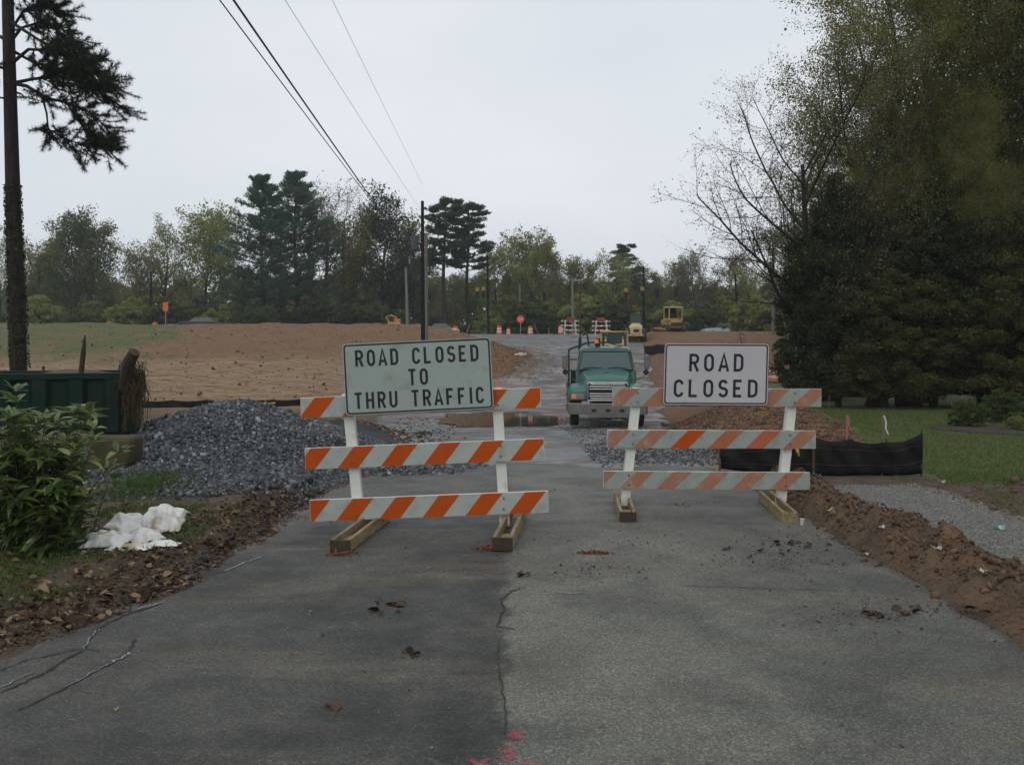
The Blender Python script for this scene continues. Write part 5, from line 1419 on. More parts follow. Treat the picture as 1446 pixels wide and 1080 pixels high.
lv_olive = leafmat('leaf_olive', [(.12, .135, .03), (.18, .185, .045), (.24, .225, .06), (.14, .155, .045), (.20, .165, .06)], .55)
lv_spring = leafmat('leaf_spring', [(.18, .22, .05), (.26, .29, .075), (.22, .25, .08), (.30, .29, .10)], .55)
lv_brown = leafmat('leaf_brown', [(.15, .125, .05), (.20, .155, .07), (.11, .12, .045), (.175, .16, .06)], .45)
lv_grey = leafmat('leaf_grey_bud', [(.20, .17, .14), (.16, .145, .11), (.23, .20, .13), (.13, .12, .09)], .4)
lv_dark = leafmat('leaf_dark', [(.022, .034, .013), (.038, .052, .020), (.058, .066, .028), (.026, .038, .018)], .2, .5)
lv_pine = leafmat('needle_green', [(.035, .085, .050), (.055, .12, .065), (.08, .14, .07)], .3, .6)
lv_pine2 = leafmat('needle_dark', [(.035, .065, .034), (.055, .09, .045), (.075, .105, .05)], .3, .6)
lv_shade = leafmat('leaf_deep_green', [(.05, .08, .025), (.08, .115, .034), (.11, .135, .042), (.065, .09, .035)], .45)

import time
_t0 = time.time()
one = lambda t: 1.0
# spring deciduous, three forms
def decid(seed, H_, spread, leafs, size, ang=48, per=7, sprd=.35, lev=3, st=.30, frac=1.0):
    P = dict(seg=(1.2, .8, .5, .4), wob=(.05, .10, .14, .18), trop=(.02, .06, .05, .03), end=(.25, .3, .4, .5), lev=lev, nch=(13, 7, 5, 0), st=(st, .25, .2, .2),
             ang=(ang, 45, 45, 40), lr=(spread, .48, .5, .5), rr=(.48, .5, .55, .5), shape=(lambda t: .55 + .75 * math.sin(min(t * 1.25, 1.05) * math.pi * .62), lambda t: 1.15 - .5 * t, lambda t: 1.1 - .4 * t, one))
    P['from'] = 2
    B, T = skeleton(seed, H_ * .86, H_ * .018, P)
    C, D = scatter(T, per, sprd, frac)
    return proto('deciduous%d' % seed, B, *leaf_arrays(C, size))
pr_a = decid(11, 16, .36, 0, .18, per=6, sprd=.36, st=.28)
pr_b = decid(12, 15, .42, 0, .18, ang=52, per=6, sprd=.38, st=.2)
pr_c = decid(13, 17, .36, 0, .18, ang=42, per=4, sprd=.32, st=.35)
pr_bare = decid(14, 18, .30, 0, .12, ang=38, per=2, sprd=.25, st=.3, frac=.8)
pr_d = decid(15, 16, .40, 0, .18, ang=52, per=10, sprd=.42, st=.12)
# white pine: horizontal whorls with upturned tips
def white_pine(seed, H_, rad, per=26):
    r = random.Random(seed); B = []; T = []
    pts = [Vector((.15 * math.sin(k * .6), .1 * math.cos(k), H_ * k / 12)) for k in range(13)]
    B.append((pts, [H_ * .016 * (1 - .93 * k / 12) for k in range(13)], 0))
    z = H_ * .20
    while z < H_ * .985:
        t = z / H_; Rr = rad * min(1.0, (1.0 - t) * 2.0 + .14) * (.9 + .1 * math.sin(z * 1.9 + seed))
        for k in range(6):
            if r.random() < .22: continue
            az = r.uniform(0, 6.28); L = Rr * r.uniform(.55, 1.12); p = Vector((0, 0, z)); bp_ = [p]
            el = .16 + .9 * max(t - .65, 0) * 2
            for s in range(5):
                el += .11; p = p + Vector((math.cos(az), math.sin(az), math.sin(el) * .7)).normalized() * L / 5; bp_.append(p)
            B.append((bp_, [.06, .05, .04, .03, .02, .01], 1))
            for s in range(14):
                q = .30 + .7 * s / 13; i = min(int(q * 5), 4); c_ = bp_[i].lerp(bp_[i + 1], q * 5 - i)
                sd = Vector((-math.sin(az), math.cos(az), .25)) * r.uniform(-1, 1) * L * .26 * (1.25 - q)
                e = c_ + sd + Vector((math.cos(az), math.sin(az), .5)) * .25
                B.append(([c_, e], [.015, .006], 3)); T.append((c_.lerp(e, .6), (e - c_).normalized())); T.append((e, (e - c_ + Vector((0, 0, .15))).normalized()))
        z += H_ * .028 * r.uniform(.8, 1.25)
    C, D = scatter(T, per, .15); C[:, 2] += .05
    return proto('pine%d' % seed, B, *leaf_arrays(C, .085, 4.2, .3, D))
pr_wp = white_pine(3, 20, 5.4, 8)
# loblolly pine: bare trunk, rounded clumps on rising limbs near the top
def loblolly(seed, H_, rad, st=.5, per=9):
    r = random.Random(seed); B = []; T = []
    pts = [Vector((.12 * math.sin(k * .5 + seed), .1 * math.cos(k * .7), H_ * k / 12)) for k in range(13)]
    B.append((pts, [H_ * .014 * (1 - .85 * k / 12) for k in range(13)], 0))
    for k in range(26):
        t = st + (.985 - st) * k / 25; az = k * 2.4 + r.uniform(-.4, .4); z = H_ * t; L = rad * (1.15 - .72 * ((t - st) / (1 - st)) ** 1.6) * r.uniform(.5, 1.1)
        p = Vector((0, 0, z)); bp_ = [p]; el = r.uniform(.0, .35)
        for s in range(4):
            p = p + Vector((math.cos(az), math.sin(az), math.tan(el))).normalized() * L / 4; el += .12; az += r.uniform(-.15, .15); bp_.append(p)
        B.append((bp_, [.08, .06, .045, .03, .015], 1))
        for s in range(6):
            c_ = bp_[2].lerp(bp_[4], s / 5) if s < 5 else bp_[1].lerp(bp_[2], .7)
            cc = c_ + Vector((r.gauss(0, .3), r.gauss(0, .3), r.uniform(.0, .4)))
            B.append(([c_, cc], [.02, .01], 3))
            for w in range(14):
                v = Vector((r.gauss(0, 1), r.gauss(0, 1), r.gauss(0, .55))).normalized(); T.append((cc + Vector((v.x * .5, v.y * .5, v.z * .28)) * r.uniform(.5, 1), (v + Vector((0, 0, .5))).normalized()))
    C, D = scatter(T, per, .09)
    return proto('loblolly%d' % seed, B, *leaf_arrays(C, .085, 4.0, .3, D))
pr_lo = loblolly(5, 20, 3.4)
# dense clump shaped crowns (evergreen, understorey)
def clumps(seed, H_, rad, nclump, per, size, zb=.05, top=1.0, elong=1.6, tiers=.0, trunk=.02):
    r = np.random.default_rng(seed)
    C = []
    while len(C) < nclump:
        p = r.uniform(-1, 1, 3); q = np.linalg.norm(p[:2]); t = (p[2] + 1) / 2
        prof = np.clip(np.sin(np.pi * (.16 + .84 * t) ** .8) * 1.05 + .12, 0, 1) * (.82 + .36 * vnoise(np.arctan2(p[1], p[0]) * 1.6, t * 4, seed))
        if q < prof and (q > prof * .35 or r.random() < .35): C.append((p[0] * rad, p[1] * rad, (zb + t * (top - zb)) * H_))
    C = np.array(C)
    cs_ = rad * r.uniform(.08, .17, nclump)
    k = np.repeat(np.arange(nclump), per)
    v = r.normal(size=(len(k), 3)); v /= np.linalg.norm(v, axis=1)[:, None]
    rr_ = r.random(len(k)) ** .45
    P_ = C[k] + v * (cs_[k] * rr_)[:, None] * np.array([1.25, 1.25, .8])
    P_[:, 2] = np.maximum(P_[:, 2], .03 * H_)
    B = [([Vector((0, 0, 0)), Vector((.05 * rad, 0, H_ * .3)), Vector((0, .05 * rad, H_ * .85))], [H_ * trunk, H_ * trunk * .8, H_ * .004], 0)]
    for i in range(0, nclump, max(1, nclump // 110)):
        c_ = Vector(C[i]); s_ = Vector((0, 0, max(c_.z * .7, .1)))
        B.append(([s_, s_.lerp(c_, .5) + Vector((0, 0, .02 * H_)), c_], [H_ * .005, H_ * .0035, .006], 2))
    out = P_ - np.array([0, 0, H_ * .3]); out /= np.linalg.norm(out, axis=1)[:, None]
    return proto('clump%d' % seed, B, *leaf_arrays(P_, size, elong, 0, out * .6))
pr_mag = clumps(21, 10.5, 3.3, 620, 150, .085, zb=.10)
pr_bush = clumps(22, 4, 2.6, 160, 70, .17, zb=.03)
pr_shrub = clumps(23, 1.0, .62, 130, 60, .035, zb=.02, trunk=.03)
# big oak with fine budding twigs
def big_tree(seed, H_, spread, per, size, ang, st, nch=(15, 9, 7, 5), sprd=.16, frac=1, r0=.018, wob=(.04, .09, .13, .2)):
    P = dict(seg=(1.3, .8, .5, .3), wob=wob, trop=(.0, .05, .02, .0), end=(.3, .3, .4, .5), lev=3, nch=nch, st=(st, .22, .15, .2), ang=(ang, 45, 45, 45), lr=(spread, .46, .46, .5), rr=(.5, .45, .5, .5),
             shape=(lambda t: .8 + .45 * math.sin(min(t * 1.1, 1.0) * math.pi * .62), lambda t: 1.15 - .45 * t, lambda t: 1.15 - .4 * t, one))
    P['from'] = 2
    B, T = skeleton(seed, H_ * .88, H_ * r0, P)
    C, D = scatter(T, per, sprd, frac)
    return proto('big%d' % seed, B, *leaf_arrays(C, size))
pr_oak = big_tree(31, 18.5, .50, 24, .062, 52, .09, nch=(19, 9, 7, 3), sprd=.26)
pr_bud = big_tree(32, 15, .46, 3, .050, 60, .12, nch=(16, 10, 8, 3), sprd=.12)
print('protos', time.time() - _t0)

def place_tree(px, ytop, d, pr, Hp, name, label, tm, cm, cat='tree', group='trees along the far side of the crest', wide=1.0, cname='crown'):
    x = (px - 723) / F * d; zb = hz(x, d); h = CAMH + (HZ - ytop) / F * d - zb
    s = h / pr['top']
    return plant_tree(name, pr, (x, d, zb - .1), rnd.uniform(0, 6.28), (s * wide, s * wide, s), label, cat, group, tm, cm, cname)
LMK = [(25, 'tall pine trunk'), (125, 'left barrel top on the embankment'), (170, 'gap between the two barrel tops'), (194, 'right barrel top on the embankment'), (214, 'far dark pole'), (234, 'orange sign'), (285, 'dark car roof'), (318, 'thin leaved tree'), (370, 'left white pine'),
       (418, 'right white pine'), (458, 'straight bare tree'), (482, 'spreading bare tree'), (505, 'orange brown crown'), (537, 'dark pointed tree'), (558, 'small yellow machine'), (576, 'short pale pole'), (600, 'tall dark pole'), (628, 'left loblolly pine'),
       (661, 'right loblolly pine'), (690, 'slim dark pole'), (705, 'second crest barrel'), (735, 'round red sign'), (765, 'leaning crest stake'), (792, 'barrel by the crest barricade'), (809, 'pale grey pole'), (849, 'rightmost crest barricade'), (880, 'dark pine top'), (898, 'roller'),
       (909, 'slim pole by the roller'), (934, 'barrel by the bulldozer'), (956, 'bulldozer'), (985, 'greyish budding tree'), (1018, 'pale car'), (1043, 'leaning dark pole'), (1070, 'clay slope end'), (1092, 'grey brown pole'), (1130, 'bare branches')]
_used = set()
def where(px, kind):
    for lx_, nm in sorted(LMK, key=lambda q: abs(q[0] - px)):
        for side in (('left of', 'behind') if px < lx_ - 3 else ('right of', 'behind') if px > lx_ + 3 else ('behind', 'close behind')):
            s = '%s the %s' % (side, nm)
            if (kind, s) not in _used:
                _used.add((kind, s)); return s
BG = [  # px, ytop, d, prototype, label
    (4, 322, 118, 'c', 'tree cut by the left edge of the view behind the tall pine trunk'),
    (58, 350, 122, 'a', 'pale spring tree just right of the tall pine trunk'),
    (108, 289, 118, 'd', 'broad olive brown tree with the tallest crown left of the orange sign'),
    (138, 310, 123, 'b', 'brownish tree filling the right shoulder of the broad crown'),
    (84, 330, 128, 'b2', 'green tree behind the left shoulder of the broad crown'),
    (190, 342, 114, 'a2', 'low forked tree with yellow green crown beside the far dark pole'),
    (232, 305, 116, 'c2', 'open crowned tree above the orange sign'),
    (285, 286, 119, 'a3', 'tall vase shaped spring tree left of the white pines'),
    (318, 296, 126, 'c3', 'thin leaved tree touching the left white pine'),
    (370, 248, 112, 'wp', 'left one of the two big dark white pines, broad at the base'),
    (418, 243, 114, 'wp2', 'right one of the two big dark white pines'),
    (440, 262, 125, 'bare', 'pale bare tree rising behind the right white pine'),
    (458, 250, 117, 'bare2', 'bare slender tree with a straight trunk right of the white pines'),
    (482, 256, 120, 'bare3', 'second bare tree with spreading twigs under the power lines'),
    (505, 300, 116, 'a4', 'orange brown tree crown where the power lines meet the woods'),
    (537, 272, 118, 'dk', 'dark green pointed tree left of the tall utility pole'),
    (556, 310, 123, 'b3', 'rounded dark tree sloping down towards the utility pole'),
    (583, 346, 120, 'd2', 'low dark tree directly behind the utility pole'),
    (628, 280, 108, 'lo', 'tall loblolly pine right behind the utility pole'),
    (661, 287, 112, 'lo2', 'second tall loblolly pine, slightly shorter and further right'),
    (700, 340, 117, 'a5', 'leafy tree behind the dark pole right of the loblolly pines'),
    (735, 321, 120, 'a6', 'tree with a pale green top above the round red sign'),
    (765, 334, 116, 'b4', 'yellow green tree between the round sign and the grey pole'),
    (797, 350, 118, 'd3', 'rounded green tree behind the pale grey pole'),
    (832, 362, 122, 'a7', 'light green tree between the grey pole and the roller'),
    (858, 352, 116, 'c4', 'fresh green thin tree left of a dark round pine'),
    (880, 345, 128, 'lo3', 'dark pine top peeping above the green tree over the roller'),
    (897, 372, 120, 'd4', 'low tree standing over the roller'),
    (925, 384, 128, 'b5', 'low distant tree in the dip left of the bulldozer'),
    (955, 362, 120, 'a8', 'green tree above the bulldozer cab'),
    (985, 350, 117, 'c5', 'greyish pink budding tree right above the two line sign'),
    (1020, 358, 115, 'b6', 'brown budding tree behind the leaning dark pole'),
    (1052, 374, 112, 'a9', 'light tree between the leaning pole and the grey brown pole'),
    (1085, 392, 96, 'd5', 'pale green tree around the grey brown pole')]
SPEC = {'a': (pr_a, 16, lv_olive), 'b': (pr_b, 15, lv_brown), 'c': (pr_c, 17, lv_spring), 'd': (pr_d, 16, lv_shade), 'dk': (pr_d, 16, lv_dark), 'bare': (pr_bare, 18, lv_grey), 'wp': (pr_wp, 20, lv_pine), 'lo': (pr_lo, 20, lv_pine2)}
import re
for px, yt, d, k, lab in BG:
    pr, Hp, m = SPEC[re.sub(r'\d', '', k)]
    if k in ('a3', 'a5', 'a9', 'b4'): m = lv_spring
    if k in ('b2', 'b3', 'd3'): m = lv_olive
    if k in ('c5',): m = lv_grey
    nm_ = {'wp': 'white_pine', 'lo': 'loblolly_pine', 'bare': 'bare_tree'}.get(re.sub(r'\d', '', k), 'spring_tree')
    Hp2 = {'a': 15.2, 'b': 14.6, 'c': 17.2, 'd': 15.4, 'dk': 15.4, 'bare': 17.8, 'wp': 20, 'lo': 20.3}[re.sub(r'\d', '', k)]
    place_tree(px, yt, d, pr, Hp2, nm_, lab, bark_p if k[:2] in ('wp', 'lo') else bark_g if k[:4] == 'bare' else bark_d, m, wide={'lo': 1.45, 'wp': 1.2}.get(k[:2], 1.0))
# second rank that closes the gaps, partly seen between the first
SR = [(30, 385), (160, 370), (255, 360), (345, 350), (400, 330), (470, 345), (520, 350), (600, 372), (645, 365), (680, 370), (720, 372), (780, 372), (815, 380), (870, 388), (910, 392), (940, 395), (1000, 384), (1035, 390), (1070, 400)]
for i, (px, yt) in enumerate(SR):
    k = 'dbad'[i % 4]; pr, Hp, m = SPEC[k]
    place_tree(px, max(yt, 368) + 14, 136 + (i % 3) * 5, pr, Hp, 'woodland_tree', ['dim green', 'olive', 'brownish'][i % 3] + ' second rank tree ' + where(px, 't'), bark_d, [lv_shade, lv_olive, lv_brown][i % 3], group='second rank of woodland trees', wide=1.25)
# understorey bushes along the edge of the woods
for i in range(46):
    px = -20 + i * 25.5; d = 104 + (i * 7 % 5) * 2.4
    if 588 < px < 680: d = 122
    yt = 430 + rnd.uniform(-12, 12) + (14 if 590 < px < 700 else 0)
    if px > 1140: continue
    m = [lv_shade, lv_olive, lv_shade, lv_spring, lv_olive][i % 5]
    if 330 < px < 580: m = [lv_dark, lv_shade][i % 2]
    place_tree(px, yt, d, pr_bush, 4, 'woodland_bush', 'woodland edge bush ' + where(px, 'b'), bark_d, m, 'bush', 'undergrowth bushes below the far trees', wide=1.05, cname='foliage')
# trees and bushes closing the view behind the yard on the right
for i, (px, yt, d, k) in enumerate([(1130, 300, 74, 'd'), (1200, 260, 66, 'd'), (1280, 240, 70, 'b'), (1350, 230, 64, 'd'), (1430, 220, 70, 'b'), (1500, 220, 66, 'd')]):
    pr, Hp, m = SPEC[k]
    place_tree(px, yt, d, pr, Hp, 'yard_tree', ['shaded tree behind the slim evergreen beside the clay slope', 'shaded tree behind the left thick trunk', 'shaded brown tree behind the right thick trunk', 'shaded tree behind the middle evergreen and the house', 'shaded brown tree behind the evergreen over the round shrubs', 'shaded tree behind the evergreen cut by the right edge'][i], bark_d, lv_shade, group='trees behind the yard', wide=1.1)
for i, (px, yt, d) in enumerate([(1150, 500, 36), (1175, 470, 40), (1215, 480, 43), (1300, 470, 46), (1350, 480, 45), (1420, 470, 42), (1480, 470, 44), (1092, 412, 90), (1062, 418, 92)]):
    place_tree(px, yt, d, pr_bush, 4, 'yard_bush', ['dark bush at the left end of the yard trees beside the far barrel', 'tall dark bush between the slim evergreen and the left thick trunk', 'dark bush just left of the left thick trunk', 'dark bush just right of the right thick trunk', 'dark bush in front of the pale house', 'dark bush behind the larger round shrub', 'dark bush cut by the right edge behind the lawn', 'light green bush at the clay slope right under the grey brown pole', 'light green bush at the clay slope left of the grey brown pole'][i], bark_d, lv_dark if i < 7 else lv_spring, 'bush', 'bushes behind the lawn' if i < 7 else 'bushes by the clay slope', cname='foliage')
# the big trees of the yard
lv_oakbud = leafmat('leaf_oak_bud', [(.17, .17, .05), (.22, .215, .07), (.13, .15, .042), (.24, .20, .08), (.12, .125, .04)], .55)
lv_twigolive = leafmat('leaf_olive_shade', [(.065, .072, .024), (.10, .10, .034), (.13, .12, .045), (.07, .08, .025)], .45)
lv_twig = leafmat('leaf_tan_bud', [(.26, .23, .17), (.22, .20, .13), (.30, .27, .17), (.17, .16, .11)], .5)
YT = [(1310, -210, 33.6, pr_oak, 17.5, 'budding_oak', 'large budding oak rising out of the top edge behind the middle evergreen', lv_oakbud, bark_d, .98),
      (1400, -260, 34.5, pr_oak, 17.5, 'budding_oak', 'tall oak reaching out of the top edge behind the evergreen over the round shrubs', lv_olive, bark_d, .98),
      (1490, -250, 32.5, pr_oak, 17.5, 'budding_oak', 'large olive brown oak at the right edge with long rising limbs', lv_oakbud, bark_d, .95),
      (1232, -150, 33.2, pr_oak, 17.5, 'budding_oak', 'olive leaved oak at the left side of the yard trees reaching the top edge', lv_oakbud, bark_d, .80),
      (1268, 100, 31.2, pr_oak, 17.5, 'budding_oak', 'smaller olive oak standing between the two thick trunks', lv_oakbud, bark_d, .80),
      (1385, 70, 31.0, pr_oak, 17.5, 'budding_oak', 'smaller olive oak in front of the tall oak over the round shrubs', lv_oakbud, bark_d, .85),
      (1150, 35, 31, pr_bud, 14.5, 'budding_tree', 'nearly bare tree whose thin branches reach out towards the open sky', lv_twig, bark_d, 1.12)]
for px, yt, d, pr, Hp, nm_, lab, m, tm, w in YT:
    place_tree(px, yt, d, pr, Hp, nm_, lab, tm, m, group='big trees of the yard', wide=w)
MG = [(1184, 255, 30.2, .72, 'slim dark evergreen at the left edge of the yard trees'), (1248, 345, 29.6, 1.2, 'dark evergreen tree with the left thick trunk beneath'),
      (1318, 245, 30.4, .95, 'dark evergreen tree in the middle of the yard group'), (1400, 350, 29.2, 1.35, 'dark evergreen tree above the round shrubs'), (1475, 270, 29.6, 1.05, 'dark evergreen tree cut by the right edge')]
for px, yt, d, w, lab in MG:
    place_tree(px, yt, d, pr_mag, 10.4, 'evergreen_tree', lab, bark_d, lv_twigolive if px in (1248, 1400) else lv_dark, group='dark evergreens of the yard', wide=w)
for px, d, r_0, lab in ((1238, 30.2, .30, 'left thick dark trunk standing on the lawn under the evergreens'), (1283, 30.6, .34, 'right thick dark trunk standing on the lawn under the evergreens')):
    x = (px - 723) / F * d; zb = hz(x, d)
    t_ = thing('old_tree', (x, d, zb), lab, 'tree', 'trunks under the evergreens')
    mb = MB(); mb.tube([(x, d, zb - .2), (x + .02, d, zb + .35), (x + .06, d, zb + 2), (x + .3, d + .2, zb + 4.5), (x + .5, d + .3, zb + 8)], [r_0 * 1.6, r_0 * 1.05, r_0, r_0 * .8, r_0 * .4], 12)
    mb.build('trunk', bark_d, t_, smooth=True)
    mb = MB(); mb.tube([(x + .06, d, zb + 2), (x - .8, d + .2, zb + 4), (x - 1.2, d, zb + 6.5)], [r_0 * .6, r_0 * .4, .05], 8); mb.build('limb', bark_d, t_, smooth=True)
# round shrubs on the mulch bed
for px, yt, yb, lab, m in ((1367, 574, 617, 'small round green shrub on the mulch bed', lv_shade), (1420, 560, 611, 'larger round green shrub beside the small round one', lv_shade), (1434, 597, 622, 'low yellow green shrub in front of the larger round one', lv_spring)):
    d = ground_at(px, yb).y; h = (yb - yt) / F * d
    x = (px - 723) / F * d; zb = hz(x, d); d2 = d
    plant_tree('round_shrub', pr_shrub, (x, d2, zb - .02), rnd.uniform(0, 6), (h, h, h), lab, 'shrub', 'round shrubs on the lawn', bark_d, m, 'foliage')
# mulch bed
mx_, my_ = (1408 - 723) / F * 20.6, 20.6
mb = MB(); n = 40; vs = []
rr2 = random.Random(5)
for q in (0, .5, 1):
    for k in range(n):
        a = 2 * math.pi * k / n; f = q * (1 + .1 * math.sin(3 * a)); x = mx_ + 1.35 * f * math.cos(a); y = my_ + 1.2 * f * math.sin(a)
        vs.append((x, y, hz(x, y) + .015 + .035 * (1 - q * q)))
mb.add(vs, [(j * n + k, j * n + (k + 1) % n, (j + 1) * n + (k + 1) % n, (j + 1) * n + k) for j in (0, 1) for k in range(n)])
o = mb.build('mulch_bed', mk('mulch', (.06, .048, .040), (.035, .028, .024), .95, 25, bs=.8), None, smooth=True); tag(o, 'purplish brown mulch bed under the round shrubs', None, None, 'structure')

# far-off wood closing the horizon
n = 26000
ax = rng.uniform(-150, 150, n); ay = rng.uniform(160, 185, n); az = rng.random(n) ** .8 * (9 + 4 * fbm(ax * .06, ay * 0, 3, 61))
Vw, Fw = leaf_arrays(np.stack([ax, ay, H(ax, ay) + az], -1), 1.0, 1.3)
o = link('far_wood', mesh_arrays('far_wood', Vw, [Fw]), lv_shade); tag(o, 'far-off wood glimpsed between the trees', None, None, 'stuff')

# ---------------------------------------------------------------- tall pine at the left edge
pn = thing('tall_pine', (-12.3, 22, 0), 'tall dark pine at the left edge with one heavy branch of needles', 'tree')
pts = [pt(28, 530, 22), pt(24, 430, 22), pt(20, 330, 22), pt(17, 230, 22), pt(14, 120, 22), pt(11, 0, 22), pt(9, -110, 22), pt(14, -220, 22)]
pts[0].z = -.2
rads = [.205, .195, .18, .165, .15, .135, .11, .06]
MB().tube([tuple(p) for p in pts], rads, 14).build('trunk', bark_p, pn, smooth=True)
r = random.Random(77); B = []; T = []
def limb(path, rad, seed, dens=1.0):
    """path in photograph coordinates with depth"""
    rr_ = random.Random(seed); P_ = [pt(*p) for p in path]; m = len(P_)
    B.append((P_, [rad * (1 - .8 * i / (m - 1)) for i in range(m)], 1))
    tot = int(21 * dens)
    for k in range(tot):
        t = .30 + .70 * k / tot; i = min(int(t * (m - 1)), m - 2); f = t * (m - 1) - i; q = P_[i].lerp(P_[i + 1], f); d = (P_[i + 1] - P_[i]).normalized()
        for s in range(3):
            v = (d * rr_.uniform(.3, 1) + Vector((rr_.gauss(0, .5), rr_.gauss(0, .8), rr_.gauss(-.05, .45)))).normalized(); L = rr_.uniform(.25, .75)
            e = q + v * L * .5 + Vector((0, 0, -.03)); e2 = e + (v + Vector((0, 0, .3))).normalized() * L * .5
            B.append(([q, e, e2], [.014, .010, .006], 3))
            for u in (.25, .5, .75, 1): T.append((e.lerp(e2, u), (v + Vector((0, 0, .25))).normalized()))
            for u in (.6, ): T.append((q.lerp(e, u), v))
LM = [([(17, 118, 22), (38, 122, 22), (64, 138, 21.9), (95, 146, 21.7), (130, 160, 21.6), (158, 190, 21.6)], .055, 1, 1.0),
      ([(17, 118, 22), (45, 112, 22.1), (85, 108, 22.2), (130, 120, 22.1), (170, 150, 22)], .05, 2, 1.3),
      ([(16, 90, 22), (40, 70, 21.6), (80, 72, 21.4), (120, 90, 21.3), (158, 118, 21.4)], .05, 3, 1.4),
      ([(15, 60, 22), (30, 40, 22.4), (60, 30, 22.6), (95, 45, 22.8), (120, 75, 22.8)], .045, 4, 1.3),
      ([(14, 45, 22), (34, 15, 21.6), (60, 2, 21.4), (90, 18, 21.2)], .04, 5, 1.2),
      ([(60, 138, 22), (66, 160, 22), (68, 182, 22), (90, 196, 22), (120, 205, 22), (150, 200, 21.9)], .03, 6, 1.0),
      ([(95, 146, 21.7), (110, 170, 21.6), (135, 195, 21.5), (152, 206, 21.5)], .03, 7, .9),
      ([(16, 100, 22), (0, 95, 21.8), (-40, 90, 21.6), (-90, 105, 21.5)], .05, 8, 1.0),
      ([(14, 60, 22), (-20, 40, 22.4), (-60, 30, 22.6), (-110, 50, 22.6)], .05, 9, 1.0),
      ([(12, 0, 22), (40, -40, 22), (80, -50, 21.8), (110, -30, 21.6)], .05, 10, 1.2), ([(12, -30, 22), (-40, -60, 22), (-90, -60, 21.8)], .05, 11, 1.2),
      ([(11, -60, 22), (30, -110, 22.3), (60, -140, 22.6)], .04, 12, 1.4), ([(11, -90, 22), (-20, -150, 22.3), (-50, -180, 22.6)], .04, 13, 1.4), ([(12, -130, 22), (20, -210, 22), (25, -250, 22)], .04, 14, 1.5),
      ([(13, 30, 22), (60, 60, 21), (110, 80, 20.6), (150, 110, 20.6)], .045, 15, 1.2), ([(14, 70, 22), (50, 90, 22.8), (100, 100, 23.2), (150, 130, 23.2)], .045, 16, 1.2)]
for path, rad, sd, dn in LM: limb(path, rad, sd, dn)
tv, tq = tube_arrays(B)
link('limbs', mesh_arrays('pine_limbs', tv - np.array(pn.location), [tq]), bark_p, pn, True)
Pt = np.array([tuple(t[0]) for t in T]); Dt = np.array([tuple(t[1]) for t in T])
C = np.repeat(Pt, 28, 0); D = np.repeat(Dt, 28, 0) + rng.normal(0, .75, (len(C), 3)); D /= np.linalg.norm(D, axis=1)[:, None]
Ln = rng.uniform(.09, .17, len(C))
u = D * Ln[:, None]; w = np.cross(D, rng.normal(size=D.shape)); w /= np.linalg.norm(w, axis=1)[:, None]; w *= .0055
Vn = np.stack([C - w, C + w, C + u], 1).reshape(-1, 3)
link('crown', mesh_arrays('pine_needles', Vn - np.array(pn.location), [np.arange(len(Vn)).reshape(-1, 3)]), leafmat('needle_blackish', [(.018, .026, .016), (.03, .038, .022), (.04, .046, .028)], .1), pn)
# stubs on the trunk
for (px, py, dx, dz_) in ((14, 140, -.45, .12), (19, 178, -.18, -.02), (20, 130, .30, -.18)):
    a = pt(px, py, 22); MB().tube([tuple(a), (a.x + dx * .6, 22, a.z + dz_ * .3), (a.x + dx, 22, a.z + dz_)], [.03, .022, .01], 6).build('branch_stub', bark_p, pn)
# ivy roughness on the trunk
n = 2600; ty = rng.uniform(260, 520, n); px_ = np.interp(ty, [230, 330, 430, 530], [17, 20, 24, 28]); a_ = rng.uniform(0, 6.28, n); rr_ = np.interp(ty, [230, 530], [.17, .21]) + rng.uniform(0, .035, n)
C = np.stack([(px_ - 723) / F * 22 + rr_ * np.cos(a_), 22 + rr_ * np.sin(a_), CAMH - (ty - HZ) / F * 22], -1)
Vl, Fl = leaf_arrays(C, .04, 1.2)
link('ivy', mesh_arrays('pine_ivy', Vl - np.array(pn.location), [Fl]), lv_dark, pn)

# ---------------------------------------------------------------- leafy bush in the left foreground
bush = thing('laurel_bush', (-4.28, 8.0, 0), 'glossy broad leaved bush in front of the dumpster and the white sheet', 'bush')
def leaf_mesh(nm_, L, w, curl, fold):
    vs = []; fs = []; n = 6
    for i in range(n + 1):
        t = i / n; ww = w * math.sin(math.pi * min(t ** .85, 1)) * .5 + .0008; z = -curl * t * t * L
        vs += [(t * L, -ww, z + fold * ww), (t * L, 0, z), (t * L, ww, z + fold * ww)]
    for i in range(n):
        a = i * 3; fs += [(a, a + 3, a + 4, a + 1), (a + 1, a + 4, a + 5, a + 2)]
    me = bpy.data.meshes.new(nm_); me.from_pydata(vs, [], fs); me.update(); me.polygons.foreach_set('use_smooth', [True] * len(fs))
    return me
def glossy_leaf(name, a, b, under):
    m, nt, p = nmat(name)
    oi = nt.nodes.new('ShaderNodeObjectInfo'); g_ = nt.nodes.new('ShaderNodeNewGeometry')
    c = mixc(nt, mth(nt, 'FRACT', mth(nt, 'ADD', oi.outputs['Random'], g_.outputs['Random Per Island'])), a, b)
    c = mixc(nt, g_.outputs['Backfacing'], c, under)
    nt.links.new(c, p.inputs['Base Color']); p.inputs['Roughness'].default_value = .32; p.inputs['Specular IOR Level'].default_value = .5
    t = nt.nodes.new('ShaderNodeBsdfTranslucent'); nt.links.new(c, t.inputs['Color'])
    mx = nt.nodes.new('ShaderNodeMixShader'); mx.inputs[0].default_value = .22
    nt.links.new(p.outputs[0], mx.inputs[1]); nt.links.new(t.outputs[0], mx.inputs[2]); nt.links.new(mx.outputs[0], nt.nodes['Material Output'].inputs[0])
    return m
lf_old = glossy_leaf('laurel_leaf', (.040, .075, .015), (.10, .155, .034), (.12, .17, .055))
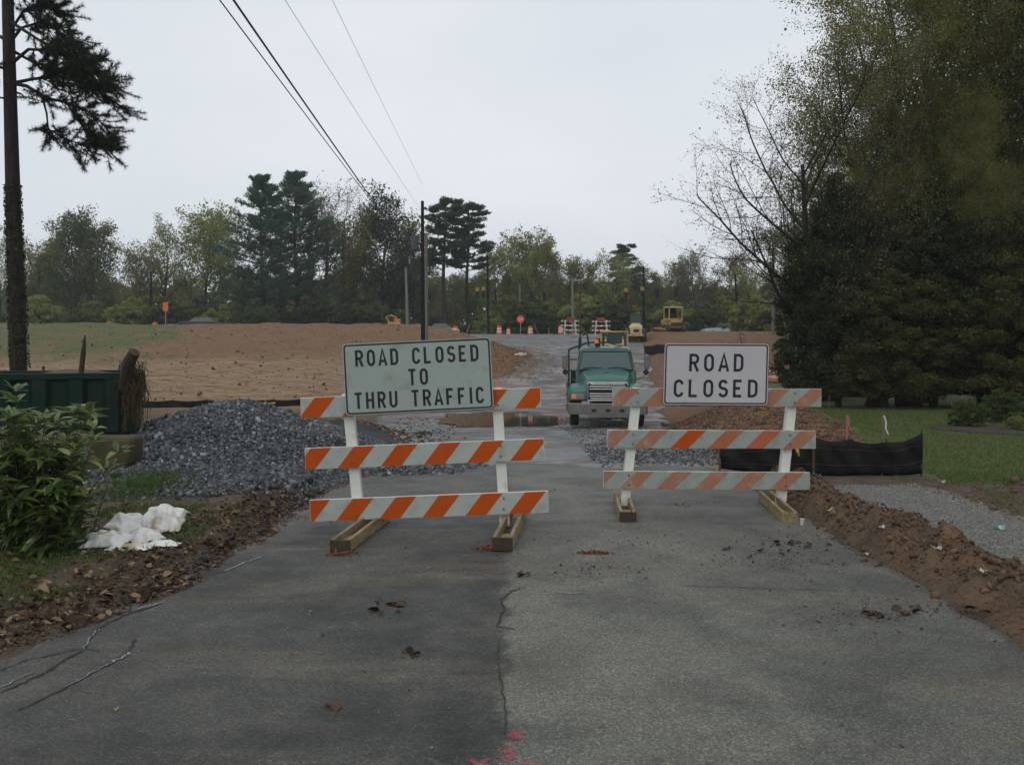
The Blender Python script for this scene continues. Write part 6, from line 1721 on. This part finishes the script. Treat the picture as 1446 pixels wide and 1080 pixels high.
lf_new = glossy_leaf('laurel_leaf_young', (.12, .16, .025), (.20, .23, .05), (.17, .21, .08))
variants = [leaf_mesh('laurel_leaf%d' % k, L, w, cu, fo) for k, (L, w, cu, fo) in enumerate([(.13, .042, .35, .5), (.11, .038, .2, .6), (.15, .046, .5, .4), (.12, .045, .1, .3), (.09, .030, .3, .7)])]
for me in variants: me.materials.append(lf_old)
variants_n = [me.copy() for me in variants]
for me in variants_n: me.materials[0] = lf_new
rb = random.Random(9); slots = []; mb = MB()
for k in range(90):
    az = rb.uniform(0, 6.28); lean = rb.uniform(.0, 1.15) if k > 12 else rb.uniform(0, .45)
    hgt = rb.uniform(.50, 1.30) * (1.15 - .22 * lean) if k > 8 else rb.uniform(1.20, 1.46)
    q = Vector((-4.28 + rb.gauss(0, .12), 8.0 + rb.gauss(0, .12), 0)); P_ = [q]
    d_ = Vector((math.cos(az) * lean * .75, math.sin(az) * lean * .75, 1.0)).normalized()
    for s in range(8):
        d_ = (d_ + Vector((rb.gauss(0, .07), rb.gauss(0, .07), .04))).normalized(); P_.append(P_[-1] + d_ * hgt / 8)
    mb.tube([tuple(p) for p in P_], [.011 - .001 * i for i in range(9)], 5)
    for i in range(1, 9):
        for w_ in range((3 if i < 4 else 5) if i < 8 else 8):
            a2 = rb.uniform(0, 6.28); f = rb.random(); p = P_[i - 1].lerp(P_[i], f) if i < 8 else P_[i]
            up = rb.uniform(-.25, .75) if i < 8 else rb.uniform(.2, 1.3)
            dd = Vector((math.cos(a2), math.sin(a2), up)).normalized()
            slots.append((p + dd * .015, dd, i >= 7 and rb.random() < .38))
mb.build('stem', mk('green_stem', (.07, .06, .03), (.04, .04, .02), .8, 8), bush)
def leaf_matrix(p, dd):
    x = dd; z = Vector((rb.gauss(0, .35), rb.gauss(0, .35), 1)); y = z.cross(x).normalized(); z = x.cross(y).normalized()
    s = rb.uniform(.9, 1.4)
    M = Matrix((x * s, y * s, z * s)).transposed().to_4x4(); M.translation = p; return M
slots.sort(key=lambda s: s[0].y - .25 * s[0].z)
near, rest = slots[:300], slots[300:]
for p, dd, young in near:
    me = rb.choice(variants_n if young else variants); o = bpy.data.objects.new('leaf', me); COL.objects.link(o); o.parent = bush
    o.matrix_local = leaf_matrix(p - bush.location, dd)
for young, mt in ((False, lf_old), (True, lf_new)):
    vs = []; fs = []; n0 = 0
    for p, dd, yg in rest:
        if yg != young: continue
        me = rb.choice(variants); M = leaf_matrix(p - bush.location, dd)
        vs += [tuple(M @ v.co) for v in me.vertices]; fs += [tuple(i + n0 for i in f.vertices) for f in me.polygons]; n0 = len(vs)
    me = bpy.data.meshes.new('foliage'); me.from_pydata(vs, [], fs); o = link('foliage', me, mt, bush, True); tag(o, None, None, None, 'stuff')

# ---------------------------------------------------------------- crumpled white sheet
def sheet(x0, x1, y0, y1, env, seed, amp, name, label):
    nx_, ny_ = 190, 160
    SX, SY = np.meshgrid(np.linspace(x0, x1, nx_), np.linspace(y0, y1, ny_))
    def rid(a, b, s): n_ = fbm(a, b, 2, s); return 1 - np.sqrt((2 * n_ - 1) ** 2 + .004) * 1.7
    wx = SX + .10 * (fbm(SX * 3, SY * 3, 3, seed) - .5); wy = SY + .10 * (fbm(SX * 3, SY * 3, 3, seed + 1) - .5)
    E = env(SX, SY)
    Zs = np.clip(E, 0, 1) * (.35 + .65 * rid(wx * 4.2, wy * 2.6, seed + 2)) + .34 * rid(wx * 9.5, wy * 6, seed + 3) * np.clip(E * 2 + .15, 0, 1) + .20 * rid(wx * 20, wy * 13, seed + 5)
    Zs = np.maximum(Zs, 0) * amp * (.12 + .88 * sst(.0, .28, E))
    GZ_ = H(SX, SY) + .01 + Zs
    OX = SX + .22 * (fbm(SX * 5, SY * 4, 2, seed + 7) - .5) + .25 * Zs * np.sin(SX * 9 + SY * 5); OY = SY - .40 * Zs
    V_ = np.stack([OX, OY, GZ_], -1).reshape(-1, 3)
    i0 = (np.arange(ny_ - 1)[:, None] * nx_ + np.arange(nx_ - 1)[None, :]).ravel()
    f = np.stack([i0, i0 + 1, i0 + nx_ + 1, i0 + nx_], 1); Ef = (E + .25 * (fbm(SX * 7, SY * 7, 3, seed + 9) - .5)).ravel()[f].min(1); f = f[Ef > .02]
    m, nt, p = nmat(name + '_fabric')
    v = posco(nt)
    c = mixc(nt, ramp(nt, noise(nt, 6, 6, v, .6), [(.47, 0.0), (.66, 1.0)]), (.66, .65, .62), (.36, .29, .19))
    nt.links.new(c, p.inputs['Base Color']); p.inputs['Roughness'].default_value = .5
    bump(nt, p, noise(nt, 22, 5, v, .6, 1.5), .8, .02)
    o = link(name, mesh_arrays(name, V_, [f]), m, None, True)
    md = o.modifiers.new('thick', 'SOLIDIFY'); md.thickness = .003
    tag(o, label, 'plastic sheet'); return o
def g2(x, y, cx_, cy_, a, b): return np.exp(-((x - cx_) / a) ** 2 - ((y - cy_) / b) ** 2)
rs_ = np.random.default_rng(12)
def crumple(cx_, cy_, w, dpt, h, nx_, ny_, rot, lift):
    """a crumpled lobe: coarse random facets, smoothed afterwards"""
    vs = []; 
    for j_ in range(ny_):
        for i_ in range(nx_):
            u = i_ / (nx_ - 1) - .5; v = j_ / (ny_ - 1) - .5
            e = max(0, 1 - (2 * abs(u)) ** 2.2) * max(0, 1 - (2 * abs(v)) ** 2.2)
            r_ = rs_.random(); zz = h * (e ** .6) * (.35 + .75 * r_) + .015 * rs_.random() + lift * (v + .5) * h * (.4 + .6 * rs_.random())
            x = (u * (1 - .18 * rs_.random()) + rs_.normal(0, .45 / nx_)) * w; y = (v + rs_.normal(0, .45 / ny_)) * dpt - .35 * zz * r_
            x, y = x * math.cos(rot) - y * math.sin(rot) + cx_, x * math.sin(rot) + y * math.cos(rot) + cy_
            vs.append((x, y, hz(x, y) + .012 + zz))
    return vs, [(j_ * nx_ + i_, j_ * nx_ + i_ + 1, (j_ + 1) * nx_ + i_ + 1, (j_ + 1) * nx_ + i_) for j_ in range(ny_ - 1) for i_ in range(nx_ - 1)]
mb = MB()
for px, py, w, dpt, h, nx_, ny_, rot, lift in ((228, 752, .52, .42, .21, 13, 9, .1, .55), (176, 758, .36, .48, .19, 9, 10, -.3, .5), (206, 766, .30, .40, .12, 9, 8, .5, .3), (226, 777, .40, .20, .045, 10, 6, .25, .1), (150, 772, .42, .40, .12, 9, 8, .2, .3), (183, 783, .46, .16, .05, 12, 5, -.1, .1)):
    g0 = ground_at(px, py); vs, fs = crumple(g0.x, g0.y, w, dpt, h, nx_, ny_, rot, lift); mb.add(vs, fs)
m, nt, p = nmat('plastic_sheet_white'); v = posco(nt)
c_ = mixc(nt, ramp(nt, noise(nt, 7, 6, v, .6), [(.50, 0.0), (.66, 1.0)]), (.68, .67, .64), (.38, .30, .20))
nt.links.new(c_, p.inputs['Base Color']); p.inputs['Roughness'].default_value = .42
bump(nt, p, noise(nt, 28, 4, v, .6, 1.2), .35, .012)
o = mb.build('plastic_sheet', m, None, smooth=False)
md = o.modifiers.new('soften', 'SUBSURF'); md.levels = 2; md.render_levels = 2
md = o.modifiers.new('thick', 'SOLIDIFY'); md.thickness = .003
o.data.polygons.foreach_set('use_smooth', [True] * len(o.data.polygons))
tag(o, 'crumpled dirty white plastic sheet on the verge beside the leafy bush', 'plastic sheet')
# trash bits
def scrap(px, py, w, h, mat, label, seed, tilt=.3):
    g0 = ground_at(px, py); g0.z = max(hz(g0.x, g0.y), g0.z if road_left(np.array([g0.y]))[0] < g0.x < road_right(np.array([g0.y]))[0] else -9) + .02
    r = random.Random(seed); vs = []; fs = []; w *= .8; ph = r.uniform(0, 6); an = r.uniform(-.9, .9)
    for i in range(5):
        for j in range(4):
            u = (i / 4 - .5) * w * (1 - .35 * abs(j / 3 - r.random())) + r.gauss(0, w * .07); v_ = (j / 3 - .5) * w * .6 + r.gauss(0, w * .05)
            vs.append((g0.x + u * math.cos(an) - v_ * math.sin(an), g0.y + u * math.sin(an) + v_ * math.cos(an), g0.z + abs(r.gauss(0, h * .3)) + tilt * h * math.sin(i * 1.1 + ph + j)))
    for i in range(4):
        for j in range(3): fs.append((i * 4 + j, (i + 1) * 4 + j, (i + 1) * 4 + j + 1, i * 4 + j + 1))
    mb = MB(); mb.add(vs, fs); o = mb.build('litter_scrap', mat); md = o.modifiers.new('thick', 'SOLIDIFY'); md.thickness = .003; tag(o, label, 'litter', 'litter on the verges'); return o
wp_m = mk('scrap_white', (.50, .48, .44), (.4, .36, .3), rough=.6)
scrap(1174, 742, .14, .07, mk('scrap_yellow', (.42, .40, .22), (.3, .27, .14), rough=.6), 'crumpled pale yellow wrapper on the soil beside the right wooden foot', 1)
scrap(1224, 780, .09, .03, wp_m, 'flat white scrap at the soil edge left of the berm bend', 2)
scrap(1245, 778, .07, .03, wp_m, 'tan scrap of paper just right of a flat white one', 3)
scrap(1322, 808, .12, .04, wp_m, 'torn white scrap half buried in the berm edge', 4)
scrap(1388, 838, .08, .03, wp_m, 'small white scrap in the berm towards the lower right', 5)
scrap(1332, 684, .12, .07, wp_m, 'small white scrap on the lawn edge beyond the pale path', 6)
scrap(1412, 748, .14, .05, mk('scrap_teal', (.30, .48, .44), (.24, .4, .36), rough=.5), 'pale teal bit of plastic lying on the path gravel', 7)
scrap(175, 680, .12, .05, wp_m, 'pale scrap under the loose plank', 8)
for (px, py, lab) in ((1117, 724, 'white cup stuck to the near end of the rightmost wooden foot'), (1131, 731, 'second white cup at the rightmost wooden foot')):
    g0 = ground_at(px, py + 11); o = MB().tube([(g0.x, g0.y - .03, g0.z + .01), (g0.x + .005, g0.y - .03, g0.z + .08)], [.017, .024], 10).build('paper_cup', wp_m); tag(o, lab, 'cup')
# white bag on the clay island
c_ = pt(735, 502, 66); zc_ = hz(c_.x, 66)
C = np.array([[c_.x + i * .22 - .35, 66 + (i % 2) * .1, zc_ + .08] for i in range(4)])
o = chunks('sandbag', C, np.array([.24, .26, .25, .22]), wp_m, None, 'ico', .08, .7, True); tag(o, 'white bag lying on the clay island beside the gravel road', 'bag')
yt_ = mk('ribbon_yellow', (.5, .36, .03), rough=.6)
mb = MB(); a = pt(1124, 628, 13.5); mb.tube([tuple(a), tuple(a + Vector((.02, -.02, -.10))), tuple(a + Vector((.05, 0, -.17)))], [.02, .025, .012], 5); o = mb.build('yellow_ribbon', yt_); tag(o, 'yellow ribbon tied to the silt fence behind the barricade post', 'ribbon')

# ---------------------------------------------------------------- fallen leaves
lf_m = leafmat('dead_leaf', [(.030, .020, .014), (.07, .042, .026), (.13, .085, .048), (.25, .18, .11), (.045, .03, .02), (.10, .065, .038)], .1, .8)
def dead_leaves(name, C, size, label, mat=lf_m):
    n = len(C); s = size * np.exp(rng.normal(0, .3, n)); a = rng.uniform(0, 6.28, n)
    u = np.stack([np.cos(a), np.sin(a), rng.normal(0, .28, n)], -1); w = np.stack([-np.sin(a), np.cos(a), rng.normal(0, .28, n)], -1)
    prof = [(-.5, .0), (-.2, .34), (.2, .26), (.55, .0), (.2, -.30), (-.2, -.30)]
    rows = []
    for k, (p, q) in enumerate(prof):
        curl = np.abs(q) * rng.uniform(.2, .9, n)
        rows.append(C + u * (p * s)[:, None] * rng.uniform(.8, 1.2, (n, 1)) + w * (q * s)[:, None] * rng.uniform(.7, 1.2, (n, 1)) + np.stack([0 * s, 0 * s, curl * s], -1))
    V_ = np.stack(rows, 1).reshape(-1, 3)
    b = np.arange(n)[:, None] * 6
    Fq = np.concatenate([b + np.array([[0, 1, 2, 3]]), b + np.array([[0, 3, 4, 5]])])
    o = link(name, mesh_arrays(name, V_, [Fq]), mat); tag(o, label, None, None, 'stuff'); return o
n = 2700; ay = rng.uniform(4.3, 12.5, n) ** 1.0; ax = road_left(ay) - np.abs(rng.normal(.02, .55, n)) + .10
k = fbm(ax * 1.4, ay * 1.4, 3, 81) > .44; ax, ay = ax[k], ay[k]
dead_leaves('fallen_leaves', np.stack([ax, ay, H(ax, ay) * (ax < road_left(ay) + .02) + .012 + TL(ay) * (ax >= road_left(ay) + .02) + rng.uniform(0, .025, len(ax))], -1), .05, 'brown oak leaves piled along the left edge of the asphalt')
n = 1500; ax = rng.uniform(-7, -2.6, n); ay = rng.uniform(4.5, 13.5, n); k = ax < road_left(ay); ax, ay = ax[k], ay[k]
dead_leaves('scattered_leaves', np.stack([ax, ay, H(ax, ay) + .015], -1), .055, 'loose brown leaves scattered over the left verge')
n = 170; ax = rng.uniform(-2.4, 3.0, n); ay = rng.uniform(3.6, 12, n)
dead_leaves('road_leaves', np.stack([ax, ay, .008 + TL(ay)], -1), .022, 'tiny pale leaves and bits fallen on the asphalt', leafmat('small_leaf', [(.30, .26, .10), (.16, .10, .05), (.25, .2, .13), (.08, .05, .03)], .1))
q = []
for px, py, n_, s_ in ((550, 853, 9, .07), (545, 866, 4, .08), (578, 922, 5, .05), (463, 998, 4, .03), (735, 812, 5, .1), (1235, 870, 10, .06), (1290, 862, 8, .08), (1130, 770, 12, .14), (1060, 780, 10, .15), (560, 728, 14, .12), (1380, 862, 8, .08)):
    g0 = ground_at(px, py)
    for _ in range(n_): q.append((g0.x + rng.normal(0, s_), g0.y + rng.normal(0, s_ * .7), g0.z + .012))
dead_leaves('leaf_clumps', np.array(q), .055, 'dark leaf clumps lying here and there on the asphalt', leafmat('wet_leaf', [(.05, .03, .02), (.10, .06, .04), (.03, .02, .015)], .05))
# straw-like soil litter right of the road far side
# ---------------------------------------------------------------- grass blades
gr_m = leafmat('grass_blade', [(.035, .075, .014), (.06, .11, .022), (.09, .14, .035), (.13, .14, .05)], .3)
gr_d = leafmat('grass_blade_dull', [(.05, .095, .020), (.085, .14, .032), (.12, .17, .045), (.15, .15, .06)], .35)
def blades(name, ax, ay, hmin, hmax, w, mat, label, lean=.35):
    n = len(ax); z = H(ax, ay); h = rng.uniform(hmin, hmax, n); a = rng.uniform(0, 6.28, n)
    C = np.stack([ax, ay, z - .005], -1); s = np.stack([np.cos(a), np.sin(a), 0 * a], -1) * w * .5
    ln = np.stack([rng.normal(0, lean, n), rng.normal(0, lean, n), np.ones(n)], -1); ln = ln / np.linalg.norm(ln, axis=1)[:, None] * h[:, None]
    m_ = C + ln * .55; tip = C + ln + np.stack([rng.normal(0, lean * .4, n) * h, rng.normal(0, lean * .4, n) * h, 0 * h], -1)
    V_ = np.stack([C - s, C + s, m_ + s * .8, tip, m_ - s * .8], 1).reshape(-1, 3)
    b = np.arange(n)[:, None] * 5
    o = link(name, mesh_arrays(name, V_, [b + np.array([[0, 1, 2, 4]]), b + np.array([[4, 2, 3]])]), mat); tag(o, label, None, None, 'stuff'); return o
n = 42000; ay = rng.uniform(3.8, 10.5, n); ax = rng.uniform(-8.5, -2.9, n)
k = (ax < road_left(ay) - .28 - .5 * fbm(ay * 1.1, ax * 0, 3, 91)) & (fbm(ax * 1.6, ay * 1.6, 4, 92) > .42); ax, ay = ax[k], ay[k]
blades('verge_grass', ax, ay, .03, .10, .008, gr_m, 'rough grass on the left verge in front of the leafy bush', .6)
c0 = ground_at(208, 695); n = 1500; ax = c0.x + rng.normal(0, .22, n) + .12 * rng.choice([-1, 0, 1], n); ay = c0.y + rng.normal(0, .45, n)
blades('grass_tuft', ax, ay, .12, .34, .009, gr_m, 'bright green tuft of grass between the white sheet and the stone pile', .35)
n = 120000; ay = 12.4 + (rng.random(n) ** 1.6) * 18; ax = rng.uniform(5.8, 20, n)
k = (ax > lawn_edge(ay) + .5 * (fbm(ax, ay, 3, 93) - .3)) & (ay > 12.7 + .8 * (fbm(ax * .8, ay * .8, 4, 94) - .5)) & (ax < ay * .62) & (np.hypot((ax - mx_) / 1.35, (ay - my_) / 1.2) > 1.0); ax, ay = ax[k], ay[k]
blades('lawn_grass', ax, ay, .03, .075, .012, gr_d, 'short green grass of the lawn right of the silt fence', .4)
n = 9000; ay = rng.uniform(8, 13.5, n); ax = rng.uniform(5.6, 9, n); k = fbm(ax * 2, ay * 2, 3, 95) > .56; ax, ay = ax[k], ay[k]
blades('weeds', ax, ay, .02, .07, .010, gr_d, 'sparse weeds in the churned soil right of the path', .6)
# straw on the clay island
n = 2600; ax = rng.normal(-.4, 1.6, n); ay = rng.normal(66, 5, n); C = np.stack([ax, ay, H(ax, ay) + .02], -1)
d_ = rng.normal(size=(n, 3)); d_[:, 2] *= .25
Vl, Fl = leaf_arrays(C, .03, 14, 0, d_)
o = link('pine_straw', mesh_arrays('pine_straw', Vl, [Fl]), leafmat('straw_orange', [(.22, .12, .06), (.30, .18, .10), (.15, .08, .045)], .1)); tag(o, 'orange brown pine straw on the clay island', None, None, 'stuff')

# ---------------------------------------------------------------- house behind the yard trees
hw = mk('house_siding', (.36, .36, .34), (.30, .30, .285), .7, 2)
hr = mk('house_roof', (.05, .048, .046), (.035, .033, .032), .85, 6)
hs = thing('house', (0, 0, 0), 'pale house glimpsed between the dark trunks behind the lawn', 'house')
MB().box(-7, 7, 0, 8, 0, 2.9).build('wall', hw, hs)
for k in range(12): MB().box(-7.02, 7.02, -.035, -.001, .1 + k * .23, .1 + k * .23 + .21).build('siding_board', hw, hs)
MB().prism([(-.7, 2.88), (4, 5.4), (8.7, 2.88), (8.7, 3.05), (4, 5.62), (-.7, 3.05)], 'x', -7.5, 7.5).build('roof', hr, hs)
for x in (-5, -1.8, 2.2, 5.2):
    wdw = MB().box(x - .55, x + .55, -.10, -.04, .95, 2.25).build('window', white_old, hs)
    for sx2 in (-1, 1): MB().box(x + sx2 * .26 - .22, x + sx2 * .26 + .22, -.115, -.101, 1.02, 2.18).build('pane', darkglass, wdw)
hx = (1345 - 723) / F * 56; hs.location = (hx, 56, hz(hx, 56) - .2); hs.rotation_euler = (0, 0, R(4))

# ---------------------------------------------------------------- haze
hm = bpy.data.materials.new('haze_air'); hm.use_nodes = True; nt = hm.node_tree; nt.nodes.clear()
ho = nt.nodes.new('ShaderNodeOutputMaterial'); hv = nt.nodes.new('ShaderNodeVolumePrincipled')
hv.inputs['Color'].default_value = (.86, .90, .96, 1); hv.inputs['Density'].default_value = HAZE; hv.inputs['Anisotropy'].default_value = .2
nt.links.new(hv.outputs[0], ho.inputs['Volume'])
o = MB().box(-1300, 1300, -700, 1700, -12, 36).build('haze', hm); tag(o, 'thin damp haze over the whole site', None, None, 'stuff')
